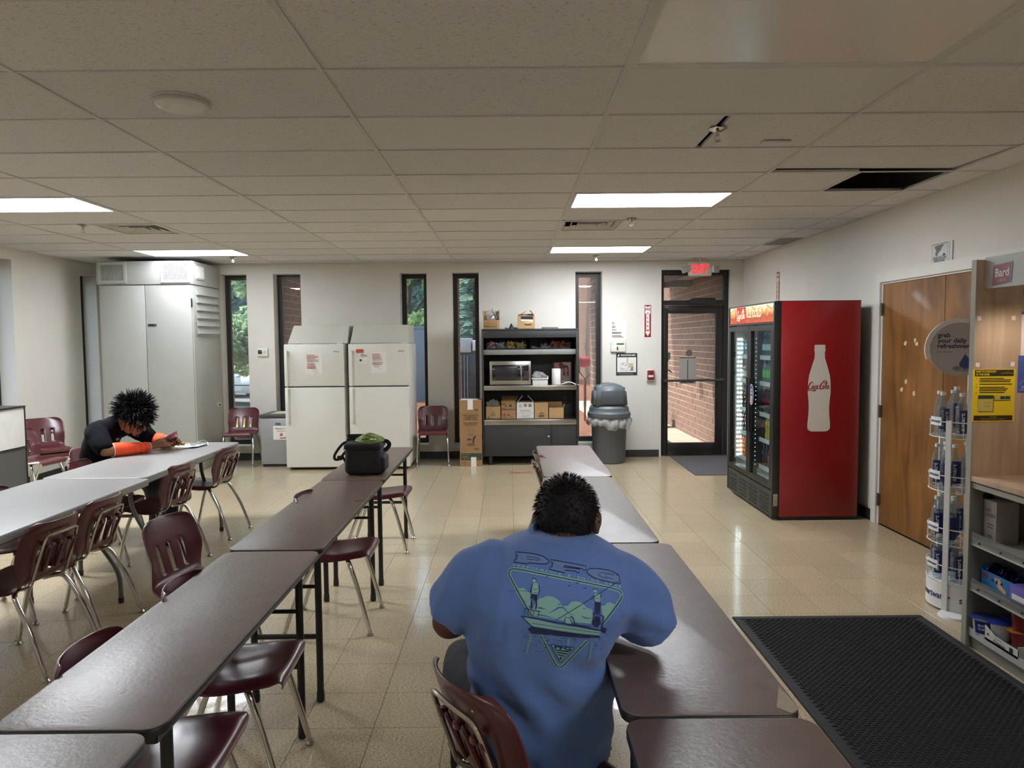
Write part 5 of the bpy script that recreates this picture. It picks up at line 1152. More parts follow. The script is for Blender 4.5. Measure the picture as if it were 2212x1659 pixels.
me = bpy.data.meshes.new('m'); vs = []; fs = []; nu, nv = 44, 12
for j in range(nv+1):
    for i in range(nu+1):
        u, v = i/nu*2-1, j/nv; h = .062*(1-abs(u)**1.5*.68)
        vs.append((u*.098*(1-.04*v), -.02-.035*(1-u*u)+.05*v, .004+h*math.sin(v*PI/2)-.006*math.cos(u*PI)*(1-v)))
for j in range(nv):
    for i in range(nu):
        u = (i+.5)/nu*2-1
        if (j in (3, 7)) and (.08 < abs(u) < .28 or .34 < abs(u) < .5): continue
        if abs(u) > .68 and abs(u) < .94 and 2 < j < 9 and (i+j) % 2 == 0: continue
        if j == 1 and .1 < abs(u) < .36: continue
        fs.append((j*(nu+1)+i, j*(nu+1)+i+1, (j+1)*(nu+1)+i+1, (j+1)*(nu+1)+i))
me.from_pydata(vs, [], fs); me.update(); put('shell', solidify(me, .003), m_gr, t)
o = MB().rbox(-.872, -.818, 3.986, 3.990, TZ, TZ+.003, .001).build('stir_stick', m_tp); tag(o, 'thin red stirring stick lying near the edge of the middle table', 'stick')
# ================================================================ DRINKS COOLER
def cola_script(mb, M, W, h=0.):
    """flowing white-on-red style script, drawn as brush strokes in a 10 x 3.6 box scaled to width W"""
    k = W/10.2; S = M @ Matrix.Translation((-W/2, -1.5*k, h)) @ Matrix.Diagonal((k, k*1.28, k, 1))
    def st(p, w): mb.ribbon([(x+.12*y, y) for x, y in p], w, S, k=7)
    st([(1.75, 1.75), (1.95, 2.25), (1.6, 2.55), (1.0, 2.25), (.5, 1.5), (.25, .8), (.45, .25), (.95, .15), (1.5, .55), (1.75, .9)], [.14, .2, .3, .42, .5, .5, .42, .3, .2, .12])
    st([(.45, .25), (.1, -.1), (.4, -.42), (1.2, -.3), (2.2, -.35), (3.0, -.55), (3.5, -.25), (2.9, -.12), (2.1, -.05)], [.12, .2, .25, .18, .28, .34, .3, .2, .08])
    for cx in (2.2,): st([(cx+.3, 1.15), (cx, 1.35), (cx-.32, .95), (cx-.3, .45), (cx, .25), (cx+.32, .6), (cx+.28, 1.05), (cx+.55, 1.15)], [.2, .24, .34, .36, .3, .34, .26, .12])
    st([(3.45, 1.1), (3.25, 1.3), (2.95, .95), (2.88, .45), (3.15, .22), (3.5, .5)], [.2, .26, .34, .36, .28, .1])
    st([(4.25, 1.1), (4.0, 1.32), (3.7, .95), (3.68, .4), (3.95, .25), (4.25, .7)], [.2, .26, .34, .34, .26, .14]); st([(4.38, 1.35), (4.25, .75), (4.35, .25), (4.7, .45)], [.3, .32, .28, .1])
    st([(4.72, 1.35), (5.05, 1.42)], [.2, .26])
    st([(7.0, 1.7), (7.2, 2.3), (6.75, 2.6), (6.1, 2.25), (5.55, 1.5), (5.35, .75), (5.55, .2), (6.05, .12), (6.6, .5)], [.14, .22, .3, .42, .5, .5, .42, .3, .1])
    st([(6.2, 2.28), (6.6, 2.9), (7.4, 3.05), (7.9, 2.75), (7.7, 2.3), (7.25, 2.05)], [.1, .2, .26, .24, .2, .1])
    st([(7.2, 1.15), (6.92, 1.35), (6.62, .95), (6.64, .45), (6.92, .25), (7.24, .6), (7.2, 1.05), (7.5, 1.15)], [.2, .24, .34, .36, .3, .34, .26, .12])
    st([(7.75, .7), (8.15, 1.6), (8.3, 2.35), (8.05, 2.55), (7.85, 1.9), (7.75, .9), (7.85, .3), (8.2, .4)], [.1, .2, .24, .26, .34, .36, .3, .1])
    st([(9.05, 1.1), (8.8, 1.32), (8.5, .95), (8.48, .4), (8.75, .25), (9.05, .7)], [.2, .26, .34, .34, .26, .14]); st([(9.2, 1.35), (9.05, .75), (9.15, .25), (9.6, .5)], [.3, .32, .28, .1])
CX, CY0, CY1, CZ = 2.33, 6.36, 7.69, 1.955; CXB = 3.095
m_cred = mat('cooler_red', (136, 12, 20), .32, noise=(3, .04), coat=.15); m_cblk = mat('cooler_black', (26, 26, 27), .35); m_cin = mat('cooler_lining', (206, 212, 212), .5)
t = thing('drinks_cooler', 'tall two-door glass drinks cooler with red side panel near the wooden doors', 'cooler', (2.7, 7.0, 0))
mb = MB().box(CX+.06, CXB, CY0+.012, CY0+.05, .03, CZ).box(CX+.06, CXB, CY1-.04, CY1, .03, CZ).box(CXB-.05, CXB, CY0+.05, CY1-.04, .03, CZ).box(CX+.06, CXB-.05, CY0+.05, CY1-.04, 1.77, CZ).box(CX+.06, CXB-.05, CY0+.05, CY1-.04, .03, .29)
mb.build('body', m_cblk, t, w=True, ang=0)
MB().box(CX+.075, CXB-.052, CY0+.052, CY0+.060, .29, 1.765).box(CX+.075, CXB-.052, CY1-.052, CY1-.042, .29, 1.765).box(CXB-.062, CXB-.052, CY0+.06, CY1-.052, .29, 1.765).box(CX+.075, CXB-.062, CY0+.06, CY1-.052, .29, .302).box(CX+.075, CXB-.062, CY0+.06, CY1-.052, 1.755, 1.765).build('lining', m_cin, t, w=True, ang=0)
sp = MB().rbox(CX+.065, CXB, CY0, CY0+.012, .035, CZ, .002).build('side_panel', m_cred, t, w=True)
q = [(0, 35), (10, 39), (22, 37), (35, 40), (46, 37), (52, 35), (90, 37), (145, 55), (205, 73), (250, 79), (325, 81), (375, 75), (425, 72), (475, 74), (535, 80), (565, 80), (580, 70), (588, 50)]
zt = 1.569; k = (1.569-.80)/588
M = BW(2.737, 0, CY0-.0008); pts = [(-w*k*.96, zt-y*k) for y, w in q]+[(w*k*.96, zt-y*k) for y, w in reversed(q)]
MB().poly(pts, M).build('bottle_print', mat('print_bottle_white', (206, 200, 190), .4, noise=(4, .02)), sp, ang=0)
mb = MB(); cola_script(mb, BW(2.737, 1.205, CY0-.0014), .205); mb.build('lettering', m_cred, sp, ang=0)
MB().rbox(CX, CX+.065, CY0, CY0+.03, .03, CZ, .004).rbox(CX, CX+.065, CY1-.03, CY1, .03, CZ, .004).rbox(CX+.02, CXB, CY0, CY1, CZ-.004, CZ+.004, .002).build('corner_post', m_cblk, t, w=True)
# lit header
def header_mat():
    m = mat('header_print', (220, 150, 90), .4, noise=None); n, l, b = nodes_of(m); geo = n.new('ShaderNodeNewGeometry'); sx = n.new('ShaderNodeSeparateXYZ'); l.new(geo.outputs['Position'], sx.inputs[0])
    mr = n.new('ShaderNodeMapRange'); mr.inputs[1].default_value = 1.785; mr.inputs[2].default_value = 1.94; l.new(sx.outputs[2], mr.inputs[0])
    t_ = n.new('ShaderNodeTexNoise'); t_.inputs['Scale'].default_value = 14; t_.inputs['Detail'].default_value = 3; l.new(geo.outputs['Position'], t_.inputs[0])
    ad = n.new('ShaderNodeMath'); ad.operation = 'MULTIPLY_ADD'; ad.inputs[1].default_value = .9; l.new(t_.outputs['Fac'], ad.inputs[0]); sb = n.new('ShaderNodeMath'); sb.operation = 'SUBTRACT'; sb.inputs[1].default_value = .45; l.new(mr.outputs[0], sb.inputs[0]); l.new(sb.outputs[0], ad.inputs[2])
    r = n.new('ShaderNodeValToRGB'); e = r.color_ramp.elements; e[0].position = .0; e[0].color = lin((196, 84, 40))+(1,); e[1].position = 1.; e[1].color = lin((236, 226, 206))+(1,)
    for p, c in ((.3, (150, 66, 36)), (.55, (204, 128, 66)), (.8, (226, 190, 130))): q = e.new(p); q.color = lin(c)+(1,)
    l.new(ad.outputs[0], r.inputs[0]); l.new(r.outputs[0], b.inputs['Base Color']); l.new(r.outputs[0], b.inputs['Emission Color']); b.inputs['Emission Strength'].default_value = .55; return m
hd = MB().box(CX+.01, CX+.065, CY0+.03, CY1-.03, 1.78, 1.948).build('header_sign', header_mat(), t, w=True, ang=0)
MB().box(CX+.002, CX+.012, CY0+.02, CY1-.02, 1.76, 1.78).box(CX+.002, CX+.012, CY0+.02, CY1-.02, 1.946, 1.956).build('header_frame', m_cblk, hd, ang=0)
MY = lambda y, z, x: PL((x, y, z), (0, -1, 0), (0, 0, 1))
MB().rect(-.14, -.075, .14, .08, MY(7.30, 1.862, CX+.009)).build('red_square', mat('header_red', (190, 52, 52), .4, emit=((200, 50, 50), .4), noise=None), hd, ang=0)
mb = MB(); cola_script(mb, MY(7.30, 1.862, CX+.0085), .26); mb.text('ICE COLD', .10, MY(6.92, 1.868, CX+.0085), w=.40, bold=.012)
mb.build('lettering', mat('header_white', (240, 226, 196), .4, emit=((240, 226, 190), .7), noise=None), hd, ang=0)
mb = MB(); M = MY(7.0, 1.862, CX+.0088)
for a, b in (((.02, .078), (.19, -.01)), ((-.6, .04), (-.52, .07)), ((-.52, .07), (-.46, .02)), ((.42, .07), (.56, .03)), ((.56, .03), (.62, .07)), ((.2, .01), (.26, .07))): mb.ribbon([a, b], .008, M, smooth=False)
mb.build('ice_lines', mat('header_brown', (150, 90, 50), .4, noise=None), hd, ang=0)
# doors
m_cglass = glass_mat('cooler_glass', (232, 240, 240))
for i, (y0, y1) in enumerate(((CY0+.032, 7.022), (7.028, CY1-.032))):
    z0, z1, f = .275, 1.752, .05
    d = MB().box(CX, CX+.05, y0, y0+f, z0, z1).box(CX, CX+.05, y1-f, y1, z0, z1).box(CX, CX+.05, y0+f, y1-f, z1-f, z1).box(CX, CX+.05, y0+f, y1-f, z0, z0+f).build('door', m_cblk, t, w=True, ang=0)
    MB().box(CX+.018, CX+.022, y0+f, y1-f, z0+f, z1-f).build('pane', m_cglass, d, ang=0)
    hy = y1-.03 if i == 0 else y0+.03
    MB().rbox(CX-.012, CX+.002, hy-.014, hy+.014, .72, 1.25, .005).build('handle', m_cblk, d)
MB().box(CX+.05, CX+.085, 7.0, 7.05, .29, 1.76).build('mullion', m_cblk, t, w=True, ang=0)
m_led = glow('led_white', (232, 250, 255), 24)
for y, xs, m in ((CY1-.066, (CX+.088, CX+.12), m_led), (6.998, (CX+.062,), glow('led_dim', (222, 236, 240), 3))):
    b = MB().box(CX+.058, CX+.135, y, y+.01, .36, 1.70).build('led_strip', m_white if len(xs) > 1 else m_cblk, t, w=True, ang=0); mb = MB()
    for x in xs:
        for i in range(27 if len(xs) > 1 else 30): z = .40+i*(1.27/27 if len(xs) > 1 else 1.27/30); s = .0075 if len(xs) > 1 else .003; mb.box(x-s, x+s, y-.004, y+.0, z-s, z+s)
    mb.build('led_diodes', m, b, ang=0, kind='stuff')
SHZ = (1.455, 1.205, .907, .66, .395)
m_wire = mat('shelf_wire_white', (214, 218, 218), .4)
for z in SHZ:
    mb = MB().box(CX+.10, CX+.106, CY0+.07, CY1-.06, z-.03, z+.012).box(CX+.10, CXB-.07, CY0+.066, CY0+.072, z-.014, z).box(CX+.10, CXB-.07, CY1-.066, CY1-.06, z-.014, z).box(CX+.10, CXB-.07, 7.02, 7.028, z-.014, z)
    for i in range(16): x = CX+.13+i*.036; mb.box(x-.0025, x+.0025, CY0+.07, CY1-.06, z-.006, z-.001)
    s_ = mb.build('shelf', m_wire, t, w=True, ang=0)
g = MB().rbox(CX+.005, CX+.06, CY0+.002, CY1-.002, .025, .262, .006).build('grille', mat('cooler_grille', (66, 64, 60), .45, .2), t, w=True)
for c in range(4):
    for r in range(5): y = 6.46+c*.305; z = .052+r*.038; MB().rbox(CX+.0, CX+.008, y, y+.225, z, z+.012, .002, 1).build('slot', m_dark, g, ang=0); MB().add([(CX+.003, y+.004, z-.001), (CX+.003, y+.221, z-.001), (CX-.006, y+.221, z+.006), (CX-.006, y+.004, z+.006)], [(0, 1, 2, 3), (3, 2, 1, 0)]).build('slat', mat('slat_shine', (120, 122, 124), .3, .5), g, ang=0)
MB().rbox(CX+.012, CX+.05, CY0-.002, CY0+.002, .13, .24, .002).build('rating_plate', mat('plate_grey', (150, 146, 134), .4, .3, noise=(160, .4)), t, w=True)
MB().rbox(CX+.08, CXB-.01, CY0+.02, CY1-.02, .0, .03, .003).build('plinth', m_black, t, w=True)
t2 = thing('oval_sticker', 'blue oval sticker on the glass of the cooler door nearer the camera', 'sticker', (CX-.001, 6.935, 1.09)); M = PL((-.0005, 0, 0), (0, -1, 0), (0, 0, 1)); ov = lambda a, b: [(a*math.cos(i*PI/14), b*math.sin(i*PI/14)) for i in range(28)]
MB().poly(ov(.062, .10), M).build('border', m_paper, t2, ang=0); MB().poly(ov(.056, .093), M, .0004).build('field', mat('sticker_blue', (44, 56, 120), .4), t2, ang=0)
MB().text('STAY', .03, M @ Matrix.Translation((0, .045, .0008)), w=.05, bold=.04).text('COLD', .03, M @ Matrix.Translation((0, .015, .0008)), w=.07, bold=.04).build('lettering', m_paper, t2, ang=0)
MB().poly([(-.03, -.01), (.028, -.012), (.02, -.08), (-.02, -.08)], M, .0008).build('picture', mat('sticker_tan', (206, 176, 140), .5), t2, ang=0)
# bottles
def bottle(name, label, cat, prof, bodym, capm, labm=None, lab=None, cap=(.013, .018), group=None):
    t = thing(name, label, cat, (0, 0, 0), 0, group); top = prof[-1][1]
    MB().lathe(prof, n=14).build('body', bodym, t)
    MB().lathe([(.0, 0), (cap[0], 0), (cap[0], cap[1]), (.0, cap[1]+.001)], (0, 0, top-.002), 12).build('cap', capm, t)
    if labm:
        r = lab[2]; MB().lathe([(r-.002, lab[0]), (r, lab[0]), (r, lab[1]), (r-.002, lab[1])], n=16).build('label', labm, t)
    return t
soda = [(.0, 0), (.026, 0), (.032, .012), (.033, .03), (.029, .075), (.030, .10), (.0335, .13), (.031, .16), (.020, .195), (.0125, .212), (.012, .226)]
water = [(.0, 0), (.03, 0), (.033, .01), (.033, .13), (.031, .155), (.016, .19), (.012, .2), (.012, .212)]
jar = [(.0, 0), (.029, 0), (.032, .008), (.032, .10), (.027, .125), (.021, .135), (.021, .15)]
mc = lambda n, c, r=.2: mat(n, c, r, noise=None, coat=.4)
wclr = glass_mat('bottle_clear', (226, 236, 240), 1.2, .02, haze=.10); wblu = glass_mat('bottle_blue', (168, 206, 232), 1.2, .02, haze=.18)
redc, whtc, bluc, grnc, blkc = mc('cap_red', (176, 28, 36)), mc('cap_white', (222, 224, 224)), mc('cap_blue', (40, 70, 150)), mc('cap_green', (90, 160, 90)), mc('cap_black', (30, 30, 32))
kinds = {
 'w': ('water_bottle', water, wblu, grnc, mc('label_aqua', (120, 180, 206)), (.06, .125, .0338)),
 'c': ('water_bottle', water, wclr, whtc, mc('label_ice', (196, 214, 220)), (.06, .12, .0338)),
 'j': ('coffee_bottle', jar, mc('coffee_brown', (92, 66, 54)), blkc, mc('label_cream', (206, 196, 186)), (.03, .085, .0328)),
 'g': ('tea_bottle', water, glass_mat('bottle_green', (140, 200, 120), 1.1, .03, haze=.2), grnc, mc('label_green', (110, 190, 90)), (.05, .12, .0338)),
 'k': ('cola_bottle', soda, mc('cola_dark', (40, 18, 16), .1), redc, mc('label_red', (150, 30, 36)), (.105, .14, .0342)),
 'd': ('cola_bottle', soda, mc('cola_black', (30, 18, 22), .1), blkc, mc('label_navy', (44, 50, 96)), (.105, .14, .0342)),
 'y': ('lemon_soda_bottle', soda, mc('lemon_soda', (190, 170, 60), .15), grnc, mc('label_lemon', (150, 150, 40)), (.105, .14, .0342)),
 'o': ('orange_soda_bottle', soda, mc('orange_soda', (240, 120, 20), .15), bluc, mc('label_orange', (230, 150, 90)), (.105, .14, .0342)),
 'r': ('fruit_punch_bottle', water, mc('punch_red', (130, 20, 34), .15), mc('cap_pink', (196, 60, 80)), mc('label_punch', (190, 90, 100)), (.06, .12, .0338)),
}
names = {'w': 'pale blue water bottle', 'c': 'clear water bottle', 'j': 'brown coffee bottle with black cap', 'g': 'green tea bottle', 'k': 'dark cola bottle with red cap', 'd': 'dark cola bottle with black cap', 'y': 'yellow lemon soda bottle', 'o': 'orange soda bottle with blue cap', 'r': 'red fruit punch bottle'}
shn = ('top shelf', 'second shelf', 'middle shelf', 'fourth shelf', 'bottom shelf')
rows_ = ('cccccccwwwwwww', 'gggggggjjjjjjj', 'kkkkkkkkkkkkkk', 'ddddyykkkkkkkk', 'rrrrrddooooooo'); protos = {}
for s, row in enumerate(rows_):
    for i, c in enumerate(row):
        y = CY0+.125+i*.0836+(.02 if i > 6 else 0); lb = names[c]+' on the '+shn[s]+' of the drinks cooler'; gp = names[c]+'s on the '+shn[s]+' of the cooler'
        p = (CX+.158+random.uniform(-.006, .006), y, SHZ[s])
        if c not in protos:
            nm, pr, bm_, cp, lm, lr = kinds[c]; protos[c] = bottle(nm, lb, 'bottle', pr, bm_, cp, lm, lr, (.0215, .014) if c == 'j' else (.0145, .017), gp); protos[c].location = p
        else: copy_tree(protos[c], p, random.uniform(0, 6), lb, group=gp)
# ================================================================ MARKET SHELVES (right border)
m_oak = wood('laminate_oak', (192, 164, 136), (158, 130, 106), .5, .8, .1); m_shade = mat('market_edge', (150, 146, 134), .5); m_mgrey = mat('market_grey', (176, 176, 172), .5)
KX, KX1, KY, KY0 = 2.385, 3.195, 3.70, 1.95
t = thing('market_stand', 'wood and grey self-service market stand with a header sign at the right border', 'shelf unit', (2.8, 3.0, 0)); m_mside = mat('market_inside', (126, 122, 114), .5, noise=(5, .05))
for y in (KY, KY0-.036):
    p = MB().box(KX+.004, KX1, y, y+.036, .905, 2.02).build('end_panel', m_oak, t, w=True, ang=0)
    MB().box(KX+.004, KX1, y, y+.036, .0, .905).build('lower_end_panel', m_mside, t, w=True, ang=0)
    MB().box(KX, KX+.004, y-.001, y+.037, 0, 2.021).build('edge_band', m_shade, t, w=True, ang=0)
MB().box(KX1, KX1+.012, KY0, KY+.036, .03, 2.02).build('back_panel', m_oak, t, w=True, ang=0)
hd = MB().box(KX+.045, KX+.065, KY0, KY, 1.872, 2.03).build('header', m_mgrey, t, w=True, ang=0)
MB().rbox(KX+.003, KX1, KY0, KY, .88, .908, .002).build('countertop', m_oak, t, w=True); MB().box(KX+.012, KX+.03, KY0, KY, .845, .872).build('front_rail', m_shade, t, w=True, ang=0)
for z, n_ in ((.575, 1), (.335, 1), (.095, 0)):
    s_ = MB().box(KX+.02, KX1, KY0, KY, z-.026, z).box(KX+.015, KX+.022, KY0, KY, z-.03, z+.012).build('shelf', m_mgrey, t, w=True, ang=0)
    if n_:
        MB().add([(KX+.015, KY0, z-.02), (KX+.015, KY, z-.02), (KX+.0, KY-.03, z+.045), (KX+.0, KY0, z+.045), (KX+.018, KY0, z-.02), (KX+.018, KY, z-.02), (KX+.003, KY-.03, z+.045), (KX+.003, KY0, z+.045)], [(0, 1, 2, 3), (7, 6, 5, 4), (3, 2, 6, 7), (0, 4, 5, 1)]).build('clear_fence', glass_mat('fence_film', (220, 220, 216), 1.0, .1, haze=.12), s_, ang=0)
        for k in range(5): MB().ball((KX+.012, KY-.07-k*.16, z-.006), .006).build('fence_screw', m_black, s_)
MB().box(KX+.03, KX+.05, KY0, KY, .0, .07).build('kick_board', m_mside, t, w=True, ang=0)
MB().lathe([(.0, 0), (.026, 0), (.024, -.01), (.016, -.012), (.0, -.012)], n=20, M=PL((KX+.095, KY, .80), (1, 0, 0), (0, 0, -1))).build('cable_hole', m_black, t, w=True)
t = thing('logo_sign', 'dark red sign with white lettering on the grey header of the market stand', 'sign', (KX+.044, 3.565, 1.937)); M = PL((-.001, 0, 0), (0, -1, 0), (0, 0, 1))
MB().poly([(-.075, -.052), (-.07, -.056), (.052, -.045), (.06, .054), (-.068, .046)], M).build('panel', mat('bard_red', (126, 44, 52), .4, noise=None), t, ang=0)
MB().poly([(.053, -.045), (.061, -.044), (.070, .056), (.061, .054)], M).build('blue_edge', mat('bard_blue', (92, 120, 160), .4, noise=None), t, ang=0)
MB().text('Bard', .058, M @ Matrix.Translation((-.004, .008, .0006)), w=.10, bold=.02).text('SINCE 1914', .012, M @ Matrix.Translation((.0, -.032, .0006)), w=.05).build('lettering', m_paper, t, ang=0)
t = thing('stand_lamp', 'black spotlight under the header of the market stand', 'lamp', (KX+.10, 3.42, 1.87)); MB().rbox(-.03, .06, -.06, .04, -.055, -.005, .01).cyl((0, 0, -.01), (0, 0, .0), .012).build('housing', m_black, t); MB().rbox(.0, .055, -.055, .03, -.06, -.05, .004).build('lens', glow('lamp_lens_lit', (255, 236, 210), 6.0), t)
ll = bpy.data.lights.new('stand_lamp_light', 'SPOT'); ll.energy = 7; ll.color = (1, .9, .78); ll.spot_size = R(130); ll.spot_blend = .8; ll.shadow_soft_size = .04; lo_ = bpy.data.objects.new('stand_lamp_light', ll); COL.objects.link(lo_); lo_.parent = t; lo_.location = (.03, -.02, -.075); lo_.rotation_euler = Vector((.1, .5, -1)).to_track_quat('-Z', 'Y').to_euler()
t = thing('checkout_poster', 'yellow HOW TO CHECKOUT poster on the wood end panel', 'poster', (2.492, KY, 1.19)); M = BW(0, 0, -.003); m_yel = mat('poster_yellow', (232, 196, 40), .4, noise=None); m_yb = mat('poster_black', (52, 46, 26), .5, noise=None)
MB().box(-.109, .109, -.002, 0, 0, .271).build('sheet', m_yel, t, ang=0)
MB().rect(-.1, .235, .1, .268, M).build('band', m_yb, t, ang=0); MB().rect(-.1, .006, .1, .032, M).build('band', m_yb, t, ang=0)
mb = MB().text('HOW TO CHECKOUT', .014, M @ Matrix.Translation((-.095, .259, .0005)), w=.105, align='LEFT', bold=.03).text('AT THE KIOSK', .014, M @ Matrix.Translation((-.095, .244, .0005)), w=.072, align='LEFT', bold=.03).text('Need help?', .008, M @ Matrix.Translation((0, .024, .0005))).text('Please contact customer support', .007, M @ Matrix.Translation((0, .014, .0005)), w=.12)
mb.ribbon([(.035, .25), (.055, .25), (.06, .255), (.065, .244), (.07, .26), (.075, .25), (.095, .25)], .0015, M, .0005, smooth=False).build('yellow_print', m_yel, t, ang=0)
mb = MB()
for z, n, s in ((.226, 3, 1), (.196, 1, 2), (.18, 3, 3), (.153, 1, 4)): lines(mb, M, -.075, z, .095, n, .0085, .0042, .0003, s, (.7, 1)); mb.rect(-.092, z-.005, -.088, z-.001, M)
mb.ribbon([(-.045, .10), (-.02, .10), (-.02, .08), (-.045, .08)], .001, M, .0012, closed=True, smooth=False).build('print', m_yb, t, ang=0)
MB().rect(-.078, .05, .002, .134, M, .0003).rect(.004, .108, .088, .134, M, .0003).build('screen_shadow', mat('poster_shadow', (96, 84, 34), .5, noise=None), t, ang=0)
MB().rect(-.08, .053, -.002, .137, M, .0006).rect(.006, .112, .086, .136, M, .0006).build('screen_drawing', mat('poster_gold', (196, 176, 92), .5, noise=None), t, ang=0)
MB().rect(-.08, .118, -.002, .137, M, .0009).rect(.034, .116, .058, .131, M, .0009).rect(.06, .116, .084, .131, M, .0009).build('screen_bars', mat('poster_teal', (52, 62, 44), .5, noise=None), t, ang=0)
for i, (x, z) in enumerate(((2.401, 1.722), (2.578, 1.723), (2.400, 1.484), (2.580, 1.486))):
    o = MB().box(-.010, .010, -.001, 0, -.011, .011).build('tape_square', mat('foam_tape', (226, 208, 196), .7), ang=0); o.location = (x+.006, KY, z); o.rotation_euler = (0, R(random.uniform(-4, 4)), 0)
    tag(o, '%s of four pale tape squares on the wood end panel' % ('upper left', 'upper right', 'lower left', 'lower right')[i], 'tape')
t = thing('promotion_poster', 'white and blue poster cut by the right border on the wood panel', 'poster', (2.79, KY, 1.34)); M = BW(0, 0, -.003)
MB().box(-.165, .165, -.002, 0, .19, .40).build('sheet', mat('poster_cream', (222, 212, 200), .5), t, ang=0); MB().box(-.175, .165, -.002, 0, 0, .19).box(-.165, .165, -.0021, 0, .40, .415).build('blue_part', mat('poster_blue', (74, 92, 160), .5), t, ang=0)
MB().ribbon([(-.15+.012*math.cos(a), .045+.014*math.sin(a)) for a in [i*.5 for i in range(13)]], .002, M, .0006).rect(-.155, .02, -.145, .03, M, .0006).rect(-.165, .012, -.135, .016, M, .0006).build('bulb_drawing', mat('poster_paleblue', (150, 164, 206), .5, noise=None), t, ang=0)
# groceries
t = thing('coffee_carton', 'plain grey coffee carton on the upper shelf of the market stand', 'box', (2.512, 3.64, .575)); MB().rbox(-.058, .058, -.048, .05, 0, .215, .002).build('carton', mat('carton_pale', (150, 142, 140), .6, noise=(9, .03)), t)
M = PL((-.0588, 0, 0), (0, -1, 0), (0, 0, 1)); MB().text('CAFE', .026, M @ Matrix.Translation((-.015, .165, 0)), w=.05).text('CLASSICS', .024, M @ Matrix.Translation((.002, .14, 0)), w=.075).rect(-.02, .09, .03, .094, M).rect(-.02, .075, .03, .079, M).rect(-.01, .03, .02, .036, M).build('lettering', m_print, t, ang=0)
t = thing('cookie_carton', 'open blue snack carton with a cookie picture on the middle shelf of the market stand', 'box', (2.50, 3.55, .335)); m_bl = mat('carton_blue', (44, 110, 170), .4, noise=(9, .1))
MB().box(-.055, -.052, -.13, .13, 0, .09).box(.052, .055, -.13, .13, 0, .10).box(-.055, .055, .127, .13, 0, .115).box(-.055, .055, -.13, -.127, 0, .09).box(-.055, .055, -.13, .13, 0, .003).build('carton', m_bl, t, ang=0)
M = PL((-.0556, 0, 0), (0, -1, 0), (0, 0, 1)); MB().poly([(-.03, .075), (.015, .078), (.025, .05), (.06, .03), (.055, .012), (.0, .03), (-.015, .05)], M).build('cookie_picture', mat('cookie_tan', (206, 164, 110), .5), t, ang=0); MB().poly([(-.115, .08), (-.075, .07), (-.08, .05), (-.112, .056)], M).poly([(.08, .07), (.12, .06), (.12, .04), (.085, .045)], M).build('emblem', mat('emblem_red', (140, 50, 60), .5), t, ang=0)
for i in range(7):
    o = crumple(MB(), (0, 0, .055), (.042, .012, .05), 20+i).build('snack_packet', mat('foil_blue', (40, 52, 86), .25, .5, noise=(20, .3)), ang=50); o.location = (2.50, 3.655-i*.034, .338); tag(o, 'dark foil snack packet standing in the open blue snack carton', 'packet', 'snack packets in the blue carton')
t = thing('purple_carton', 'purple snack carton beside the blue one on the middle shelf', 'box', (2.48, 3.34, .335)); MB().rbox(-.07, .05, -.07, .075, 0, .10, .002).build('carton', mat('carton_purple', (96, 88, 170), .4, noise=(9, .1)), t); MB().rect(-.06, .03, .05, .06, PL((-.0708, 0, 0), (0, -1, 0), (0, 0, 1))).build('panel', m_paper, t, ang=0)
def cup(x, y, z, label, side, lid, labm, txt, r=.05):
    t = thing('cereal_cup', label, 'cup', (x, y, z)); MB().lathe([(.0, 0), (r*.80, 0), (r*.84, .004), (r, .082), (r*1.06, .086), (r*1.06, .09), (.0, .09)], n=26).build('cup', side, t)
    MB().lathe([(.0, .0905), (r*1.08, .0905), (r*1.08, .092), (.0, .094)], n=26).poly([(-r*1.45, -.022), (-r*.9, -.04), (-r*.9, .04), (-r*1.4, .02)], Matrix.Translation((0, 0, .0925))).build('lid', lid, t)
    if labm:
        def f(u, v): a = R(185)+R(125)*u; q = r*(.85+.145*v)+.0008; return (q*math.cos(a), q*math.sin(a), .012+.066*v)
        MB().sheet(f, 14, 3).build('label', labm, t)
    if txt:
        mb = MB()
        for k, s in enumerate(txt): mb.text(s, .017, PL((-.03*1.0, -.0405-.0, .055-k*.018), (.8, -.6, 0), (0, 0, 1)), w=.05, bold=.03, shear=.2)
        mb.v = [Vector((v.x, v.y, v.z)) for v in mb.v]
        for v in mb.v:
            q = r*(.85+.145*(v.z-.012)/.066)+.0018; d = math.hypot(v.x, v.y); v.x *= q/d; v.y *= q/d
        mb.build('lettering', m_paper, t, ang=0)
    return t
cw, cb = mat('cup_white', (206, 206, 206), .4), mat('cup_blue', (36, 52, 130), .35)
cup(2.435, 3.635, .095, 'white and blue cereal cup with a peeling lid on the lowest market shelf', cw, mat('lid_blue', (46, 56, 120), .35, noise=(40, .3)), cb, ('FROSTED', 'FLAKES'))
cup(2.468, 3.545, .10, 'blue lidded cereal cup standing in the white tray', cw, cb, None, None); cup(2.575, 3.60, .095, 'dark blue cereal cup at the back of the lowest market shelf', cb, cb, None, None)
mr_ = mat('cup_red', (120, 36, 34), .4); lo = mat('lid_waffle', (190, 120, 44), .4, noise=(60, .5))
cup(2.495, 3.435, .10, 'lower of two stacked cereal cups with orange waffle lids', mr_, lo, None, None); cup(2.495, 3.435, .195, 'upper of two stacked cereal cups with orange waffle lids', mr_, lo, None, None)
t = thing('cereal_tray', 'low white cardboard tray of cereal cups on the lowest market shelf', 'tray', (2.48, 3.45, .095)); m_tr = mat('tray_white', (206, 204, 198), .6)
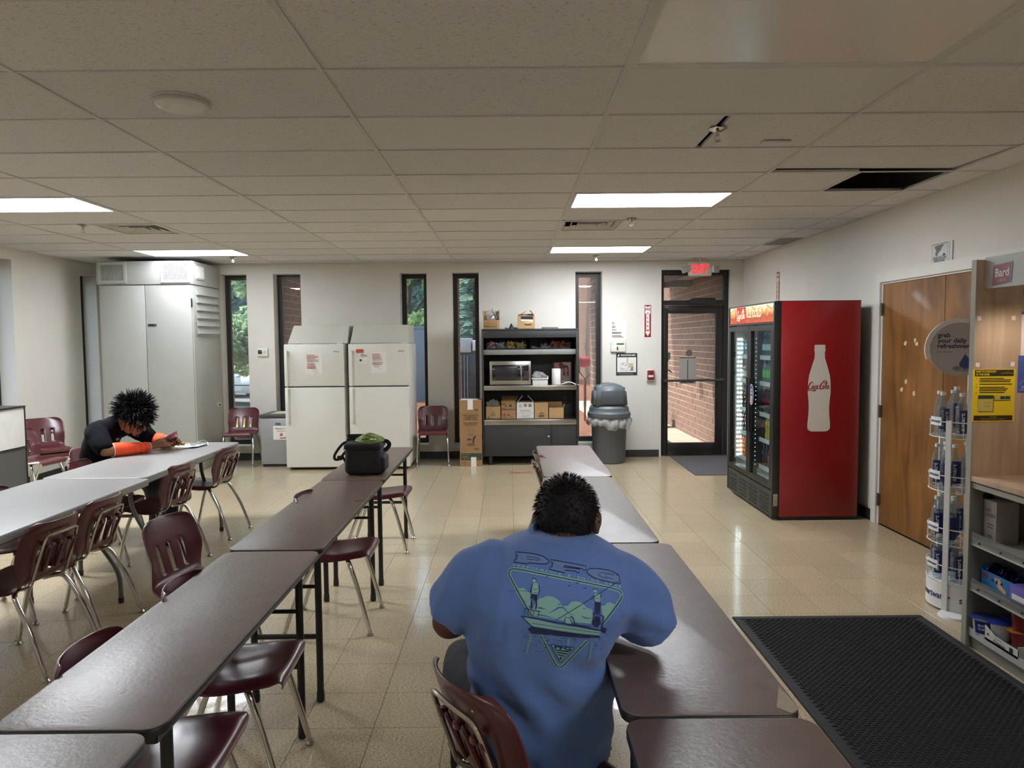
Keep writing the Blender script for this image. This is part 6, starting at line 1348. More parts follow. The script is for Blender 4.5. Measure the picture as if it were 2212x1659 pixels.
MB().box(-.08, -.077, -.12, .12, 0, .045).box(.077, .08, -.12, .12, 0, .03).box(-.08, .08, -.12, -.117, 0, .06).box(-.08, .08, -.12, .12, 0, .003).add([(-.08, .04, .045), (-.08, .12, .045), (-.08, .12, .075), (-.077, .04, .045), (-.077, .12, .045), (-.077, .12, .075)], [(0, 1, 2), (5, 4, 3), (0, 2, 5, 3), (1, 4, 5, 2)]).build('tray', m_tr, t, ang=0)
M = PL((-.0808, 0, 0), (0, -1, 0), (0, 0, 1)); MB().text('Honey Nut', .013, M @ Matrix.Translation((-.02, .036, 0)), w=.05).text('Cheerios', .025, M @ Matrix.Translation((-.012, .018, 0)), w=.085, bold=.02).rect(.06, .008, .085, .036, M).poly([(-.105, .03), (-.095, .045), (-.085, .03)], M).build('lettering', m_print, t, ang=0)
# ================================================================ WATER RACK
WX, WY, WR = 2.74, 4.28, .20
t = thing('bottle_rack', 'white round wire rack of water bottles with a disc sign beside the market stand', 'rack', (WX, WY, 0)); m_wr = mat('rack_white', (226, 226, 226), .35); m_sil = mat('disc_silver', (172, 173, 176), .35, .3, noise=(2, .05))
MB().lathe([(.0, .012), (WR, .012), (WR, .165), (WR-.012, .17), (.0, .17)], n=40).build('drum', m_wr, t); MB().lathe([(.0, 0), (.085, 0), (.08, .012), (.0, .014)], (-.16, -.17, 0), 20).build('foot', m_wr, t)
def onring(mb, s, size, a0, z, w, r):
    """lettering wrapped round the rack; a0 is the azimuth of its middle"""
    vs, fs = textmesh(s, size, .02, 0, 1.); x0 = min(v[0] for v in vs); x1 = max(v[0] for v in vs); k = w/(x1-x0)
    mb.add([((r)*math.cos(a0+((v[0]-x0)*k-w/2)/r), (r)*math.sin(a0+((v[0]-x0)*k-w/2)/r), z+v[1]) for v in vs], fs)
for a in (-95, -175):
    mb = MB(); onring(mb, 'smartwater', .055, R(a+0), .07, .235, WR+.0012); mb.build('lettering', m_navy, t, ang=0)
TIERS = (1.03, .71, .395, .172); ring = lambda r, z: [(r*math.cos(i*PI/24), r*math.sin(i*PI/24), z) for i in range(48)]
for z in TIERS:
    mb = MB().tube(ring(WR, z+.10), .0032, 6, closed=True).tube(ring(WR, z+.006), .0032, 6, closed=True)
    for i in range(16): a = i*PI/8+.1; mb.cyl((WR*math.cos(a), WR*math.sin(a), z+.006), (WR*math.cos(a), WR*math.sin(a), z+.10), .0022, n=6).cyl((.03*math.cos(a), .03*math.sin(a), z+.003), (WR*math.cos(a), WR*math.sin(a), z+.006), .0022, n=6)
    r_ = mb.build('wire_tier', m_wr, t)
    for a in (-100, -178):
        MB().sheet(lambda u, v: ((WR+.005)*math.cos(R(a-14+28*u)), (WR+.005)*math.sin(R(a-14+28*u)), z+.075+.05*v), 8, 1).build('name_plate', m_wr, r_)
        mb = MB(); onring(mb, 'smartwater', .026, R(a), z+.092, .088, WR+.0062); mb.build('lettering', m_navy, r_, ang=0)
for a in (-150, -30, 100):
    c, s = math.cos(R(a)), math.sin(R(a)); M = Matrix.Rotation(R(a), 4, 'Z'); MB().box(WR+.002, WR+.012, -.016, .016, 0, 1.14, M).build('post', m_wr, t, ang=0)
MB().cyl((0, 0, .17), (0, 0, 1.40), .012, n=10).build('spine', m_wr, t)
M = PL((-.005, .10, 1.555), (.93, -.37, 0), (0, 0, 1)); d_ = MB().lathe([(.0, -.006), (.162, -.006), (.165, -.003), (.165, .003), (.162, .006), (.0, .006)], n=56, M=M).build('disc', m_sil, t)
mb = MB(); vs = []; n = 30
for i in range(n+1):
    a = R(75+125*i/n)
    for r, h in ((.160, -.012), (.186, -.012), (.186, .012), (.160, .012)): vs.append((r*math.cos(a), r*math.sin(a), h))
mb.add(vs, [(4*i+j, 4*i+(j+1) % 4, 4*i+4+(j+1) % 4, 4*i+4+j) for i in range(n) for j in range(4)]+[(0, 1, 2, 3), (4*n+3, 4*n+2, 4*n+1, 4*n)], M); mb.build('rim_arc', m_wr, d_)
mb = MB()
for i, s in enumerate(('grab', 'your daily', 'refreshment')): mb.text(s, .038, M @ Matrix.Translation((-.118, .072-i*.033, .0068)), align='LEFT', bold=.025, valign='B')
mb.text('pure, crisp taste', .012, M @ Matrix.Translation((-.118, -.02, .0068)), align='LEFT', valign='B').build('lettering', m_navy, d_, ang=0)
MB().poly([(.0, -.105), (.0, -.085), (.03, -.03), (.06, -.07), (.055, -.11), (.03, -.12)], M, .0068).build('drop_print', mat('drop_blue', (36, 66, 140), .3), d_, ang=0)
MB().poly([(-.04, -.12), (-.02, -.10), (.02, -.115), (.07, -.10), (.09, -.125), (.03, -.14), (-.02, -.135)], M, .0066).build('splash_print', mat('splash_grey', (130, 132, 138), .3, noise=(40, .3)), d_, ang=0)
wp = [(.0, .004), (.024, 0), (.031, .008), (.033, .02), (.032, .06), (.033, .10), (.033, .15), (.031, .175), (.022, .205), (.0135, .225), (.013, .245)]
wb = thing('water_bottle', 'clear water bottle with a blue label on the top tier of the white rack', 'bottle', (0, 0, 0), 0, 'bottles on the top tier of the rack')
MB().lathe(wp, n=18).build('body', wclr, wb); MB().lathe([(.0, 0), (.0155, 0), (.0155, .02), (.0, .021)], (0, 0, .243), 14).build('cap', whtc, wb)
lb_ = MB().sheet(lambda u, v: (.0338*math.cos(R(-150)+R(150)*u), .0338*math.sin(R(-150)+R(150)*u), .03+.135*v), 12, 2).build('label', mat('label_ultramarine', (40, 50, 110), .3), wb)
mb = MB(); vs, fs = textmesh('smart', .04, .02, 0, 1.); x0 = min(v[0] for v in vs); x1 = max(v[0] for v in vs); k = .105/(x1-x0)
mb.add([(.0344*math.cos(R(-120)-(v[1]-.010)/.0344*.8), .0344*math.sin(R(-120)-(v[1]-.010)/.0344*.8), .045+(v[0]-x0)*k) for v in vs], [tuple(f) for f in fs]); mb.build('lettering', m_paper, lb_, ang=0)
tn = ('top tier', 'second tier', 'third tier', 'lowest tier'); first = True
for ti, z in enumerate(TIERS):
    for i in range(11):
        r, a = (.155, i*2*PI/8+.25*ti) if i < 8 else (.065, (i-8)*2*PI/3+.6)
        if i == 7 and ti == 1: continue
        p = (WX+r*math.cos(a), WY+r*math.sin(a), z+.008+(.03 if (i >= 8 and ti == 0) else 0)); lb = 'clear water bottle with a blue label on the %s of the white rack' % tn[ti]; g = 'bottles on the %s of the rack' % tn[ti]
        if first: wb.location = p; first = False
        else: copy_tree(wb, p, random.uniform(-.9, .9), lb, group=g)
# weather sign over the wooden doors, rubber mat
t = thing('weather_sign', 'white SEVERE WEATHER SHELTER AREA sign above the wooden doors', 'sign', (XR, 5.39, 2.172)); M = PL((-.012, 0, 0), (0, -1, 0), (0, 0, 1))
MB().box(-.012, -.008, -.112, .112, 0, .155).box(-.010, 0, -.14, -.112, .0, .155).build('board', mat('sign_pale', (196, 198, 196), .4), t, ang=0); m_sg = mat('sign_green_black', (44, 54, 52), .5, noise=None)
mb = MB().ribbon([(-.105, .012), (.088, .012), (.088, .148), (-.105, .148)], .004, M, .0006, closed=True, smooth=False).text('SEVERE WEATHER', .022, M @ Matrix.Translation((-.008, .042, .0006)), w=.165, bold=.04).text('SHELTER AREA', .022, M @ Matrix.Translation((-.008, .024, .0006)), w=.135, bold=.04)
mb.poly([(.03, .058), (.03, .068), (.045, .076), (.062, .068), (.062, .058)], M, .0006).ribbon([(-.09, .056), (.075, .056)], .003, M, .0006, smooth=False).build('lettering', m_sg, t, ang=0)
MB().poly([(-.075, .125), (-.06, .138), (.05, .142), (.035, .13), (.015, .118), (.008, .10), (-.02, .085), (-.035, .07), (-.03, .06), (-.06, .068), (-.066, .08), (-.05, .095), (-.058, .11)], M, .0006).build('tornado_print', mat('tornado_grey', (96, 98, 98), .5, noise=(60, .4), stretch=(1, 1, 6)), t, ang=0)
m_rub = mat('rubber_black', (25, 25, 26), .75, noise=(40, .15)); RM = (1.285, 2.385, 1.25, 4.115)
t = thing('rubber_mat', 'large black ribbed rubber mat on the floor before the market stand', 'mat', ((RM[0]+RM[1])/2, 2.7, 0)); MB().box(RM[0], RM[1], RM[2], RM[3], 0, .006).build('base', m_rub, t, w=True, ang=0)
mb = MB()
for a, b, c, d in ((RM[0], RM[1], RM[2], RM[2]+.04), (RM[0], RM[1], RM[3]-.04, RM[3]), (RM[0], RM[0]+.04, RM[2]+.04, RM[3]-.04), (RM[1]-.04, RM[1], RM[2]+.04, RM[3]-.04)): mb.rbox(a, b, c, d, .004, .0105, .003, 1)
mb.build('border', m_rub, t, w=True); mb = MB(); j = 0; y = RM[2]+.05
while y < RM[3]-.05:
    x = RM[0]+.05+(.017 if j % 2 else 0)
    while x < RM[1]-.07:
        a, b, h = x, x+.026, .0115
        mb.add([(a, y, .006), (b, y, .006), (b, y+.007, .006), (a, y+.007, .006), (a+.002, y+.0015, h), (b-.002, y+.0015, h), (b-.002, y+.0055, h), (a+.002, y+.0055, h)], [(4, 5, 6, 7), (0, 1, 5, 4), (1, 2, 6, 5), (2, 3, 7, 6), (3, 0, 4, 7)]); x += .034
    y += .0165; j += 1
mb.build('rib', m_rub, t, w=True, ang=0, kind='stuff')
# ================================================================ PEOPLE
from mathutils import noise as NZ
def frame(o, fwd, up):
    """local x right, y forward, z up"""
    f = Vector(fwd).normalized(); r = f.cross(Vector(up)).normalized(); u = r.cross(f)
    return Matrix(((r.x, f.x, u.x, o[0]), (r.y, f.y, u.y, o[1]), (r.z, f.z, u.z, o[2]), (0, 0, 0, 1)))
def loft(mb, secs, n=36, M=None):
    """stacked rounded sections (cx,cy,cz, rx,ry, tilt_about_y, squareness)"""
    vs = []
    for cx, cy, cz, rx, ry, tl, sq in secs:
        for k in range(n):
            a = 2*PI*k/n; c, s = math.cos(a), math.sin(a); p = 2/sq
            x = rx*math.copysign(abs(c)**p, c); y = ry*math.copysign(abs(s)**p, s)
            vs.append((cx+x*math.cos(tl), cy+y, cz-x*math.sin(tl)))
    m = len(secs); fs = [(i*n+k, i*n+(k+1) % n, (i+1)*n+(k+1) % n, (i+1)*n+k) for i in range(m-1) for k in range(n)]+[tuple(reversed(range(n))), tuple(range((m-1)*n, m*n))]
    return mb.add(vs, fs, M)
def head(mb, M, s=1., jaw=1.):
    S = M @ Matrix.Scale(s, 4)
    mb.ball((0, -.012, .030), .077, .098, .094, 24, 16, S)
    mb.limb([(0, .030, .02), (0, .052, -.03), (0, .060, -.078*jaw)], [(.066, .055), (.056, .046), (.032, .028)], 16, 4, S, up=(1, 0, 0))
    mb.limb([(0, .0, -.03), (0, -.005, -.07)], [(.062, .05), (.05, .045)], 14, 3, S, up=(1, 0, 0))
    mb.limb([(0, .088, .032), (0, .101, .005), (0, .110, -.018)], [.010, .011, .015], 10, 4, S); mb.ball((-.013, .100, -.020), .010, .010, .008, 10, 8, S).ball((.013, .100, -.020), .010, .010, .008, 10, 8, S)
    mb.ball((0, .090, -.048), .024, .013, .008, 12, 8, S).ball((0, .088, -.059), .021, .013, .009, 12, 8, S)
    mb.limb([(-.045, .074, .040), (0, .084, .044), (.045, .074, .040)], [.013, .013, .013], 10, 4, S)
    for q in (-1, 1):
        mb.ball((q*.033, .076, .022), .016, .012, .011, 12, 8, S).ball((q*.048, .058, -.015), .022, .022, .02, 12, 8, S)
        mb.ball((q*.079, -.008, .004), .009, .024, .033, 12, 10, S).ball((q*.086, -.018, .010), .008, .014, .024, 10, 8, S)
def hand(mb, M, side, curl=(.5, .6, .5), spread=.04, thumb=(.55, .7, -.35)):
    """local y to the fingers, z = back of the hand; side +1: thumb at +x"""
    mb.limb([(0, -.03, 0), (0, .01, .0), (0, .05, .002), (0, .082, 0)], [(.027, .020), (.034, .017), (.041, .015), (.040, .012)], 14, 3, M, up=(1, 0, 0))
    for i, (x, ln) in enumerate(((.030, .072), (.010, .080), (-.010, .075), (-.029, .058))):
        x *= side; p = Vector((x, .075, 0)); a = 0; pts = [p.copy()]; sp = (x/.03)*spread
        for k, f in enumerate((.46, .30, .24)):
            a += curl[k]; d = Vector((sp, math.cos(a), -math.sin(a))).normalized(); p = p+d*ln*f*1.12; pts.append(p.copy())
        mb.limb(pts, [.0095, .0088, .0080, .0068], 9, 3, M)
    t = Vector(thumb); t.x *= side; p = Vector((side*.026, .012, -.006)); pts = [p, p+t.normalized()*.036, p+t.normalized()*.062+Vector((-.006*side, .012, -.008)), p+t.normalized()*.078+Vector((-.014*side, .026, -.016))]
    mb.limb(pts, [.014, .012, .0105, .008], 9, 3, M)
def wrinkle(me, amp, sc, st=(1, 1, 1), fn=None):
    for v in me.vertices:
        p = Vector((v.co.x*st[0], v.co.y*st[1], v.co.z*st[2]))*sc; d = amp*(NZ.noise(p)+.5*NZ.noise(p*2.1+Vector((3, 1, 7))))
        if fn: d += fn(v.co)
        v.co += v.normal*d
    me.update()
def hairtufts(mb, M, seeds, ln, r, q, curl=.0, down=0., k=4, n=4, fr=None):
    for c, d in seeds:
        p = Vector(c); d = Vector(d).normalized(); L = ln*q.uniform(.7, 1.25); w = Vector((q.gauss(0, 1), q.gauss(0, 1), q.gauss(0, 1)))*curl; pts = [p]
        for i in range(k): d = (d+w*(1/k)+Vector((0, 0, -down/k))).normalized(); w = Vector((q.gauss(0, 1), q.gauss(0, 1), q.gauss(0, 1)))*curl; p = p+d*L/k; pts.append(p)
        mb.tube(pts, [r*(1-.8*i/k) for i in range(k+1)], n, M=M)
skin1 = mat('skin_brown', (96, 62, 46), .5, noise=(14, .08)); skin2 = mat('skin_warm_brown', (142, 98, 74), .5, noise=(14, .08)); m_hair = mat('hair_black', (22, 20, 20), .6, noise=(60, .3), spec=.25); m_pant = mat('trousers_dark', (28, 30, 40), .8, noise=(40, .15)); m_shoe = mat('shoe_black', (26, 26, 28), .5)
def pants(name, t, legs, m, hipc):
    mb = MB().limb([(hipc[0]-.08, hipc[1], hipc[2]), hipc, (hipc[0]+.08, hipc[1], hipc[2])] if not isinstance(hipc[0], tuple) else list(hipc), [(.13, .12), (.14, .13), (.13, .12)], 16, 3)
    for l in legs: mb.limb(l, [.105, .10, .082, .066, .062], 14, 4)
    me = remesh(mb, .014, 4); wrinkle(me, .005, 11); return put(name, me, m, t, w=True)
def shoe(t, p, d):
    M = frame((p[0], p[1], 0), d, (0, 0, 1)); mb = MB().limb([(0, -.06, .045), (0, .05, .045), (0, .17, .04)], [(.042, .045), (.046, .045), (.042, .032)], 14, 4, M, up=(1, 0, 0)); me = remesh(mb, .008, 3); o = put('shoe', me, m_shoe, t, w=True)
    MB().limb([(0, -.065, .012), (0, .05, .012), (0, .18, .012)], [(.045, .012), (.05, .012), (.045, .012)], 14, 4, M, up=(1, 0, 0)).build('sole', m_black, o)

# ---- the man in the blue shirt, seen from behind
man = thing('person', 'person in a blue fishing T-shirt bent over the brown table, seen from behind', 'person', (.09, 1.85, 0))
sec = [(.088, 2.06, .43, .205, .18, 0, 2.3), (.083, 2.035, .63, .212, .186, 0, 2.3), (.070, 1.985, .755, .192, .178, .0, 2.3), (.0875, 1.945, .856, .218, .176, .03, 2.4), (.10, 1.921, .928, .233, .17, .05, 2.4), (.113, 1.916, .990, .2287, .159, .06, 2.3), (.1236, 1.921, 1.041, .196, .138, .07, 2.3), (.131, 1.931, 1.077, .149, .107, .07, 2.2), (.136, 1.947, 1.101, .09, .08, .06, 2.)]
LS, LE, LWr = (-.067, 1.921, .986), (-.178, 2.015, .832), (.05, 2.29, .835)
RS, RE, RWr = (.294, 1.921, .955), (.379, 2.025, .800), (.20, 2.30, .815)
mb = MB(); loft(mb, sec)
mb.limb([(.05, 1.93, .99), LS, (-.142, 1.950, .920), (-.165, 1.968, .893)], [(.095, .092), (.097, .094), (.089, .089), (.082, .086)], 20, 5, flat_end=True)
mb.limb([(.206, 1.93, .97), RS, (.358, 1.958, .884), (.377, 1.990, .832)], [(.095, .092), (.095, .094), (.089, .089), (.084, .086)], 20, 5, flat_end=True)
shirt_me = remesh(mb, .0085, 10)
def folds(p):
    d = 0.
    if p.z < .86: d += .006*math.sin((p.x*.8+p.z)*46+1.5*math.sin(p.x*17))*max(0, min(1, (.86-p.z)/.12))*(.4+.6*min(1, abs(p.x-.05)/.15))
    if p.z > .84 and p.x < -.02: d += .0035*math.sin((p.x*1.2-p.z*.5)*70)
    if p.z > .84 and p.x > .28: d += .004*math.sin((p.x*.6+p.z)*64)
    d += .0042*math.sin(p.x*52+p.z*9+2*math.sin(p.z*9))*max(0, min(1, (1.0-p.z)/.25))*(1.2-abs(p.x-.12)*2)
    return d
wrinkle(shirt_me, .005, 7.5, (1, 1, .7), folds)
m_shirt = mat('shirt_blue', (92, 124, 188), .9, noise=(5, .05), bump=(420, .12, .0008), sheen=.2)
shirt = put('shirt', shirt_me, m_shirt, man, w=True)
bvh = BVHTree.FromPolygons([v.co.copy() for v in shirt_me.vertices], [tuple(p.vertices) for p in shirt_me.polygons])
# body: one continuous skin mesh (head, neck, arms, hands)
mb = MB(); HM = frame((.157, 2.003, 1.106), (.16, .80, -.58), (.06, .58, .80)) ; head(mb, HM, 1.06)
mb.limb([(.136, 1.931, 1.01), (.145, 1.950, 1.055), (.152, 1.980, 1.085)], [(.070, .066), (.066, .064), (.064, .066)], 16, 4, up=(1, 0, 0))
mb.limb([(.08, 1.99, .75), (.10, 1.94, .91), (.13, 1.935, 1.04)], [(.14, .10), (.16, .10), (.07, .06)], 16, 4, up=(1, 0, 0))
for S_, E_, W_, sd, up in ((LS, LE, LWr, -1, (0, .2, 1)), (RS, RE, RWr, 1, (0, .2, 1))):
    S_, E_, W_ = Vector(S_), Vector(E_), Vector(W_)
    mb.limb([Vector((.12, 1.935, .985)), S_, S_.lerp(E_, .55), E_], [.06, .064, .058, .052], 16, 4); mb.limb([E_, E_.lerp(W_, .4), W_], [.052, .046, .032], 16, 4)
    d = (W_-E_).normalized(); hand(mb, frame(W_+d*.03, d, Vector((0, -.2, 1)) if sd > 0 else Vector((0, -.2, 1))), -sd, (.5, .6, .5))
me = remesh(mb, .0062, 3); put('body', me, skin1, man, w=True)
# short hair
q = random.Random(3); hm = MB(); hs = MB(); vs, fs = [], []; S = HM @ Matrix.Scale(1.06, 4); tmp = MB().ball((0, -.012, .030), .0825, .1035, .0995, 40, 28)
def hairy(p):
    y, z = p.y, p.z; line = -.050 if y < -.04 else (-.050+(y+.04)*1.1 if y < .03 else .045+(y-.03)*.9)
    return z > line
for f in tmp.f:
    c = sum((tmp.v[i] for i in f), Vector())/len(f)
    if hairy(c): fs.append(f)
cap = MB(); cap.v = [v+Vector((0, 0, 0)) for v in tmp.v]; cap.f = fs; me = cap.mesh('hair', 0)
for v in me.vertices: v.co += v.normal*.004*NZ.noise(v.co*60)
bm = bmesh.new(); bm.from_mesh(me); bmesh.ops.delete(bm, geom=[v for v in bm.verts if not v.link_faces], context='VERTS'); bm.to_mesh(me); bm.free(); me.transform(S); me.shade_smooth(); hair = put('hair', me, m_hair, man, w=True)
sd = []
while len(sd) < 1500:
    d = Vector((q.gauss(0, 1), q.gauss(0, 1), q.gauss(0, 1))).normalized(); p = Vector((d.x*.080, d.y*.101-.012, d.z*.097+.030))
    if hairy(p): t_ = Vector((d.x*.6, d.y*.5+.25, d.z*.7-.35)); sd.append((p, d*.35+t_*.7))
tm = MB(); hairtufts(tm, S, sd, .013, .0016, q, .2, .3, 3, 3); tm.build('hair_strand', m_hair, hair, ang=0, kind='stuff')
g = MB()
for s in (-1, 1): g.tube(catmull([(s*.078, .088, .022), (s*.086, .02, .022), (s*.088, -.012, .016), (s*.087, -.035, -.006)], 4), .0022, 6, M=S)
for s in (-1, 1): g.tube([(s*.040+.028*math.cos(a), .102-abs(s*.04+.028*math.cos(a))*.12, .018+.021*math.sin(a)) for a in [i*PI/8 for i in range(16)]], .0018, 6, closed=True, M=S)
g.tube([(-.012, .104, .024), (0, .110, .028), (.012, .104, .024)], .0018, 6, M=S).build('glasses', m_black, man, w=True)
for s in (-1, 1):
    e = MB().ball((s*.033, .083, .022), .011, .008, .0085, 12, 8, S).build('eye', mat('eye_white', (220, 216, 208), .2), man, w=True); MB().ball((s*.033, .0905, .020), .0048, .002, .0048, 10, 6, S).build('iris', m_black, e)
MB().tube([(.139+.083*math.cos(a), 1.950+.076*math.sin(a), 1.094+.024*math.sin(a)-.008*math.cos(a)) for a in [i*PI/16 for i in range(32)]], [(.011, .007)]*32, 8, closed=True).build('collar', m_shirt, man, w=True)
pants('trousers', man, [[(.02, 2.06, .50), (-.11, 2.24, .50), (-.165, 2.50, .49), (-.17, 2.56, .28), (-.17, 2.54, .09)], [(.16, 2.06, .50), (.165, 2.28, .51), (.155, 2.51, .50), (.15, 2.58, .28), (.155, 2.56, .09)]], m_pant, ((.0, 2.06, .53), (.085, 2.05, .53), (.17, 2.06, .53)))
shoe(man, (-.17, 2.55, 0), (-.1, 1, 0)); shoe(man, (.155, 2.57, 0), (.05, 1, 0))
# ---- the print on his back: flat ink laid on the cloth
PN = Vector((-.073, -.935, .348)).normalized(); PU = PN.cross(Vector((0, 0, 1))).normalized()*-1; PV = PN.cross(PU); PU = PV.cross(PN)
if PV.z < 0: PV = -PV
if PU.x < 0: PU = -PU
PO = Vector((.134, 1.787, .956)); PK = 1.787/1557/5.7207; PXC, PYC = (1222-1080)*5.7207, (1310-1170)*5.7207
def onshirt(mb, name, m, h):
    bm = bmesh.new(); vv = [bm.verts.new(((v.x-PXC)*PK, (PYC-v.y)*PK, 0)) for v in mb.v]
    for f in mb.f:
        try: bm.faces.new([vv[i] for i in f])
        except ValueError: pass
    bmesh.ops.triangulate(bm, faces=bm.faces[:])
    for _ in range(4):
        lg = [e for e in bm.edges if e.calc_length() > .011]
        if not lg: break
        bmesh.ops.subdivide_edges(bm, edges=lg, cuts=1); bmesh.ops.triangulate(bm, faces=bm.faces[:])
    for v in bm.verts:
        o = PO+PU*v.co.x+PV*v.co.y+PN*.4; hit, nr, i, d = bvh.ray_cast(o, -PN)
        if hit is None: hit, nr = o-PN*.4, PN
        if nr.dot(PN) < 0: nr = -nr
        v.co = hit+nr*h
    for f in bm.faces:
        f.normal_update()
        if f.normal.dot(PN) < 0: f.normal_flip()
    me = bpy.data.meshes.new(name); bm.to_mesh(me); bm.free(); me.shade_smooth(); return put(name, me, m, shirt)
i_navy, i_mint, i_lite = mat('ink_navy', (36, 44, 84), .85, noise=None), mat('ink_mint', (138, 184, 180), .85, noise=None), mat('ink_pale_blue', (106, 132, 184), .85, noise=None)
PP = [(180, 142), (420, 165), (540, 197), (606, 245), (608, 275), (570, 297), (480, 294), (352, 283), (350, 297), (165, 277), (170, 248), (190, 250), (205, 180), (180, 176)]
FF = [(635, 238), (1078, 310), (1072, 362), (1035, 358), (1037, 345), (800, 312), (795, 330), (1000, 352), (993, 395), (960, 392), (962, 378), (815, 366), (810, 402), (622, 362), (628, 332), (648, 336), (660, 272), (632, 268)]
GG = [(1500, 412), (1515, 515), (1420, 505), (1300, 485), (1180, 455), (1098, 402), (1085, 365), (1125, 342), (1220, 337), (1380, 355), (1492, 400), (1460, 408)]
lt = MB(); nv = MB()
for L in (PP, FF, GG): lt.poly(L); nv.ribbon(L, 12, closed=True, smooth=False)
nv.ribbon([(325, 200), (440, 215), (495, 238), (488, 250), (330, 234)], 6, closed=True, smooth=False).ribbon([(1230, 398), (1300, 386), (1440, 408), (1325, 404), (1316, 436), (1425, 458), (1300, 448), (1230, 418)], 6, closed=True, smooth=False)
def inset(L, k): c = Vector((sum(p[0] for p in L)/len(L), sum(p[1] for p in L)/len(L))); return [tuple(c+(Vector(p)-c)*k) for p in L]
onshirt(lt, 'letter_fill', i_lite, .0008); onshirt(nv, 'letter_outline', i_navy, .0013)
mn = MB(); base = [(160, 330), (600, 402), (850, 452), (1100, 492), (1300, 516), (1530, 572)]
txt = 'PERFORMANCE FISHING GEAR'
for i, c in enumerate(txt):
    if c == ' ': continue
    x = 175+i*(1335/(len(txt)-1)); j = max(k for k in range(5) if base[k][0] <= x); f = (x-base[j][0])/(base[j+1][0]-base[j][0]); y = base[j][1]+f*(base[j+1][1]-base[j][1]); a = math.atan2(base[j+1][1]-base[j][1], base[j+1][0]-base[j][0])
    M = Matrix.Translation((x, y-18, 0)) @ Matrix.Rotation(a, 4, 'Z') @ Matrix.Diagonal((1, -1, 1, 1)); mn.text(c, 46, M, bold=.015, w=8 if c == 'I' else 40 if c != 'M' else 46)
for L in ([(400, 915), (250, 670), (120, 450), (116, 398), (178, 362), (480, 412), (800, 467), (1130, 524), (1440, 582), (1515, 618), (1520, 690), (1400, 850), (1280, 1000)], [(510, 1145), (600, 1325), (692, 1502), (745, 1533), (800, 1507), (950, 1350), (1095, 1200)]): mn.ribbon(L, 44, k=4)
mn.poly([(205, 575), (235, 600), (262, 596), (285, 590), (315, 600), (335, 618), (370, 640), (395, 652), (390, 800), (345, 812)])
mn.poly([(470, 740), (500, 706), (540, 708), (558, 690), (600, 683), (650, 686), (690, 700), (722, 720), (762, 756), (780, 800), (850, 792), (888, 747), (925, 738), (985, 742), (1040, 765), (1080, 812), (1150, 832), (1160, 930), (1140, 1000), (900, 985), (420, 920), (400, 850)])
mn.poly([(1258, 790), (1310, 780), (1332, 750), (1362, 738), (1400, 750), (1452, 772), (1300, 985), (1278, 900)])
onshirt(mn, 'mint_print', i_mint, .0010)
sh_ = MB()
for L, w in (([(605, 885), (680, 850), (740, 815), (800, 822), (850, 875), (930, 905)], 22), ([(470, 820), (520, 825), (580, 840)], 20), ([(1010, 910), (1080, 935), (1150, 930)], 18), ([(720, 785), (760, 775), (810, 780)], 12), ([(1030, 820), (1080, 830)], 10), ([(450, 905), (560, 915), (700, 950)], 16), ([(310, 745), (340, 755)], 8)): sh_.ribbon(L, [2, w, w*.6, 2])
onshirt(sh_, 'cloud_shade', i_lite if False else mat('ink_slate', (84, 106, 150), .85, noise=None), .0015)
hb = MB().poly([(300, 935), (500, 968), (700, 1012), (1000, 1050), (1262, 1090), (1240, 1140), (1000, 1118), (700, 1082), (400, 1040)]).poly([(815, 932), (872, 940), (895, 1018), (815, 996)]).poly([(415, 532), (470, 526), (490, 600), (480, 664), (402, 658), (405, 600)]).poly([(1170, 652), (1210, 640), (1252, 652), (1245, 742), (1185, 736)])
for c in ((430, 498), (1190, 606)): hb.poly([(c[0]+24*math.cos(a), c[1]+26*math.sin(a)) for a in [i*.6 for i in range(11)]])
onshirt(hb, 'boat_print', i_mint, .0018)
nv = MB()
for L in ([(400, 915), (250, 670), (120, 450), (116, 398), (178, 362), (480, 412), (800, 467), (1130, 524), (1440, 582), (1515, 618), (1520, 690), (1400, 850), (1280, 1000)], [(510, 1145), (600, 1325), (692, 1502), (745, 1533), (800, 1507), (950, 1350), (1095, 1200)]): nv.ribbon(L, 11, k=4)
nv.poly([(350, 1075), (400, 1044), (700, 1088), (1000, 1124), (1240, 1142), (1246, 1168), (1000, 1166), (700, 1146), (400, 1128)])
